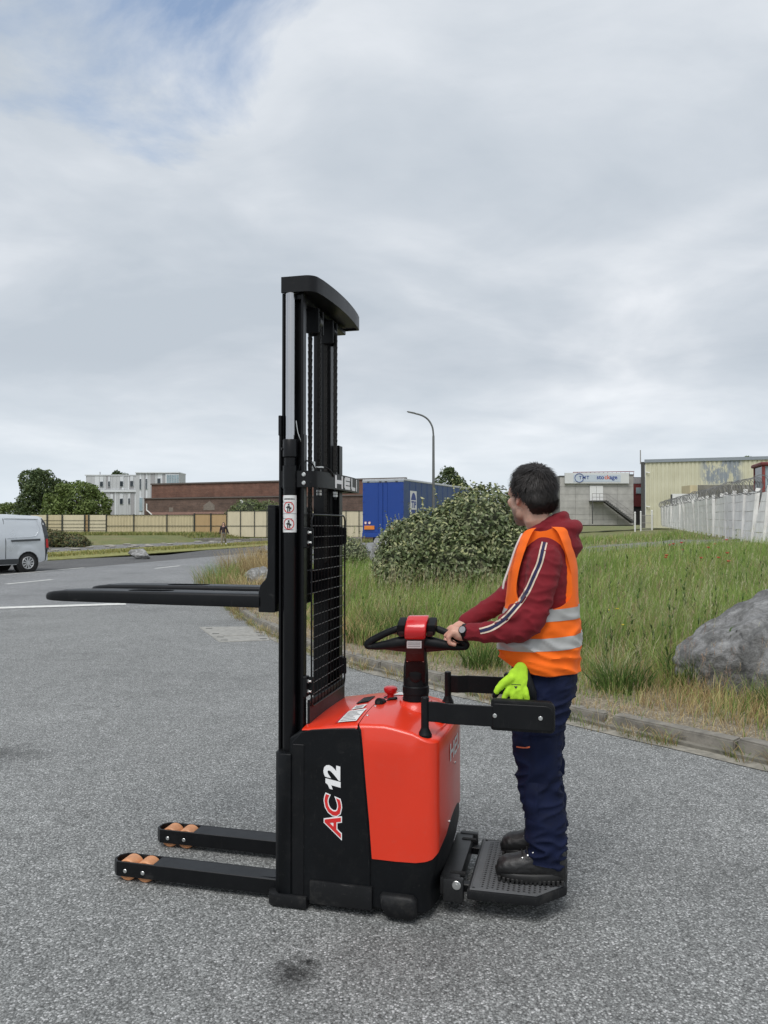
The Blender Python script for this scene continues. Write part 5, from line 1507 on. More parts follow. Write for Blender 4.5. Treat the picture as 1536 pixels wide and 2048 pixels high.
# ---- work glove tucked at the hip (rests on the person: its own thing)
GO = Vector((.935, -.222, 1.0))
glove = thing('work_glove', 'lime green work glove with black palm hanging at the hip above the knee pad', 'glove', local_to_world(GO), YAW)
gm = MB()
gm.ell((.960, -.232, 1.000), (.040, .013, .042), 18, 12)
gm.tube([(.975, -.228, 1.035), (.968, -.232, .985), (.960, -.236, .945)], [.030, .040, .037], 16, round_end=True, flat=.42, up=(0, 1, 0))
for dx, zt, lean_ in ((-.030, .915, -.022), (-.008, .905, -.010), (.014, .905, 0), (.034, .915, .008)):
    gm.tube([(.960 + dx, -.236, .955), (.960 + dx + lean_ * .5, -.240, .935), (.960 + dx + lean_, -.240, zt)], [.0135, .013, .011], 12, round_end=True)
gm.tube([(.940, -.234, 1.0), (.905, -.238, .975), (.883, -.240, .952), (.876, -.240, .935)], [.020, .0165, .0145, .012], 12, round_end=True)
gme = fused(gm, .004, 4)
Vg = coords(gme).astype(float); Ng = normals(gme).astype(float)
setco(gme, Vg + Ng * np.array([.0022 * ridge(p, (30, 30, 30), 4.0) for p in Vg])[:, None])
gb = (coords(gme).copy(), [tuple(p.vertices) for p in gme.polygons]); bvh_g = BVHTree.FromPolygons([tuple(v) for v in gb[0]], gb[1])
gme.transform(Matrix.Translation(-GO)); link('glove_knit', gme, 'glove_green', glove, 180)
pm = MB().tube([(1.000, -.222, 1.030), (1.008, -.230, .985), (1.020, -.234, .940), (1.026, -.232, .91)], [.010, .020, .022, .016], 12, round_end=True, flat=.55, up=(0, 1, 0))
pm2 = MB().tube([(.884, -.238, .945), (.874, -.238, .932), (.868, -.239, .920)], [.0145, .0145, .011], 10, round_end=True)
for q_ in (pm, pm2):
    q_.v = [tuple(Vector(v) - GO) for v in q_.v]; q_.build('palm_coating', 'black_plastic', glove, 60)
tri = [(.950, .968), (.964, .968), (.957, .956)]; mk = MB(); vs = []
for x, z in tri:
    h_ = bvh_g.ray_cast(Vector((x, -1, z)), Vector((0, 1, 0))); vs.append((h_[0] + Vector((0, -.0015, 0)) if h_[0] else Vector((x, -.25, z))) - GO)
mk.add(vs, [(0, 1, 2)]); mk.build('glove_mark', 'print_black', glove, 0, fix=False)
mk = MB(); vs = []
for x in np.linspace(.938, .978, 6):
    for z in (.976, .9735):
        h_ = bvh_g.ray_cast(Vector((x, -1, z)), Vector((0, 1, 0))); vs.append((h_[0] + Vector((0, -.0012, 0)) if h_[0] else Vector((x, -.25, z))) - GO)
mk.add(vs, [(2 * i, 2 * i + 2, 2 * i + 3, 2 * i + 1) for i in range(5)]); mk.build('glove_mark', 'print_black', glove, 0, fix=False)
# ================================================================ vegetation
def gz(x, y): return float(terrain(np.array([x]), np.array([y]))[0])
material('grass_blade', (0.1, 0.15, 0.04), 0.65, var=0.12, vs=1.2, attr=True, trans=0.34, spec=0.2)
material('leaf', (0.08, 0.12, 0.04), 0.55, var=0.12, vs=1.0, attr=True, trans=0.18, spec=0.35)
material('leaf_glossy', (0.08, 0.1, 0.05), 0.45, var=0.12, vs=2.0, attr=True, trans=0.06, spec=0.4)
material('bark', (0.085, 0.065, 0.05), 0.9, var=0.3, vs=9, bump=0.5, bs=40)
def blades(root, ln, wd, lean, head, col, tipcol, segs=3):
    """grass blades: root (n,3), length, width, lean, heading, colours -> V, F, C"""
    n = len(root)
    ts = np.linspace(0, 1, segs + 1)
    hd = np.stack([np.cos(head), np.sin(head), np.zeros(n)], -1)
    ph = head + RNG.uniform(.6, 2.5, n); sd = np.stack([np.cos(ph), np.sin(ph), np.zeros(n)], -1)
    V = np.empty((n, segs + 1, 2, 3)); C = np.empty((n, segs + 1, 2, 3))
    for k, t in enumerate(ts):
        c = root + hd * (ln * lean * t ** 2)[:, None]
        c[:, 2] += ln * t * np.sqrt(np.clip(1 - (lean * t * .75) ** 2, .1, 1))
        w = (wd * (1 - t ** 1.6) + wd * .06)[:, None]
        V[:, k, 0] = c + sd * w * .5; V[:, k, 1] = c - sd * w * .5
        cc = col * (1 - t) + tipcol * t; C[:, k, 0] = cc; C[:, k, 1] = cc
    m = 2 * (segs + 1); base = (np.arange(n) * m)[:, None, None]
    q = np.array([[2 * k, 2 * k + 2, 2 * k + 3, 2 * k + 1] for k in range(segs)])[None]
    return V.reshape(-1, 3), (base + q).reshape(-1, 4), C.reshape(-1, 3)
def join(parts):
    Vs, Fs, Cs = [], [], []; o = 0
    for v, f, c in parts:
        Vs.append(v); Fs.append(f + o); Cs.append(c); o += len(v)
    return np.concatenate(Vs), np.concatenate(Fs), np.concatenate(Cs)
def scatter(n, d0, d1, half=0.60, marg=1.2, pw=1.0):
    u = RNG.random(n)
    d = d0 * (d1 / d0) ** u if pw == 1.0 else (d0 ** (1 - pw) + u * (d1 ** (1 - pw) - d0 ** (1 - pw))) ** (1 / (1 - pw))
    x = RNG.uniform(-1, 1, n) * (half * d + marg)
    return x, d
def fbm(x, y, sc, seed=0.0):
    return np.array([noise.fractal(Vector((a * sc + seed, b * sc - seed, seed)), 0.7, 2.0, 4) for a, b in zip(x, y)])
GREEN = np.array([[.150, .245, .056], [.195, .295, .074], [.110, .195, .045], [.25, .33, .10]])
STRAW = np.array([[.46, .36, .18], [.38, .28, .14], [.52, .43, .24], [.30, .20, .10]])
def pick(tab, n): return tab[RNG.integers(0, len(tab), n)] * RNG.uniform(.78, 1.2, (n, 1))
BOULDERS = [(4.05, 7.2, .85), (-.05, 23.6, .30), (-3.15, 19.6, .35)]
PATHY = (33.5, 41.0)
def field_roots(n, d0, d1, smin, smax, pw=1.0):
    x, y = scatter(n, d0, d1, pw=pw)
    s = kerb_dist(x, y); ok = (s > smin) & (s < smax)
    for bx, by, br in BOULDERS: ok &= np.hypot(x - bx, y - by) > br * .9
    ok &= ~((x > 6.5) & (y > PATHY[0] + .02 * x) & (y < PATHY[1] + .04 * x) & (x < 19))
    # keep clear of the fence line on the right
    ok &= x < 13.6 + (y - 28) * 0.297
    x, y, s = x[ok], y[ok], s[ok]
    return x, y, terrain(x, y) - .01, s
parts_g, parts_d = [], []
def grass_zone(n, d0, d1, smin, smax, l0, l1, w, straw, out, pw=1.0, lean=(.15, .95), segs=3, straw_near=None):
    x, y, z, s = field_roots(n, d0, d1, smin, smax, pw)
    n = len(x); nz = fbm(x, y, .9, 3.3); nz2 = fbm(x, y, .35, 9.1)
    pst = np.clip(straw + nz * .55 + nz2 * .35, 0, 1)
    if straw_near is not None: pst = np.clip(pst + straw_near * (1 - smooth(.2, 2.6, s)), 0, 1)
    isst = RNG.random(n) < pst
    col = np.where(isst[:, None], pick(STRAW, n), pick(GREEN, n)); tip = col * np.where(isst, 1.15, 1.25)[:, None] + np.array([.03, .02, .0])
    ln = RNG.uniform(l0, l1, n) * (1 + .45 * nz2) * (.45 + .55 * smooth(.15, 2.2, s)) * np.where(isst, .85, 1)
    wd = w * RNG.uniform(.6, 1.3, n) * (1 + .055 * np.clip(y - 8, 0, 60))
    hd = RNG.normal(.2, 1.5, n)
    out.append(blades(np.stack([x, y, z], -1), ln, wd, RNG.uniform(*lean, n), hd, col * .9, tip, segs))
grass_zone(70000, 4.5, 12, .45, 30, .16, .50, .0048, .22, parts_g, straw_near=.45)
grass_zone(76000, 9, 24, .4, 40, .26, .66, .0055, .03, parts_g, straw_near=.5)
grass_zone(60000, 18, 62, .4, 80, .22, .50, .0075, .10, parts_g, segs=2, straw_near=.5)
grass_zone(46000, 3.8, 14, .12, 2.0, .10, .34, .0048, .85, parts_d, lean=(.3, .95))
grass_zone(9000, 14, 30, .1, 1.6, .3, .75, .010, .78, parts_d, lean=(.2, .8))
V, F, C = None, None, None
# feathery seed stems
def seed_stems(n, d0, d1, smin, hmin, hmax, colr, out):
    x, y, z, s = field_roots(n, d0, d1, smin, 40)
    n = len(x); ln = RNG.uniform(hmin, hmax, n) * (.5 + .5 * smooth(.4, 2, s)); hd = RNG.normal(.1, .9, n); lean = RNG.uniform(.15, .45, n)
    root = np.stack([x, y, z], -1); wd = .0032 * (1 + .05 * np.clip(y - 8, 0, 40)) * np.ones(n)
    col = pick(colr, n)
    out.append(blades(root, ln, wd, lean, hd, col * .8, col, 2))
    hv = np.stack([np.cos(hd), np.sin(hd), np.zeros(n)], -1)
    tip = root + hv * (ln * lean)[:, None]; tip[:, 2] += ln * np.sqrt(np.clip(1 - (lean * .75) ** 2, .1, 1))
    for k in range(7):
        b0 = tip.copy(); b0[:, 2] -= .012 * k * (1 + ln * .6); b0 -= hv * (lean * .010 * k)[:, None]
        l = RNG.uniform(.018, .045, n); h2 = RNG.uniform(0, 6.28, n)
        out.append(blades(b0, l, wd * 1.5, RNG.uniform(.3, .9, n), h2, col * 1.0, col * 1.2, 1))
PINKISH = np.array([[.36, .25, .17], [.42, .33, .22], [.33, .21, .16]]); PALE = np.array([[.50, .48, .30], [.42, .44, .24], [.55, .50, .34]])
seed_stems(3600, 5.5, 16, .8, .40, .80, PINKISH, parts_d)
seed_stems(4200, 7, 30, 1.2, .45, .90, PALE, parts_g)
# upright leafy weeds scattered through the meadow
WEED = np.array([[.085, .145, .04], [.11, .175, .05], [.07, .12, .035]])
wx, wy, wz_, ws = field_roots(420, 6.2, 26, 1.0, 30)
for x, y, z in zip(wx, wy, wz_):
    h = RNG.uniform(.35, .85); m_ = 16; col = pick(WEED, 1); hd = RNG.uniform(0, 6.28)
    parts_g.append(blades(np.array([[x, y, z]]), np.array([h]), np.array([.008]), np.array([.12]), np.array([hd]), col, col, 3))
    t = np.sort(RNG.random(m_)); rt = np.stack([x + .12 * h * np.cos(hd) * t ** 2, y + .12 * h * np.sin(hd) * t ** 2, z + h * t], -1)
    parts_g.append(blades(rt, RNG.uniform(.06, .13, m_) * (1.2 - .7 * t), np.full(m_, .020), RNG.uniform(.6, 1.1, m_), RNG.uniform(0, 6.28, m_), np.repeat(col, m_, 0), np.repeat(col, m_, 0) * 1.15, 2))
# clumps of tall dry grass on the corner by the road
def clump(cx, cy, rad, n, l0, l1, tab, w, out, lean=(.15, .6)):
    a = RNG.uniform(0, 6.28, n); r = rad * np.sqrt(RNG.random(n)); x, y = cx + r * np.cos(a), cy + r * np.sin(a)
    z = np.maximum(terrain(x, y), 0) - .01; col = pick(tab, n)
    out.append(blades(np.stack([x, y, z], -1), RNG.uniform(l0, l1, n), w * RNG.uniform(.6, 1.4, n), RNG.uniform(*lean, n), a + RNG.normal(0, .6, n), col * .85, col * 1.15, 3))
for cx, cy, rd, n, l1, tab in ((-4.0, 22.5, .8, 900, 1.05, STRAW), (-3.6, 24.5, 1.0, 900, 1.3, STRAW), (-3.0, 20.6, .8, 700, .9, STRAW), (-4.35, 19.8, .5, 420, .7, np.concatenate([STRAW, GREEN])), (-3.75, 18.2, .45, 400, .6, np.concatenate([STRAW, GREEN])), (-4.4, 21.2, .4, 300, .8, GREEN), (-2.9, 16.6, .5, 420, .6, STRAW), (-2.3, 14.6, .6, 500, .5, STRAW)):
    clump(cx, cy, rd, n, l1 * .5, l1, tab, .011, parts_d)
# weeds sprouting along the kerb joints and gutter
for i in range(190):
    p, d = kat(RNG.uniform(.2, 20)); nrm = Vector((d.y, -d.x, 0)); q = p - nrm * RNG.uniform(-.02, .10)
    clump(q.x, q.y, RNG.uniform(.04, .14), int(RNG.integers(14, 46)), .04, .17, np.concatenate([STRAW, STRAW, GREEN]), .005, parts_d, lean=(.4, 1.0))
YG = np.array([[.30, .37, .10], [.26, .33, .085], [.36, .40, .14]])
tx_r, ty_r, _, _ = field_roots(230, 7.0, 18, .9, 20)
for cx, cy in zip(tx_r, ty_r): clump(cx, cy, RNG.uniform(.08, .22), int(RNG.integers(30, 80)), .2, RNG.uniform(.38, .72), YG if RNG.random() < .7 else PALE, .0065, parts_g, lean=(.2, .9))
for cx, cy, rd, n, l1 in ((1.05, 8.4, .22, 160, .38), (2.95, 7.3, .3, 240, .42), (1.9, 9.0, .4, 300, .55), (.1, 10.8, .35, 260, .5), (-.2, 10.2, .3, 220, .4), (3.3, 6.3, .22, 180, .34), (2.2, 7.2, .25, 200, .40)):
    clump(cx, cy, rd, n, l1 * .4, l1, np.array([[.09, .15, .035], [.12, .19, .05], [.07, .12, .03]]), .012, parts_g, lean=(.3, .9))
V, F, C = join([p for p in parts_g if p[1].shape[1] == 4])
tag(link('tall_grass', numpy_mesh('tall_grass', V, F, C), 'grass_blade', None, 0), 'tall green meadow grass filling the field behind the kerb', 'grass', kind='stuff')
V, F, C = join(parts_d)
tag(link('dry_grass', numpy_mesh('dry_grass', V, F, C), 'grass_blade', None, 0), 'short straw-coloured dry grass fringing the kerb', 'grass', kind='stuff')
# far verge and bank tufts
far = []
def strip_tufts(n, fx, l0, l1, tab, w):
    x, y = fx(n); z = np.maximum(terrain(x, y), .02); col = pick(tab, len(x))
    far.append(blades(np.stack([x, y, z], -1), RNG.uniform(l0, l1, len(x)), w * RNG.uniform(.6, 1.4, len(x)), RNG.uniform(.2, .8, len(x)), RNG.uniform(0, 6.28, len(x)), col * .9, col * 1.1, 2))
def verge_pts(n):
    s = RNG.uniform(24, 80, n); o = RNG.uniform(23.6, 26.4, n); return EN[0] * o + .236 * s, EN[1] * o + .972 * s
VERGE = np.array([[.27, .26, .08], [.33, .29, .11], [.20, .22, .07]])
strip_tufts(7000, verge_pts, .06, .2, VERGE, .05)
far[-1][0][:, 2] += .12
def bank_pts(n):
    x = RNG.uniform(-34, 2, n); y = RNG.uniform(64, 77, n) + .25 * x + 8; return x, y
strip_tufts(15000, bank_pts, .1, .35, np.array([[.20, .23, .07], [.26, .26, .09], [.15, .19, .055], [.34, .30, .13]]), .07)
V, F, C = join(far)
tag(link('verge_grass', numpy_mesh('verge_grass', V, F, C), 'grass_blade', None, 0), 'yellow-green tufts on the far verge and bank below the fence', 'grass', kind='stuff')

# ---- leafy crowns
def leaf_cloud(cen, nrm, size, tab, droop=.35, jit=.6, ratio=.5, fold=.18):
    """kite-shaped folded leaves at cen (n,3) facing nrm"""
    n = len(cen)
    nv = nrm + RNG.normal(0, jit, (n, 3)); nv /= np.linalg.norm(nv, axis=1)[:, None]
    ax = np.cross(nv, RNG.normal(0, 1, (n, 3))); ax[:, 2] -= droop; ax -= nv * (ax * nv).sum(1)[:, None]; ax /= np.linalg.norm(ax, axis=1)[:, None]
    sd = np.cross(nv, ax); L_ = (size * RNG.uniform(.65, 1.3, n))[:, None]; W = L_ * ratio
    p = [cen - ax * L_ * .5, cen + sd * W * .5 - ax * L_ * .05 + nv * L_ * fold * .5, cen + ax * L_ * .5 - nv * L_ * .08, cen - sd * W * .5 - ax * L_ * .05 + nv * L_ * fold * .5]
    V = np.stack(p, 1).reshape(-1, 3); b = (np.arange(n) * 4)[:, None]
    F = np.concatenate([b + np.array([[0, 1, 2]]), b + np.array([[0, 2, 3]])], 0)
    C = np.repeat(pick(tab, n), 4, 0)
    return V, F, C
def lumpy_points(lumps, n, shell=.78, seed=0.0, zmin=None):
    """points in the outer layer of a union of lumpy ellipsoids, with outward normals"""
    vol = np.array([r[0] * r[1] + r[1] * r[2] + r[0] * r[2] for _, r in lumps]); w = vol / vol.sum()
    P_, N_ = [], []
    for (c, r), k in zip(lumps, w):
        m = int(n * k * 1.7); d = RNG.normal(0, 1, (m, 3)); d /= np.linalg.norm(d, axis=1)[:, None]
        lump = np.array([1 + .16 * noise.noise(Vector(q) * 2.3 + Vector((seed, c[0], c[1]))) + .09 * noise.noise(Vector(q) * 6 + Vector((seed, 0, c[0]))) for q in d])
        rr_ = lump * (shell + (1 - shell) * RNG.random(m) ** .6)
        p = np.array(c) + d * np.array(r) * rr_[:, None]; nn_ = d / np.array(r); nn_ /= np.linalg.norm(nn_, axis=1)[:, None]
        ok = np.ones(m, bool)
        for (c2, r2) in lumps:
            if c2 is c: continue
            ok &= (((p - np.array(c2)) / (np.array(r2) * shell * .93)) ** 2).sum(1) > 1
        P_.append(p[ok]); N_.append(nn_[ok])
    P_, N_ = np.concatenate(P_), np.concatenate(N_)
    if zmin is not None: k = P_[:, 2] > zmin; P_, N_ = P_[k], N_[k]
    if len(P_) > n: k = RNG.permutation(len(P_))[:n]; P_, N_ = P_[k], N_[k]
    return P_, N_
material('core_dark', (0.05, 0.058, 0.032), 0.95, var=0.3)
def bush(name, label, lumps, n, size, tab, cat='bush', tips=None, group=None, mat='leaf_glossy', base=None, stems=6):
    c0 = Vector(lumps[0][0]); b0 = base or Vector((c0.x, c0.y, gz(c0.x, c0.y)))
    root = thing(name, label, cat, b0, 0, group)
    P_, N_ = lumpy_points(lumps, n, seed=c0.x * 3.1, zmin=b0.z)
    pts = [leaf_cloud(P_, N_ + np.array([0, 0, .25]), size, tab, droop=.5)]
    if tips is not None:
        k = (N_[:, 2] > .5) & (RNG.random(len(P_)) < .25)
        pts.append(leaf_cloud(P_[k] + N_[k] * size * .7, N_[k] + np.array([0, 0, .6]), size * .9, tips, droop=-.6))
        for _ in range(40):      # a few shoots above the outline
            i = RNG.integers(0, len(P_))
            if N_[i, 2] < .5: continue
            m = 9; t = np.linspace(0, 1, m)[:, None]; q = P_[i] + (N_[i] * .4 + np.array([0, 0, 1.0])) * t * size * RNG.uniform(2.5, 4.5)
            pts.append(leaf_cloud(q, RNG.normal(0, 1, (m, 3)), size * .85, tips, droop=-.5))
    V, F, C = join(pts); V = V - np.array(b0)
    link('crown', numpy_mesh('crown', V, F, C), mat, root, 0)
    co_ = MB()
    for c, r in lumps: co_.ell(Vector(c) - b0, [q * .76 for q in r], 14, 9)
    co_.build('inner_core', 'core_dark', root, 180)  # solid dark lumps added inside the crown so it is not see-through
    st_ = MB()
    for k in range(stems):
        c, r = lumps[k % len(lumps)]; e = Vector(c) - b0
        st_.tube([Vector((e.x * .5 + .05 * k, e.y * .4, -.05)), Vector((e.x * .8, e.y * .7, e.z * .5)), e], [.035, .028, .015], 8)
    st_.build('stems', 'bark', root, 60)
    for o_ in root.children:
        if o_.name.startswith(('inner', 'stems')): o_['kind'] = 'stuff'
    return root
OLIVE = np.array([[.135, .170, .070], [.105, .140, .055], [.175, .205, .095], [.08, .110, .042], [.225, .245, .13]])
TIPS = np.array([[.30, .31, .14], [.26, .28, .12], [.34, .34, .18]])
bush('elaeagnus_bush', 'large dense olive-green bush in the grass behind the tiller', [((2.15, 17.2, 1.30), (1.15, 1.3, 1.20)), ((1.05, 17.0, 1.02), (1.15, 1.2, .95)), ((.42, 16.7, .74), (.66, .8, .64)), ((3.0, 17.5, 1.1), (1.0, 1.1, 1.05)), ((1.6, 16.3, .70), (1.3, .8, .72)), ((.30, 16.3, .52), (.5, .6, .42)), ((2.6, 16.5, .8), (.9, .8, .8))], 19000, .105, OLIVE, tips=TIPS)
bush('elaeagnus_bush', 'small pale bush in front of the blue trailer', [((.75, 26.5, 1.05), (.85, .9, .85)), ((.25, 26.6, .85), (.6, .7, .62))], 3600, .085, OLIVE * 1.1 + .02, tips=TIPS)
bush('elaeagnus_bush', 'low bush left of the blue trailer beside the mast', [((-1.6, 27, .75), (.9, .8, .55)), ((-1.0, 26.6, .62), (.55, .6, .42))], 2400, .09, OLIVE * 1.05 + .015, tips=TIPS)
bush('ivy_mound', 'dark low mound of creepers behind the silver van', [((-22.0, 50.5, .55), (1.5, 1.2, .85)), ((-20.4, 50.6, .42), (1.2, 1.0, .62)), ((-23.4, 50.2, .5), (1.3, 1.0, .8))], 3600, .17, np.array([[.08, .10, .035], [.11, .12, .045], [.13, .10, .04]]), mat='leaf')
bush('shrub', 'soft green shrub above the fence beside the fork carriage', [((-14.4, 82, 3.1), (2.0, 1.5, 1.35)), ((-12.4, 82, 3.0), (1.8, 1.4, 1.2)), ((-15.6, 82, 2.6), (1.4, 1.2, .9))], 2600, .24, np.array([[.13, .17, .06], [.17, .20, .08], [.10, .14, .05]]), mat='leaf')
def tree(label, x, y, h, lumps, n, size, tab, trunk_r=.28, base=None):
    z0 = gz(x, y) if base is None else base
    root = thing('tree', label, 'tree', (x, y, z0))
    rl_ = random.Random(int(abs(x) * 10)); ext = []
    for c, r in lumps:
        for _ in range(5):
            d = Vector((rl_.gauss(0, 1), rl_.gauss(0, 1), rl_.gauss(.3, .8))).normalized(); q = rl_.uniform(.28, .48)
            ext.append(((c[0] + d.x * r[0] * .95, c[1] + d.y * r[1] * .95, c[2] + d.z * r[2] * .95), tuple(k * q for k in r)))
    P_, N_ = lumpy_points([(np.array(c), r) for c, r in list(lumps) + ext], int(n * 2.1), shell=.60, seed=x)
    k = np.array([noise.noise(Vector(p) * .55 + Vector((x, 0, 0))) + .5 * noise.noise(Vector(p) * 1.4) for p in P_]) > -.55
    P_, N_ = P_[k], N_[k]
    V, F, C = leaf_cloud(P_, N_ * .6 + np.array([0, 0, .5]), size, tab, droop=.3, jit=.9, ratio=.62)
    link('crown', numpy_mesh('crown', V, F, C), 'leaf', root, 0)
    mb = MB().tube([(0, 0, -.2), (.1, 0, h * .25), (0, .1, h * .6)], [trunk_r * 1.3, trunk_r, trunk_r * .5], 10)
    mb.build('trunk', 'bark', root, 60)
    mb = MB()
    for c, r in lumps: mb.tube([(0, 0, h * .22), (c[0] * .5, c[1] * .5, h * .30 + c[2] * .25), tuple(c)], [trunk_r * .6, trunk_r * .35, trunk_r * .12], 7)
    tag(mb.build('limbs', 'bark', root, 60), kind='stuff')
    return root
DARK = np.array([[.070, .105, .040], [.095, .13, .048], [.05, .078, .03], [.12, .155, .06]]); MID = np.array([[.13, .185, .05], [.165, .22, .062], [.10, .145, .04], [.20, .25, .085]])
tree('tall dark tree at the far left behind the fence', -43.6, 98, 8, [((0, 0, 5.0), (2.3, 2.4, 2.9)), ((-1.1, .4, 3.4), (2.0, 2.0, 2.4)), ((1.5, .2, 4.2), (1.9, 1.8, 2.4)), ((2.6, .5, 4.8), (1.4, 1.4, 1.8)), ((-.3, 0, 6.6), (1.2, 1.2, 1.3)), ((.5, -.2, 2.2), (2.5, 2.2, 2.0))], 6500, .34, DARK)
tree('lighter green spreading tree in front of the grey apartment block', -35.0, 88, 6.6, [((.2, 0, 3.7), (2.4, 2.3, 2.2)), ((-2.0, 0, 2.6), (1.9, 2.0, 1.8)), ((1.9, .3, 3.1), (1.7, 1.9, 1.9)), ((.7, -.3, 4.7), (1.6, 1.6, 1.2)), ((-.4, -.5, 1.9), (2.8, 2.0, 1.6)), ((2.6, 0, 1.8), (1.1, 1.3, 1.3))], 6500, .30, MID)
tree('low hazy tree at the left edge of the picture', -55.5, 108, 5, [((0, 0, 1.7), (3.2, 2.2, 1.3)), ((3.4, 0, 2.0), (2.4, 2.2, 1.5)), ((-3, 0, 1.4), (3, 2.2, 1.2))], 3600, .36, MID * .9 + .012)
tree('distant dark treetop behind the grey apartment block', -43.5, 128, 9, [((0, 0, 7.6), (1.6, 1.5, 1.5)), ((2.6, 0, 7.2), (1.3, 1.2, 1.2))], 1500, .40, DARK)
tree('poplar-shaped dark tree behind the street lamp', 9.6, 118, 12, [((0, 0, 6.6), (1.7, 1.7, 3.6)), ((1.5, .3, 5.6), (1.7, 1.5, 2.9)), ((-.4, 0, 3.6), (2.2, 2, 2.6)), ((.3, 0, 8.8), (1.0, 1.0, 1.4))], 4600, .34, DARK)
tree('sparse little sapling above the yellow warehouse roof', 58.5, 124, 12, [((0, 0, 10.2), (.9, .9, 1.3)), ((.9, 0, 9.3), (.8, .8, .9))], 420, .42, MID, .12)

# poppies and small flowers by the white fence
material('poppy_red', (0.55, 0.045, 0.03), 0.6, var=0.15)
material('stem_green', (0.12, 0.17, 0.05), 0.7)
material('petal_yellow', (0.75, 0.55, 0.03), 0.6); material('petal_white', (0.75, 0.75, 0.68), 0.6)
def flower(name, label, group, x, y, h, r, mat):
    z = gz(x, y); root = thing(name, label, 'flower', (x, y, z), 0, group)
    MB().tube([(0, 0, 0), (.02, .01, h * .6), (.03, .0, h)], r * .07, 6).build('stem', 'stem_green', root)
    mb = MB()
    for k in range(4):
        a = k * math.pi / 2 + x; c = Vector((.03 + math.cos(a) * r * .5, math.sin(a) * r * .5, h + r * .25))
        mb.ell(c, (r * .55, r * .55, r * .28), 8, 5, Matrix.Rotation(-.7, 3, Vector((-math.sin(a), math.cos(a), 0))))
    tag(mb.build('petals', mat, root), kind='stuff')
    return root
rp = random.Random(21)
for k in range(13):
    y = rp.uniform(16, 27); x = y * rp.uniform(.37, .475) - .2
    flower('poppy', 'small red poppy in the dry grass before the white fence', 'poppies by the white fence', x, y, rp.uniform(.3, .5), rp.uniform(.035, .055), 'poppy_red')
for x, y in ((2.55, 8.9), (2.75, 9.2), (2.5, 8.2), (1.9, 7.9), (3.0, 10.1)):
    flower('yellow_flower', 'tiny yellow wildflower in the grass near the grey boulder', 'yellow wildflowers near the boulder', x, y, rp.uniform(.35, .55), .014, 'petal_yellow')
# ================================================================ rocks
def rock_mat(name, lo, hi):
    m, N, L, b = shader(name); co = N.new('ShaderNodeTexCoord').outputs['Object']
    n1 = nn(N, L, 'ShaderNodeTexNoise', {'Vector': co, 'Scale': 3.5, 'Detail': 10.0, 'Roughness': 0.7, 'Distortion': 1.2})
    n2 = nn(N, L, 'ShaderNodeTexNoise', {'Vector': co, 'Scale': 22.0, 'Detail': 8.0, 'Roughness': 0.7})
    c = ramp(N, L, n1.outputs[0], [(0.32, [lo * .6] * 3), (.48, [lo, lo, lo * .97]), (.58, [(lo + hi) / 2] * 3), (.72, [hi, hi, hi * .97])])
    c = mixc(N, L, 1.0, c, ramp(N, L, n2.outputs[0], [(.3, .7), (.7, 1.25)]), 'MULTIPLY')
    L.new(c, b.inputs['Base Color']); b.inputs['Roughness'].default_value = .88
    bp = nn(N, L, 'ShaderNodeBump', {'Strength': 1.0, 'Distance': .05, 'Height': n2.outputs[0]}); L.new(bp.outputs[0], b.inputs['Normal'])
rock_mat('rock_grey', .18, .40); rock_mat('rock_pale', .26, .52)
def rock(label, c, r, mat, seed, sub=5, flat=.18):
    b = bmesh.new(); bmesh.ops.create_icosphere(b, subdivisions=sub, radius=1)
    rp_ = random.Random(int(seed * 10)); planes = [(Vector((rp_.gauss(0, 1), rp_.gauss(0, 1) - .5, rp_.gauss(.25, .8))).normalized(), rp_.uniform(.62, .85)) for _ in range(9)]
    if sub == 6: planes += [(Vector((-.62, -.12, .78)).normalized(), .60), (Vector((-.25, -.9, .35)).normalized(), .68), (Vector((.1, -.55, .82)).normalized(), .72)]
    for v in b.verts:
        p = v.co.copy(); q = p + Vector((seed, seed * .7, 0))
        k = 1 + .30 * noise.noise(q * .9) + flat * (noise.cell(q * 1.3) - .5) * .5 + .16 * noise.ridged_multi_fractal(q * 1.6, .9, 2.1, 5, .8, 1.4) * .5 + .05 * noise.noise(q * 7)
        p = p * k
        for n_p, d_p in planes:
            e_p = p.dot(n_p) - d_p
            if e_p > 0: p = p - n_p * e_p * .9
        p += noise.noise_vector(p * 5 + Vector((seed, 0, 0))) * .03 + noise.noise_vector(p * 14) * .014 - p * max(0, .35 - abs(noise.noise(p * 2.6 + Vector((0, seed, 0))))) * .10
        v.co = Vector((p.x * r[0], p.y * r[1], p.z * r[2]))
    me = bpy.data.meshes.new('rock'); b.to_mesh(me); b.free()
    o = link('boulder', me, mat, None, 180); o.location = c
    return tag(o, label, 'boulder')
rock('big dark grey boulder in the grass at the right edge', (3.9, 7.15, .37), (1.30, .75, .86), 'rock_grey', 17.7, 6)
rock('white boulder half hidden beside the large olive bush', (-.06, 23.6, .80), (.42, .34, .46), 'rock_pale', 9.1)
rock('mottled pale rock in dry grass behind the fork heel', (-3.2, 19.8, .32), (.36, .28, .30), 'rock_pale', 2.6)
rock('pale rock on the verge right of the silver van', (-11.75, 37.2, .22), (.55, .4, .30), 'rock_pale', 6.4)
rock('grey rubble stone at the road edge behind the mast', (-7.0, 45.5, .2), (.55, .4, .22), 'rock_grey', 13.3)

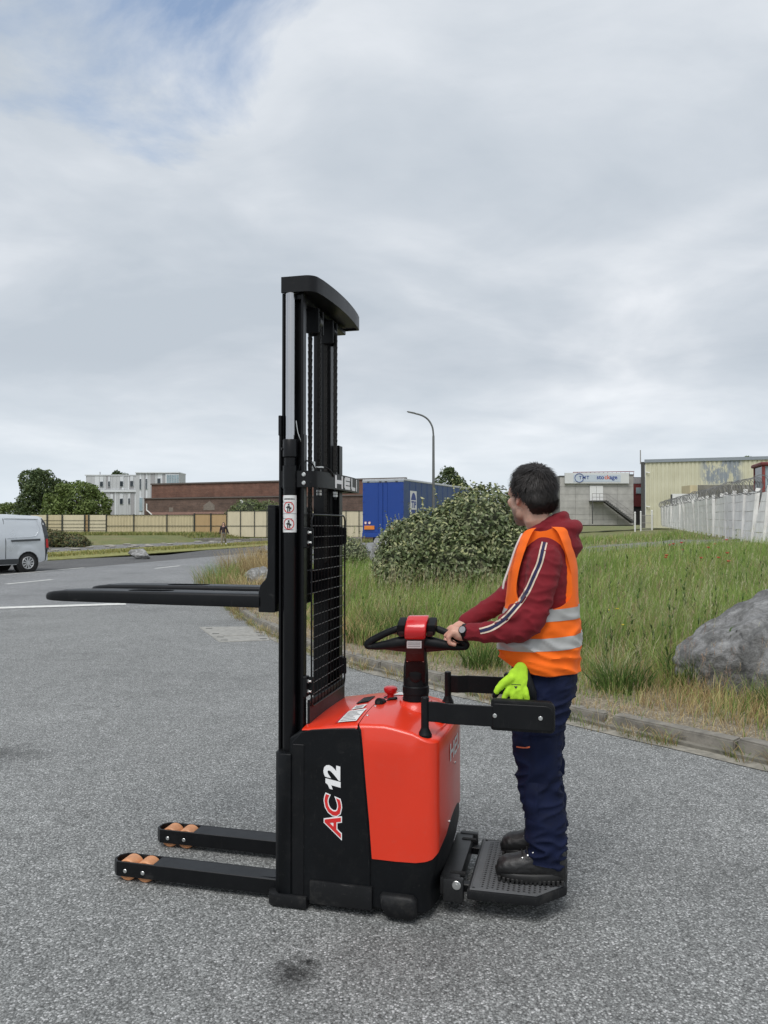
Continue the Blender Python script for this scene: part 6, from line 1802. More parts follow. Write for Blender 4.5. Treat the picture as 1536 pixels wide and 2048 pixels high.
# ================================================================ low wall, far fence, buildings
material('old_wall', (0.20, 0.19, 0.165), .95, var=.35, vs=1.5, bump=.4, bs=12)
mb = MB(); a = Vector((-30, 64.5, 0)); b_ = Vector((-2, 71.5, 0)); d = (b_ - a).normalized(); n_w = Vector((-d.y, d.x, 0))
wall_root = thing('low_wall', 'low dark concrete retaining wall below the grass bank', 'wall', (-16, 68, 0)); off0 = Vector((-16, 68, 0))
for k in range(14):
    p, q = a.lerp(b_, k / 14) - off0, a.lerp(b_, (k + 1) / 14) - off0
    h = .46 + .05 * math.sin(k * 2.1)
    MB().prism([(p.x, p.y), (q.x - d.x * .03, q.y - d.y * .03), (q.x + n_w.x * .3 - d.x * .03, q.y + n_w.y * .3), (p.x + n_w.x * .3, p.y + n_w.y * .3)], 'z', -.1, h, .02).build('wall_block', 'old_wall', wall_root, 0)
material('rubble_white', (.30, .285, .25), .9, var=.3, vs=3)
rr = random.Random(8)
mb = MB()
for k in range(60):
    s = rr.uniform(30, 62); o_ = rr.uniform(27, 31.5) if s > 44 else rr.uniform(28, 36); x, y = P(o_, s); r = rr.uniform(.06, .24)
    mb.ell((x, y, .2 + r * .2), (r * 1.6, r, r * .35), 7, 5)
tag(mb.build('rubble', 'rubble_white', None, 20), 'scattered pale rubble along the broken pavement', 'rubble', kind='stuff')

def yellow_mat(name, col, st=.18):
    m, N, L, b = shader(name); co = N.new('ShaderNodeTexCoord').outputs['Object']
    mp = nn(N, L, 'ShaderNodeMapping', {'Vector': co, 'Scale': (3, 3, .35)})
    n1 = nn(N, L, 'ShaderNodeTexNoise', {'Vector': mp.outputs[0], 'Scale': 1.2, 'Detail': 8.0, 'Roughness': .7})
    c = mixc(N, L, ramp(N, L, n1.outputs[0], [(.35, 0.0), (.75, 1.0)]), col, [q * (1 - st * 1.6) for q in col]); L.new(c, b.inputs['Base Color']); b.inputs['Roughness'].default_value = .75
yellow_mat('fence_cream', (.58, .50, .32), .12); yellow_mat('fence_pale', (.66, .59, .42), .12); yellow_mat('fence_brown', (.48, .33, .17), .12)
material('fence_post', (.03, .035, .03), .6)
FY = 77.0
def fx_(px, y=FY): return (px - 768) / 1545 * y
fence = thing('panel_fence', 'long cream and brown sheet fence with dark posts below the brick building', 'fence', (fx_(400), FY, 1.0))
fo = Vector((fx_(400), FY, 1.0))
seg = [(60, 95, 'fence_pale', 0), (95, 124, 'fence_cream', 0), (125, 169, 'fence_pale', 0), (170, 178, 'fence_brown', 0), (178, 212, 'fence_pale', 0), (213, 268, 'fence_cream', 1), (268, 334, 'fence_cream', 1), (334, 388, 'fence_cream', 1), (389, 421, 'fence_brown', 2), (422, 453, 'fence_brown', 2), (454, 481, 'fence_pale', 3), (481, 509, 'fence_pale', 3), (509, 534, 'fence_pale', 3), (534, 562, 'fence_pale', 3)] + [(562 + 26 * k, 588 + 26 * k, 'fence_pale', 3) for k in range(8)]
for (p0, p1, mt, tp) in seg:
    x0, x1 = fx_(p0) - fo.x, fx_(p1) - fo.x; z0 = -.55; z1 = (1.63, 1.66, 1.75, 2.06)[tp]
    mb = MB()
    if tp == 1:
        n = 18; pts = []
        for k in range(n + 1):
            x = lerp(x0, x1, k / n); pts.append((x, -.04 if k % 2 else .02))
        poly = pts + [(x1, .06), (x0, .06)]; mb.prism(poly, 'z', z0, z1)
    else: mb.box(x0 + .02, x1 - .02, -.03, .05, z0, z1, .01)
    mb.build('fence_panel', mt, fence, 0)
    w = .07 if tp in (1, 3) else .13
    MB().box(x0 - w / 2, x0 + w / 2, -.12, .08, z0, z1 + .06).build('fence_post', 'fence_post', fence, 0)
    for zr in ((.55, z1 - .02) if tp else (1.1, .75, .4, .1)):
        MB().box(x0, x1, -.075, -.045, zr - (.022 if tp else .010), zr + (.022 if tp else .010)).build('fence_rail', 'fence_post', fence, 0)

# ---- brick hall
def brick_mat(name, c1, c2, mo):
    m, N, L, b = shader(name); co = N.new('ShaderNodeTexCoord').outputs['Object']
    mp = nn(N, L, 'ShaderNodeMapping', {'Vector': co, 'Rotation': (R(90), 0, 0)})
    bt = nn(N, L, 'ShaderNodeTexBrick', {'Vector': mp.outputs[0], 'Color1': (*c1, 1), 'Color2': (*c2, 1), 'Mortar': (*mo, 1), 'Scale': 1.0, 'Mortar Size': .008, 'Brick Width': .24, 'Row Height': .075})
    n1 = nn(N, L, 'ShaderNodeTexNoise', {'Vector': co, 'Scale': .9, 'Detail': 10.0, 'Roughness': .72})
    mp2 = nn(N, L, 'ShaderNodeMapping', {'Vector': co, 'Scale': (.3, .3, 6)})
    n2 = nn(N, L, 'ShaderNodeTexNoise', {'Vector': mp2.outputs[0], 'Scale': 1.0, 'Detail': 6.0, 'Roughness': .7})
    c = mixc(N, L, 1.0, bt.outputs[0], ramp(N, L, n1.outputs[0], [(.3, .62), (.7, 1.4)]), 'MULTIPLY')
    c = mixc(N, L, 1.0, c, ramp(N, L, n2.outputs[0], [(.3, .75), (.7, 1.2)]), 'MULTIPLY')
    L.new(c, b.inputs['Base Color']); b.inputs['Roughness'].default_value = .92
brick_mat('brick_red', (.175, .075, .05), (.135, .06, .042), (.16, .12, .10)); brick_mat('brick_brown', (.135, .08, .06), (.10, .062, .05), (.14, .115, .10))
material('coping', (.12, .10, .09), .9); material('pink_band', (.28, .17, .14), .9, var=.2); material('patch_cement', (.20, .17, .145), .95, var=.2); material('white_plain', (.72, .72, .70), .7, var=.06)
BA, BB = Vector((-27.7, 92.0, 0)), Vector((2.2, 80.0, 0)); bd = (BB - BA); blen = bd.length; ba = math.atan2(bd.y, bd.x)
brick = thing('brick_hall', 'long windowless brown brick building behind the fence', 'building', BA, ba)
zt = 6.42
MB().box(0, blen, .0, 9, 4.75, zt, 0).build('wall', 'brick_red', brick, 0)
MB().box(-.9, blen, -.18, 8.8, -1, 4.72, 0).build('wall', 'brick_brown', brick, 0)
MB().box(-.1, blen + .1, -.12, .3, zt, zt + .16).build('coping', 'coping', brick, 0)
MB().box(-.9, blen, -.30, .0, 4.72, 4.86).build('ledge', 'coping', brick, 0)
MB().box(0, blen, -.22, -.15, 2.85, 3.15).build('band', 'pink_band', brick, 0)
MB().box(2, blen, -.23, -.15, 2.6, 2.72).build('band', 'coping', brick, 0)
def bx(px):  # distance along the hall for a picture column
    t = (px - 768) / 1545; return (t * BA.y - BA.x) / (bd.x - t * bd.y) * blen
MB().prism([(bx(409), 3.35), (bx(431), 3.35), (bx(431), 3.9), (bx(421), 4.4), (bx(409), 3.9)], 'y', -.20, -.15).build('cement_patch', 'patch_cement', brick, 0)
MB().box(bx(340), bx(348), -.20, -.15, 3.2, 3.7).build('cement_patch', 'patch_cement', brick, 0)
MB().box(bx(482), bx(488), -.24, -.15, 4.1, 4.45).build('wall_box', 'white_plain', brick, 0)
MB().tube([(-.45, -.3, 4.2), (-.45, -.3, 3.4), (.25, -.3, 2.9), (.25, -.3, .5)], .09, 8).build('downpipe', 'white_plain', brick)

# ---- grey apartment block
for nm, c in (('clad_white', (.66, .68, .70)), ('clad_light', (.50, .51, .52)), ('clad_mid', (.36, .355, .365)), ('clad_blue', (.58, .64, .70))): material(nm, c, .6, var=.05, vs=.5)
material('window_dark', (.035, .045, .055), .12, var=.2, vs=.4); material('window_pale', (.30, .38, .42), .12, var=.2, vs=.4)
AY = 112.0
def ax_(px): return (px - 768) / 1545 * AY
def az_(py): return 1.64 + (1050 - py) * AY / 1545
apt = thing('apartment_block', 'grey and white panelled apartment block behind the trees', 'building', (ax_(277), AY, 1.0))
ao = Vector((ax_(277), AY, 1.0))
def abox(p0, p1, y0, y1, d0, d1, name, mat, parent=None):
    return MB().box(ax_(p0) - ao.x, ax_(p1) - ao.x, d0, d1, az_(y1) - 1.0, az_(y0) - 1.0).build(name, mat, parent or apt, 0)
abox(170, 276.6, 950.5, 1052, .3, 4, 'wall', 'clad_light'); abox(276.8, 363, 947, 1052, -1.2, 2.2, 'wall', 'clad_light')
abox(168, 276.4, 949, 951, 0.1, 4, 'roof_edge', 'clad_white'); abox(276.4, 363.6, 945.6, 947.6, -1.5, 2.3, 'roof_edge', 'clad_white')
abox(200, 276.5, 979, 984, .0, .3, 'floor_band', 'clad_white')
rr = random.Random(12)
for y0, y1 in ((951.2, 978.6), (984.4, 1050)):
    x = 172.0
    while x < 272:
        w = rr.choice((3.5, 5, 7, 9)); mt = rr.choice(('clad_white', 'clad_light', 'clad_light', 'clad_light', 'clad_mid'))
        if x < 265.7 < x + w: mt = 'clad_mid'
        abox(x, min(x + w - .25, 276.2), y0, y1, .18, .3, 'cladding_panel', mt); x += w
x = 277.2
for w, mt in ((7, 'clad_light'), (4, 'clad_white'), (6, 'clad_light'), (2.6, 'clad_mid'), (4, 'clad_white'), (6, 'clad_light'), (8, 'clad_mid'), (6, 'clad_light'), (9, 'clad_white'), (5, 'clad_mid'), (21, 'clad_light')):
    abox(x, x + w - .25, 948, 1050, -1.32, -1.2, 'cladding_panel', mt); x += w
def awin(p0, p1, y0, y1, d, mt='window_dark'):
    f = abox(p0 - .5, p1 + .5, y0 - .5, y1 + .5, d - .08, d + .12, 'window', 'clad_white')
    abox(p0, p1, y0, y1, d - .10, d - .075, 'pane', mt, f)
for p0, p1, y0, y1 in ((199, 205, 963.5, 973), (215.6, 218.8, 963, 973), (239, 245.2, 962.5, 972.3), (259.4, 265.6, 962, 972), (220, 225, 998, 1008.5), (239, 245, 997.5, 1008), (256, 259, 997, 1007.5)):
    awin(p0, p1, y0, y1, .17); abox(p0 - .2, p1 + .2, y0 - 10, y0 - 1, .13, .2, 'lintel_panel', 'clad_white')
for p0, p1, y0, y1, mt in ((284.8, 287.6, 959, 979.5, 'window_dark'), (296.6, 299.4, 959, 979, 'window_dark'), (320, 326, 958, 969.5, 'window_dark'), (285, 290.6, 996, 1022, 'window_pale'), (310, 313, 985, 1005, 'window_dark')):
    awin(p0, p1, y0, y1, -1.33, mt)
gl = abox(336.5, 362.6, 949.6, 972, -1.42, -1.2, 'window', 'clad_white')
for k in range(5):
    abox(338.6 + k * 4.9, 342.6 + k * 4.9, 951, 959.6, -1.46, -1.43, 'pane', 'window_pale', gl); abox(338.6 + k * 4.9, 342.6 + k * 4.9, 960.4, 971, -1.46, -1.43, 'pane', 'window_pale', gl)
MB().cyl((ax_(184.3) - ao.x, 3, az_(949) - 1), (ax_(184.3) - ao.x, 3, az_(941) - 1), .08, 8).build('roof_mast', 'clad_mid', apt)

# ---- concrete depot with outside stair
TY = 105.0
def tx_(px, y=TY): return (px - 768) / 1545 * y
def tz_(py, y=TY): return 1.64 + (1050 - py) * y / 1545
material('panel_concrete', (.40, .39, .365), .9, var=.2, vs=.8, bump=.2, bs=6); material('joint_dark', (.17, .165, .155), .9); material('steel_dark', (.06, .06, .058), .6); material('sign_white', (.62, .63, .62), .6, var=.05, vs=.6); material('sign_pale', (.50, .56, .62), .6, var=.05)
material('ink_blue', (.03, .06, .25), .5); material('ink_orange', (.62, .12, .05), .5); material('red_frame', (.22, .04, .034), .6, var=.2); material('maroon_panel', (.15, .03, .03), .6, var=.2)
to = Vector((tx_(1120), TY, tz_(1047)))
dep = thing('depot_building', 'pale concrete panel depot with rooftop sign and outside stair', 'building', to)
def tbox(p0, p1, y0, y1, d0, d1, name, mat, parent=None, bev=0.0):
    return MB().box(tx_(p0) - to.x, tx_(p1) - to.x, d0, d1, tz_(y1) - to.z, tz_(y0) - to.z, bev).build(name, mat, parent or dep, 0)
core_ = tbox(1120, 1267, 951, 1052, .15, 10, 'wall', 'joint_dark')
xs = [1120, 1151, 1179, 1206, 1235, 1267.3]; ys = [953, 973.5, 988.5, 1002, 1016, 1029, 1039.5, 1050]
for a, b_ in zip(xs, xs[1:]):
    for c_, d_ in zip(ys, ys[1:]): tbox(a + .18, b_ - .18, c_ + .18, d_ - .18, 0, .2, 'concrete_panel', 'panel_concrete')
tbox(1119.4, 1129, 951.5, 953.4, -.06, .4, 'coping', 'steel_dark'); tbox(1258, 1268, 948.5, 950.4, -.06, .4, 'coping', 'steel_dark'); tbox(1258, 1267.2, 950, 953, 0.01, .4, 'parapet', 'panel_concrete')
sg_ = tbox(1129, 1257, 946, 967, -.35, -.05, 'sign_board', 'sign_white'); tbox(1146, 1240, 949.5, 964, -.38, -.352, 'sign_panel', 'sign_pale', sg_)
sx = lambda p: tx_(p) - to.x; szz = lambda p: tz_(p) - to.z
text('sign_text', 'TMT', .62, frame((sx(1167.0), -.39, szz(955.8)), (1, 0, 0), (0, 0, 1)), 'ink_blue', sg_, offset=.012, spacing=1.25)
mb = MB(); ring = []
for k in range(29):
    a = R(20 + 320 * k / 28); ring.append((sx(1157.5) + .60 * math.cos(a), -.395, szz(956) + .58 * math.sin(a)))
mb.tube(ring, .045, 6).build('sign_ring', 'ink_blue', sg_)
def text_w(t): 
    me = text_mesh(t, .80, offset=.018); xs__ = [v.co.x for v in me.vertices]; return max(xs__) - min(xs__)
x_l = sx(1192.3)
for pre, t_, mt_ in (('', 'sto', 'ink_blue'), ('sto', 'ck', 'ink_orange'), ('stock', 'age', 'ink_blue')):
    w1, w2 = text_w(pre + t_), text_w(t_); text('sign_text', t_, .80, frame((x_l + w1 - w2 / 2, -.39, szz(955) + (.10 if t_ == 'age' else 0) * 0), (1, 0, 0), (0, 0, 1)), mt_, sg_, offset=.018)
dr = tbox(1179.5, 1206, 972, 1002, -.12, .1, 'door', 'white_plain'); tbox(1192.4, 1192.9, 973, 1001, -.125, -.11, 'door_joint', 'joint_dark', dr)
st_ = tbox(1178, 1207.5, 1001.5, 1003.8, -1.6, -.02, 'stair_landing', 'steel_dark'); tbox(1178.5, 1179.8, 1003.8, 1048, -1.6, -1.4, 'landing_post', 'steel_dark', st_)
ns = 14
for k in range(ns):
    px0 = lerp(1207, 1262, k / ns); py0 = lerp(1003, 1044, k / ns)
    tbox(px0, px0 + 4.6, py0, py0 + .9, -1.55, -.3, 'stair_tread', 'steel_dark', st_)
mb = MB()
for dd in (-1.6, -.28): mb.prism([(sx(1206), szz(1001)), (sx(1206), szz(1005)), (sx(1259), szz(1046)), (sx(1265), szz(1046))], 'y', dd - .04, dd + .04)
tag(mb.build('stair_stringers', 'steel_dark', st_, 0), kind='stuff')
material('rail_grey', (.30, .29, .28), .6)
rl = MB()
for py in (988, 995):
    rl.tube([(sx(1178.5), -1.58, szz(py)), (sx(1207), -1.58, szz(py)), (sx(1264), -1.58, szz(py + 41.5))], .035, 6)
for px, py in ((1178.5, 988), (1193, 988), (1207, 988), (1226, 1002), (1245, 1016), (1264, 1029.5)): rl.tube([(sx(px), -1.58, szz(py)), (sx(px), -1.58, szz(py + 15))], .035, 6)
tag(rl.build('hand_rail', 'rail_grey', st_), kind='stuff')
# rooftop railing
rt2 = MB(); z1 = szz(940.5); rt2.tube([(sx(1161), 4, z1), (sx(1288), 4, szz(938.8))], .05, 6)
for px in range(1161, 1290, 9): rt2.tube([(sx(px), 4, szz(953)), (sx(px), 4, z1)], .035, 6)
tag(rt2.build('roof_railing', 'red_frame', dep), kind='stuff')
# link building between depot and warehouse
lk = thing('red_annex', 'narrow dark red annex between the depot and the yellow warehouse', 'building', (tx_(1278, 107), 107, tz_(1047, 107)))
def lbox(p0, p1, y0, y1, d0, d1, name, mat, parent=None):
    Y = 107.0; return MB().box(tx_(p0, Y) - tx_(1278, Y), tx_(p1, Y) - tx_(1278, Y), d0, d1, tz_(y1, Y) - tz_(1047, Y), tz_(y0, Y) - tz_(1047, Y)).build(name, mat, parent or lk, 0)
lbox(1262, 1292, 954, 1050, .3, 8, 'wall', 'steel_dark'); lbox(1266.8, 1288.5, 955.5, 967, .1, .3, 'fascia', 'clad_mid'); lbox(1267.5, 1289.5, 968, 1013, .05, .3, 'panel', 'maroon_panel')
w_ = lbox(1271, 1287, 974, 988, -.02, .05, 'window', 'red_frame'); lbox(1272, 1286, 975, 987, -.05, -.02, 'pane', 'window_pale', w_)

# ---- yellow corrugated warehouse
def ware_mat():
    m, N, L, b = shader('corrugated_yellow'); co = N.new('ShaderNodeTexCoord').outputs['Object']
    sp_ = nn(N, L, 'ShaderNodeSeparateXYZ', {'Vector': co})
    mp = nn(N, L, 'ShaderNodeMapping', {'Vector': co, 'Scale': (.75, .2, .30)})
    n1 = nn(N, L, 'ShaderNodeTexNoise', {'Vector': mp.outputs[0], 'Scale': 1.5, 'Detail': 9.0, 'Roughness': .72})
    # flaked paint over old lettering, in one stretch of the wall
    a = nn(N, L, 'ShaderNodeMapRange', {0: sp_.outputs[0], 1: 6.6, 2: 7.6}).outputs[0]; b2 = nn(N, L, 'ShaderNodeMapRange', {0: sp_.outputs[0], 1: 12.2, 2: 11.4}).outputs[0]
    c2 = nn(N, L, 'ShaderNodeMapRange', {0: sp_.outputs[2], 1: 4.9, 2: 5.4}).outputs[0]; c3 = nn(N, L, 'ShaderNodeMapRange', {0: sp_.outputs[2], 1: 8.6, 2: 8.2}).outputs[0]
    f = nn(N, L, 'ShaderNodeMath', {0: nn(N, L, 'ShaderNodeMath', {0: a, 1: b2}, operation='MULTIPLY').outputs[0], 1: nn(N, L, 'ShaderNodeMath', {0: c2, 1: c3}, operation='MULTIPLY').outputs[0]}, operation='MULTIPLY').outputs[0]
    f = nn(N, L, 'ShaderNodeMath', {0: f, 1: ramp(N, L, n1.outputs[0], [(.44, 0.0), (.50, 1.0)])}, operation='MULTIPLY').outputs[0]
    n2 = nn(N, L, 'ShaderNodeTexNoise', {'Vector': co, 'Scale': .5, 'Detail': 6.0})
    base = ramp(N, L, n2.outputs[0], [(.3, (.52, .50, .36)), (.7, (.62, .60, .45))])
    L.new(mixc(N, L, f, base, (.26, .29, .32)), b.inputs['Base Color']); b.inputs['Roughness'].default_value = .6
ware_mat()
material('fascia_grey', (.25, .28, .31), .6)
wa, wb = Vector((tx_(1291, 104), 104, 0)), Vector((tx_(1640, 97), 97, 0)); wdir = wb - wa; wl_ = wdir.length
wz0 = tz_(1047, 104)
ware = thing('warehouse', 'pale yellow corrugated warehouse with flaking grey paint patches', 'building', (wa.x, wa.y, wz0), math.atan2(wdir.y, wdir.x))
mb = MB(); pts = []; x = 0.0; k = 0
while x < wl_:
    pts += [(x, 0), (x + .26, 0), (x + .33, .07), (x + .46, .07)]; x += .53
mb.prism(pts + [(wl_, .4), (0, .4)], 'z', -.6, 8.2); mb.build('cladding', 'corrugated_yellow', ware, 0)
MB().box(-.1, wl_, -.15, 14, 8.2, 8.62).build('fascia', 'fascia_grey', ware, 0)
MB().box(0, wl_, .42, 14, -.6, 8.2).build('wall', 'joint_dark', ware, 0)
MB().box(-.55, -.05, -.1, .5, -.6, 8.3).build('corner_post', 'steel_dark', ware, 0)
MB().tube([(-.6, -.2, 8.0), (-.6, -.2, 9.9)], .07, 6).build('flue', 'rail_grey', ware)
for zz_ in (2.3, 6.9): MB().tube([(.1, -.15, zz_), (.6, -.25, zz_ - .1)], .07, 6).build('wall_lamp', 'white_plain', ware)
# yard walls before the warehouse
yw = thing('yard_wall', 'dark grey block wall and white hoarding before the yellow warehouse', 'wall', (tx_(1400, 88), 88, tz_(1040, 88)))
def ybox(p0, p1, y0, y1, d0, d1, name, mat):
    Y = 88.0; return MB().box(tx_(p0, Y) - tx_(1400, Y), tx_(p1, Y) - tx_(1400, Y), d0, d1, tz_(y1, Y) - tz_(1040, Y), tz_(y0, Y) - tz_(1040, Y)).build(name, mat, yw, 0)
ybox(1398, 1520, 970, 1045, 0, .3, 'block_wall', 'old_wall'); ybox(1345, 1397.5, 987.5, 1040, .05, .3, 'hoarding', 'white_plain'); ybox(1343, 1345, 989, 1020, 0, .25, 'hoarding_post', 'steel_dark'); ybox(1384, 1398, 970, 987, .5, 3, 'box_room', 'fence_cream')
# gate posts of the depot yard
for k, px in enumerate((1270, 1281.5, 1304)):
    x = tx_(px, 92); o_ = MB().cyl((0, 0, 0), (0, 0, 2.3), .09, 10).cyl((0, 0, 2.3), (0, 0, 2.42), .12, 10, .03).build('gate_post', 'white_plain', None)
    o_.location = (x, 92, gz(x, 92)); tag(o_, ('white gate post beside the depot stair', 'slim white gate post in the middle of the yard entrance', 'white gate post nearest the concrete plank fence')[k], 'post')
gt = thing('mesh_gate', 'low grey mesh gate in the depot yard entrance', 'gate', (tx_(1281.5, 92.1), 92.1, gz(tx_(1281.5, 92), 92)))
mb = MB()
for k in range(14): mb.tube([(.15 + k * .1 * 1.0, 0, .1), (.15 + k * .1, 0, 1.9)], .012, 5)
tag(mb.build('gate_bars', 'rail_grey', gt), kind='stuff')
for z in (.1, 1.0, 1.9): MB().tube([(.1, 0, z), (1.5, 0, z)], .03, 6).build('gate_rail', 'rail_grey', gt)

# ---- white concrete plank fence with razor wire
material('fence_white', (.74, .73, .71), .85, var=.14, vs=1.6, bump=.2, bs=20); material('razor_grey', (.16, .16, .16), .5, .5)
FA, FB = Vector((13.55, 25.5, 0)), Vector((33.4, 93.0, 0)); fd = (FB - FA); fl = fd.length; fd.normalize()
wf = thing('plank_fence', 'weathered white concrete plank fence with coiled razor wire on top', 'fence', (FA.x, FA.y, 0))
def fbase(s): return lerp(.92, 1.78, min(1, s / fl) ** .8)
def ftop_h(s): return 2.05
rr = random.Random(4); npn = 27; stepf = fl / npn; fang = math.atan2(fd.y, fd.x)
for k in range(-1, npn):
    s0 = k * stepf; lean_ = rr.uniform(-.05, .09) + (.12 if k in (1, 2) else 0); z0 = fbase(max(0, s0 + stepf / 2))
    mt = Matrix.Translation(fd * s0 + Vector((0, 0, z0))) @ Matrix.Rotation(fang, 4, 'Z') @ Matrix.Rotation(lean_, 4, 'X')
    for j in range(5):
        dz = rr.uniform(-.012, .012)
        MB().box(.08, stepf - .08, -.03 + dz, .03 + dz, -.15 + .435 * j + .008, -.15 + .435 * (j + 1) - .008, .008, 1, mt).build('concrete_plank', 'fence_white', wf, 0)
    m2 = Matrix.Translation(fd * s0 + Vector((0, 0, z0))) @ Matrix.Rotation(fang, 4, 'Z') @ Matrix.Rotation(lean_ + rr.uniform(-.05, .05) - (.10 if k == 2 else 0), 4, 'X') @ Matrix.Rotation(rr.uniform(-.04, .04) + (.10 if k in (1, 3) else 0), 4, 'Y')
    MB().box(-.07, .07, -.09, .09, -.3, 2.16, .012, 1, m2).build('fence_post', 'fence_white', wf, 0)
pts = []; turns = 110
for i in range(turns * 12):
    s = lerp(5.5, fl, i / (turns * 12)); a = 2 * math.pi * i / 12; r = .34 + .07 * noise.noise(Vector((i * .05, 0, 0)))
    c_ = fd * s + Vector((0, 0, fbase(s) + 2.28 + .12 * noise.noise(Vector((s * .3, 5, 0)))))
    nx = Vector((-fd.y, fd.x, 0)); pts.append(c_ + nx * r * math.cos(a) + Vector((0, 0, r * math.sin(a))) + fd * .12 * math.sin(a * 1.3))
MB().tube(pts, .013, 4, cap=False).build('razor_wire', 'razor_grey', wf, 0)
# red cab behind the fence at the picture edge
rc = thing('red_cabin', 'red framed machine cabin behind the white fence at the right edge', 'cabin', (18.2, 35.2, 1.1), R(-14))
MB().box(-1.05, 1.6, -.9, .9, .3, 1.55, .04).build('cabin_base', 'red_frame', rc)
for x in (-1.0, .2, 1.5):
    for y in (-.85, .85): MB().box(x - .06, x + .06, y - .06, y + .06, 1.5, 3.25, .01).build('pillar', 'red_frame', rc)
MB().box(-1.15, 1.7, -1.0, 1.0, 3.2, 3.36, .04).build('roof', 'maroon_panel', rc)
MB().box(-.94, .14, -.86, -.83, 1.58, 3.18).build('pane', 'window_pale', rc, 0); MB().box(.26, 1.44, -.86, -.83, 1.58, 3.18).build('pane', 'window_pale', rc, 0); MB().box(-1.03, -1.0, -.78, .78, 1.58, 3.18).build('pane', 'window_dark', rc, 0)

# grey gravel track crossing the field at the right
vs = []; n = 30
for i in range(n + 1):
    x = lerp(5.5, 19.5, i / n)
    for t in np.linspace(0, 1, 5):
        y = lerp(PATHY[0] + .02 * x, PATHY[1] + .04 * x, t); vs.append((x, y, gz(x, y) + .03 + .03 * math.sin(x)))
mb = MB(); mb.add(vs, [(i * 5 + j, (i + 1) * 5 + j, (i + 1) * 5 + j + 1, i * 5 + j + 1) for i in range(n) for j in range(4)])
tag(mb.build('track', 'pavement_grit', None, 180), 'grey gravel track crossing the field before the depot', 'track', kind='structure')

# ================================================================ street lamp
material('lamp_steel', (.14, .145, .14), .5, .4)
LX, LY = fx_(867, 44.0), 44.0; lz = gz(LX, LY)
lamp = thing('street_lamp', 'tall curved steel street lamp behind the bush', 'street lamp', (LX, LY, lz))
pth = [(0, 0, 0), (0, 0, 3.0), (0, 0, 6.6)] + [tuple(p) for p in curve([(0, 0, 6.7), (-.06, 0, 7.15), (-.28, 0, 7.55), (-.62, 0, 7.80), (-1.05, 0, 7.93)], 5)]
MB().tube(pth, [.10, .085, .065] + [.05] * (len(pth) - 3), 12).build('pole', 'lamp_steel', lamp, 60)
MB().tube([(-1.0, 0, 7.92), (-1.08, 0, 7.95), (-1.45, 0, 8.03), (-1.52, 0, 8.04)], [.05, .085, .075, .03], 12, flat=.55).build('lamp_head', 'lamp_steel', lamp, 60)
MB().tube([(-1.10, 0, 7.915), (-1.42, 0, 7.985)], .05, 10, flat=.4, round_end=True).build('lens', 'clad_light', lamp)
MB().box(-.14, .14, -.14, .14, 0, .5, .02).build('base_cover', 'lamp_steel', lamp)

# ================================================================ semi-trailer
material('trailer_blue', (.009, .048, .25), .35, var=.05, vs=.8, dust=.02); material('curtain_blue', (.026, .066, .165), .5, var=.10, vs=1.5, bump=.1, bs=2)
material('alu', (.55, .56, .57), .4, .7); material('tail_orange', (.70, .22, .03), .4); material('tail_red', (.45, .02, .02), .3)
tr_dir = Vector((.405, .914, 0)).normalized()
tra = thing('semi_trailer', 'blue curtain-sided semi-trailer parked beyond the bush', 'trailer', (1.11, 43.0, .24), math.atan2(tr_dir.y, tr_dir.x))
# local: x along the trailer forwards, y to the left; rear right corner at the origin
MB().box(.06, 13.6, .02, 2.53, 1.05, 3.90).build('curtain_body', 'curtain_blue', tra, 0)
MB().box(0, 13.6, -.01, 2.56, 3.88, 4.0, .02).build('roof', 'alu', tra); MB().box(0, 13.6, -.01, 2.56, .9, 1.06, .01).build('side_rail', 'trailer_blue', tra)
for y0, y1 in ((.02, 1.265), (1.285, 2.53)): 
    dr = MB().box(-.03, .06, y0, y1, .98, 3.86, .015).build('rear_door', 'trailer_blue', tra)
    MB().tube([(-.05, lerp(y0, y1, .78 if y0 < 1 else .22), 1.0), (-.05, lerp(y0, y1, .78 if y0 < 1 else .22), 3.84)], .008, 6).build('lock_rod', 'trailer_blue', dr)
    for z in (1.3, 2.0, 2.7, 3.4): MB().box(-.05, -.02, (y0 if y0 < 1 else y1 - .12), (y0 + .12 if y0 < 1 else y1), z, z + .05).build('hinge', 'trailer_blue', dr)
hd_ = MB().box(-.05, .05, 0, 2.55, 3.80, 3.90, .01).build('rear_header', 'fascia_grey', tra)
for y in (.35, 1.0, 1.35, 2.1): MB().box(-.07, -.05, y, y + .14, 3.81, 3.87).build('marker_lamp', 'steel_dark', hd_)
MB().box(-.08, .05, 0.0, 2.55, .70, .97, .02).build('rear_bumper', 'trailer_blue', tra)
for y in (1.78, .12): 
    MB().box(-.10, -.03, y, y + .62, 1.14, 1.36, .01).build('reflector_plate', 'tail_orange', tra)
for y in (2.1, 2.34): MB().cyl((-.035, y, 1.52), (-.05, y, 1.52), .085, 18).build('speed_sign', 'white_plain', tra); MB().tube([(-.052, y + .075 * math.cos(t), 1.52 + .075 * math.sin(t)) for t in np.linspace(0, 6.283, 17)[:-1]], .010, 5, loop=True).build('sign_ring', 'tail_red', tra)
for x in (1.6, 3.0, 4.4):
    for y in (.2, 2.1): 
        wh = MB().cyl((x, y, .52), (x, y + .32, .52), .52, 28, bev=.04).build('wheel', 'hole_black', tra); MB().cyl((x, y - .005, .52), (x, y + .1, .52), .28, 20).build('rim', 'alu', wh)
MB().box(.3, 12, .7, 1.85, .55, .9).build('chassis_beam', 'hole_black', tra)
lgp = MB().box(.95, 1.95, .003, .018, 1.75, 3.35, .0).build('logo_board', 'white_plain', tra, 0)
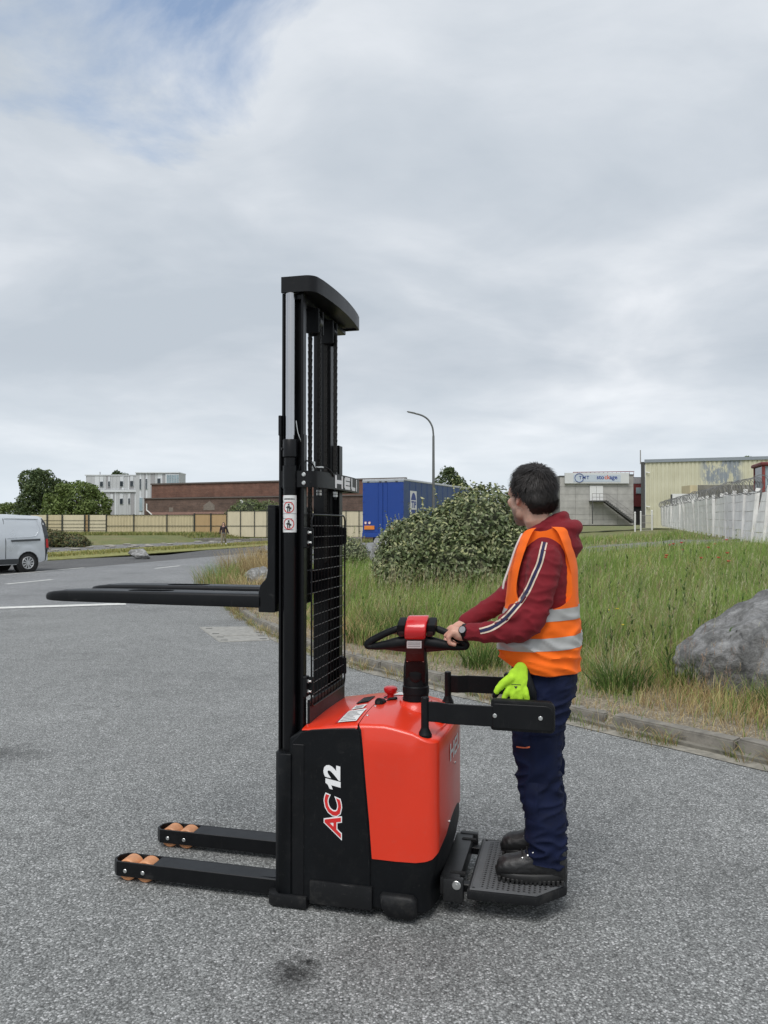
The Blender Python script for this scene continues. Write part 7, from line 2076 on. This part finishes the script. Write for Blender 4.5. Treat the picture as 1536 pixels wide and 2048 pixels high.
mb = MB(); mb.add([(1.45 + .42 * math.cos(t), -.004, 2.55 + .70 * math.sin(t)) for t in np.linspace(0, 6.283, 33)[:-1]], [tuple(range(32))]); mb.build('logo_oval', 'ink_blue', lgp, 0)
MB().box(1.0, 1.9, -.010, -.006, 2.28, 2.82).build('logo_bar', 'white_plain', lgp, 0)
text('logo_text', 'TIP', .52, frame((1.45, -.013, 2.55), (1, 0, 0), (0, 0, 1)), 'ink_blue', lgp, offset=.02)
for k in range(14): MB().box(.9 + k * .93, .93 + k * .93, .008, .016, 1.08, 3.86).build('curtain_strap', 'trailer_blue', tra, 0)

# ================================================================ silver van (nose out of the picture on the left)
material('van_silver', (.60, .63, .66), .3, .3, var=.04, vs=1, coat=.5); material('van_trim', (.05, .055, .06), .6); material('tyre', (.015, .015, .015), .8); material('van_glass', (.02, .025, .03), .08)
vf = Vector((-.547, -.837, 0)).normalized()
van_o = Vector((-12.70, 28.0, 0)) ; van = thing('delivery_van', 'silver panel van parked at the left edge with its rear in view', 'van', van_o, math.atan2(vf.y, vf.x))
# local: +x forwards, +y to its left (towards the camera); x=0 is the rear bumper, wheel centre .95 m forward
def vw(z):   # half width at height
    return interp([(.2, .90), (.5, .955), (.9, .965), (1.2, .95), (1.6, .87), (1.85, .80), (1.95, .70)], z)[0]
top = [(.06, .45), (.015, .62), (.0, .9), (.02, 1.15), (.06, 1.5), (.10, 1.78), (.16, 1.90), (.30, 1.955), (1.2, 1.985), (2.6, 1.98), (3.25, 1.92), (3.6, 1.78), (4.05, 1.38), (4.25, 1.20), (4.8, 1.02), (5.0, .82), (5.05, .5), (5.0, .28)]
arch = lambda cx: [(cx + .40 * math.cos(R(a)), .33 + .40 * math.sin(R(a))) for a in range(0, 181, 20)]
side = top + [(4.62, .26)] + arch(4.12)[0:] + [(3.7, .26), (1.2, .28)] + arch(.80) + [(.32, .34), (.12, .40)]
b = bmesh.new()
nz = [(x, z) for x, z in side]
L_ = []
for sg, t in ((1, .0), (1, .93), (-1, .93), (-1, .0)): pass
mb = MB(); n = len(nz)
prof_rows = []
for k in range(9):
    t = lerp(1, -1, k / 8); row = []
    for x, z in nz:
        w = vw(z); y = w * t
        bul = 0
        if abs(t) == 1: pass
        # crown the roof and round the rear in plan
        zz_ = z + (.03 * (1 - t * t) if z > 1.7 else 0); xx = x + (.06 * t * t if x < .2 and z > .4 else 0) - (.25 * t ** 4 if x > 4.7 else 0)
        row.append((xx, y, zz_))
    prof_rows.append(row)
vs = [p for r in prof_rows for p in r]; fs = []
for k in range(8):
    for i in range(n): j = (i + 1) % n; fs.append((k * n + i, k * n + j, (k + 1) * n + j, (k + 1) * n + i))
mb.add(vs, fs)
# sides: grid between lower and upper outlines so they curve in section
def col_span(x):
    zs = []
    for (x0, z0), (x1, z1) in zip(nz, nz[1:] + nz[:1]):
        if (x0 - x) * (x1 - x) <= 0 and abs(x1 - x0) > 1e-6: zs.append(z0 + (z1 - z0) * (x - x0) / (x1 - x0))
    return (min(zs), max(zs)) if zs else (.5, .6)
for sg in (1, -1):
    xs_ = sorted(set([x for x, _ in nz if .14 < x < 4.9] + list(np.linspace(.16, 4.9, 34))))
    rows = []
    for x in xs_:
        lo, hi = col_span(x); row = []
        for z in np.linspace(lo, hi, 14):
            y = vw(z); s_ = .012 * math.exp(-((z - 1.12) / .05) ** 2) - .010 * math.exp(-((z - 1.02) / .05) ** 2)
            ar = min(abs(math.hypot(x - .80, z - .33) - .44), abs(math.hypot(x - 4.12, z - .33) - .44)); s_ += .022 * math.exp(-(ar / .05) ** 2)
            row.append((x, sg * (y + s_ + .002), z + (0 if z < 1.7 else .0)))
        rows.append(row)
    m = 14; vs = [p for r in rows for p in r]
    mb.add(vs, [(i * m + j, (i + 1) * m + j, (i + 1) * m + j + 1, i * m + j + 1) for i in range(len(rows) - 1) for j in range(m - 1)])
mb.build('body', 'van_silver', van, 40)
for sg in (1, -1):
    def vp(x, z, d): return (x, sg * (vw(z) + .014 + d), z)
    def strip(q, name, mat, d=.012):
        m_ = MB(); m_.add([vp(x, z, d) for x, z in q] + [vp(x, z, -.03) for x, z in q], [tuple(range(len(q)))] + [(i, (i + 1) % len(q), len(q) + (i + 1) % len(q), len(q) + i) for i in range(len(q))]); return m_.build(name, mat, van, 0)
    strip([(.36, 1.095), (.36, 1.16), (1.42, 1.13), (1.42, 1.065)], 'door_track', 'van_trim', .018)
    strip([(1.15, .30), (1.15, .48), (3.66, .48), (3.66, .30)], 'sill_trim', 'van_trim', .014)
    strip([(.035, .78), (.05, 1.30), (.10, 1.72), (.20, 1.88), (.24, 1.70), (.19, 1.25), (.17, .78)], 'tail_light', 'van_trim', .008); strip([(.05, .84), (.07, 1.15), (.145, 1.15), (.135, .84)], 'tail_lens', 'tail_red', .014)
    # pressed panel outlines
    def groove(pts, name): 
        m_ = MB().tube([vp(x, z, -.006) for x, z in pts], .012, 6); return m_.build(name, 'van_trim' if name == 'panel_gap' else 'van_silver', van)
    groove([(1.62, .50), (1.62, 1.1), (1.64, 1.86)], 'panel_gap'); groove([(2.95, .5), (2.95, 1.8)], 'panel_gap')
    MB().tube([vp(x, z, .0) for x, z in ((.42, 1.84), (.36, 1.6), (.42, 1.38), (.52, 1.26), (.75, 1.22), (1.58, 1.20))], .009, 6).build('panel_press', 'van_silver', van)
    MB().tube([vp(x, z, .0) for x, z in ((.36, 1.85), (1.0, 1.86), (1.6, 1.86))], .014, 6).build('panel_press', 'van_silver', van)
    strip([(3.0, 1.15), (3.0, 1.72), (3.55, 1.70), (3.98, 1.32), (3.95, 1.15)], 'side_window', 'van_glass')
    for xw in (.80, 4.12):
        y0, y1 = sorted((sg * .955, sg * .74))
        wh = MB().tube([(xw, y0, .33), (xw, y0 + .03, .33), (xw, y1 - .03, .33), (xw, y1, .33)], [.29, .33, .33, .29], 40).build('wheel', 'tyre', van, 50)
        yo = sg * .957; MB().cyl((xw, sg * .94, .33), (xw, sg * .950, .33), .218, 36).build('rim_back', 'van_trim', wh)
        hubm = MB().cyl((xw, sg * .945, .33), (xw, sg * .964, .33), .06, 20)
        hubm.tube([(xw + .205 * math.cos(t), sg * .955, .33 + .205 * math.sin(t)) for t in np.linspace(0, 6.283, 33)[:-1]], .016, 6, loop=True)
        tag(hubm.build('hubcap', 'alu', wh), kind='stuff')
        for k in range(10):
            a = R(36 * k + 8); c, s_ = math.cos(a), math.sin(a)
            q = [(xw + r * c - w * s_, sg * .952, .33 + r * s_ + w * c) for r, w in ((.05, -.016), (.20, -.030), (.20, .030), (.05, .016))]; q2 = [(p[0], sg * .962, p[2]) for p in q]
            MB().add(q + q2, [(0, 1, 2, 3), (7, 6, 5, 4), (0, 4, 5, 1), (1, 5, 6, 2), (2, 6, 7, 3), (3, 7, 4, 0)]).build('spoke', 'alu', wh, 0)
        m_ = MB(); m_.cyl((xw, sg * .70, .33), (xw, sg * .93, .33), .41, 28); m_.build('wheel_arch', 'hole_black', van, 50)
MB().box(-.03, .10, -.85, .85, .36, .62, .03).build('rear_bumper', 'van_silver', van); MB().box(.02, .06, -.7, -.02, 1.2, 1.72, .01).box(.02, .06, .02, .7, 1.2, 1.72, .01).build('rear_window', 'van_glass', van)
MB().add([(3.62, -.68, 1.76), (3.62, .68, 1.76), (4.24, .8, 1.22), (4.24, -.8, 1.22)], [(0, 1, 2, 3)]).build('windscreen', 'van_glass', van, 0)

# ================================================================ walking person in the distance
material('jacket_dark', (.035, .022, .028), .8); material('khaki', (.22, .19, .13), .85); material('shoe_white', (.75, .74, .72), .6); material('walker_skin', (.5, .3, .22), .6)
WX, WY = fx_(447, 56.5), 56.5
wk = thing('person', 'dark-haired person in dark jacket and khaki trousers walking on the far pavement', 'person', (WX, WY, .19), R(8))
bd_ = MB()
bd_.ell((0, -.02, 1.50), (.085, .10, .125), 14, 10); bd_.tube([(0, 0, 1.42), (0, 0, 1.34)], [.05, .055], 12, round_end=True); bd_.tube([(0, 0, 1.32), (0, 0, 1.12), (0, 0, .92), (0, 0, .82)], [.14, .14, .14, .14], 16, round_end=True, flat=.7)
lg1 = [(-.08, 0, .84), (-.10, -.06, .46), (-.12, -.06, .08)]; lg2 = [(.08, 0, .84), (.11, .02, .47), (.16, .20, .14)]
ar1 = [(-.17, 0, 1.30), (-.23, .03, 1.06), (-.24, -.06, .84)]; ar2 = [(.17, 0, 1.30), (.27, .04, 1.08), (.36, .02, .86)]
for L__ in (lg1, lg2): bd_.tube(L__, [.075, .06, .045], 12, round_end=True)
for L__ in (ar1, ar2): bd_.tube(L__, [.05, .042, .034], 12, round_end=True); bd_.ell(Vector(L__[-1]) + Vector((0, 0, -.06)), (.03, .025, .055), 8, 6)
bd_.tube([(-.12, -.02, .05), (-.12, -.16, .04)], [.045, .038], 10, round_end=True); bd_.tube([(.16, .22, .12), (.17, .10, .05)], [.042, .036], 10, round_end=True)
link('body', fused(bd_, .018, 2), 'walker_skin', wk, 180)
jk = MB().tube([(0, 0, 1.36), (0, 0, 1.28), (0, 0, 1.10), (0, 0, .88)], [.09, .185, .185, .20], 18, flat=.68)
for L__ in (ar1, ar2): jk.tube(L__, [.075, .062, .05], 12, round_end=True)
link('jacket', fused(jk, .018, 2), 'jacket_dark', wk, 180)
link('shirt_hem', MB().tube([(0, 0, .90), (0, 0, .845)], [.185, .185], 16, flat=.68).mesh('s'), 'clad_mid', wk)
tj = MB().tube([(0, 0, .90), (0, 0, .80)], [.165, .165], 16, flat=.7)
for L__ in (lg1, lg2): tj.tube(L__, [.105, .08, .062], 12, round_end=True)
link('trousers', fused(tj, .018, 2), 'khaki', wk, 180)
hr_ = MB().ell((0, .015, 1.53), (.10, .115, .125), 14, 10); hr_.tube([(-.08, .02, 1.50), (-.10, .02, 1.36), (-.10, .0, 1.26)], [.04, .05, .03], 8, round_end=True); hr_.tube([(.08, .02, 1.50), (.10, .02, 1.36), (.10, .0, 1.26)], [.04, .05, .03], 8, round_end=True)
hr_.ell((0, .05, 1.42), (.11, .07, .15), 12, 8)
hm2 = fused(hr_, .016, 2); link('hair', hm2, 'hair_dark', wk, 180)
for p, q in (((-.12, -.02, .045), (-.12, -.17, .035)), ((.16, .23, .13), (.175, .10, .045))): link('shoe', MB().tube([p, q], [.058, .05], 12, round_end=True).mesh('s'), 'shoe_white', wk, 180)
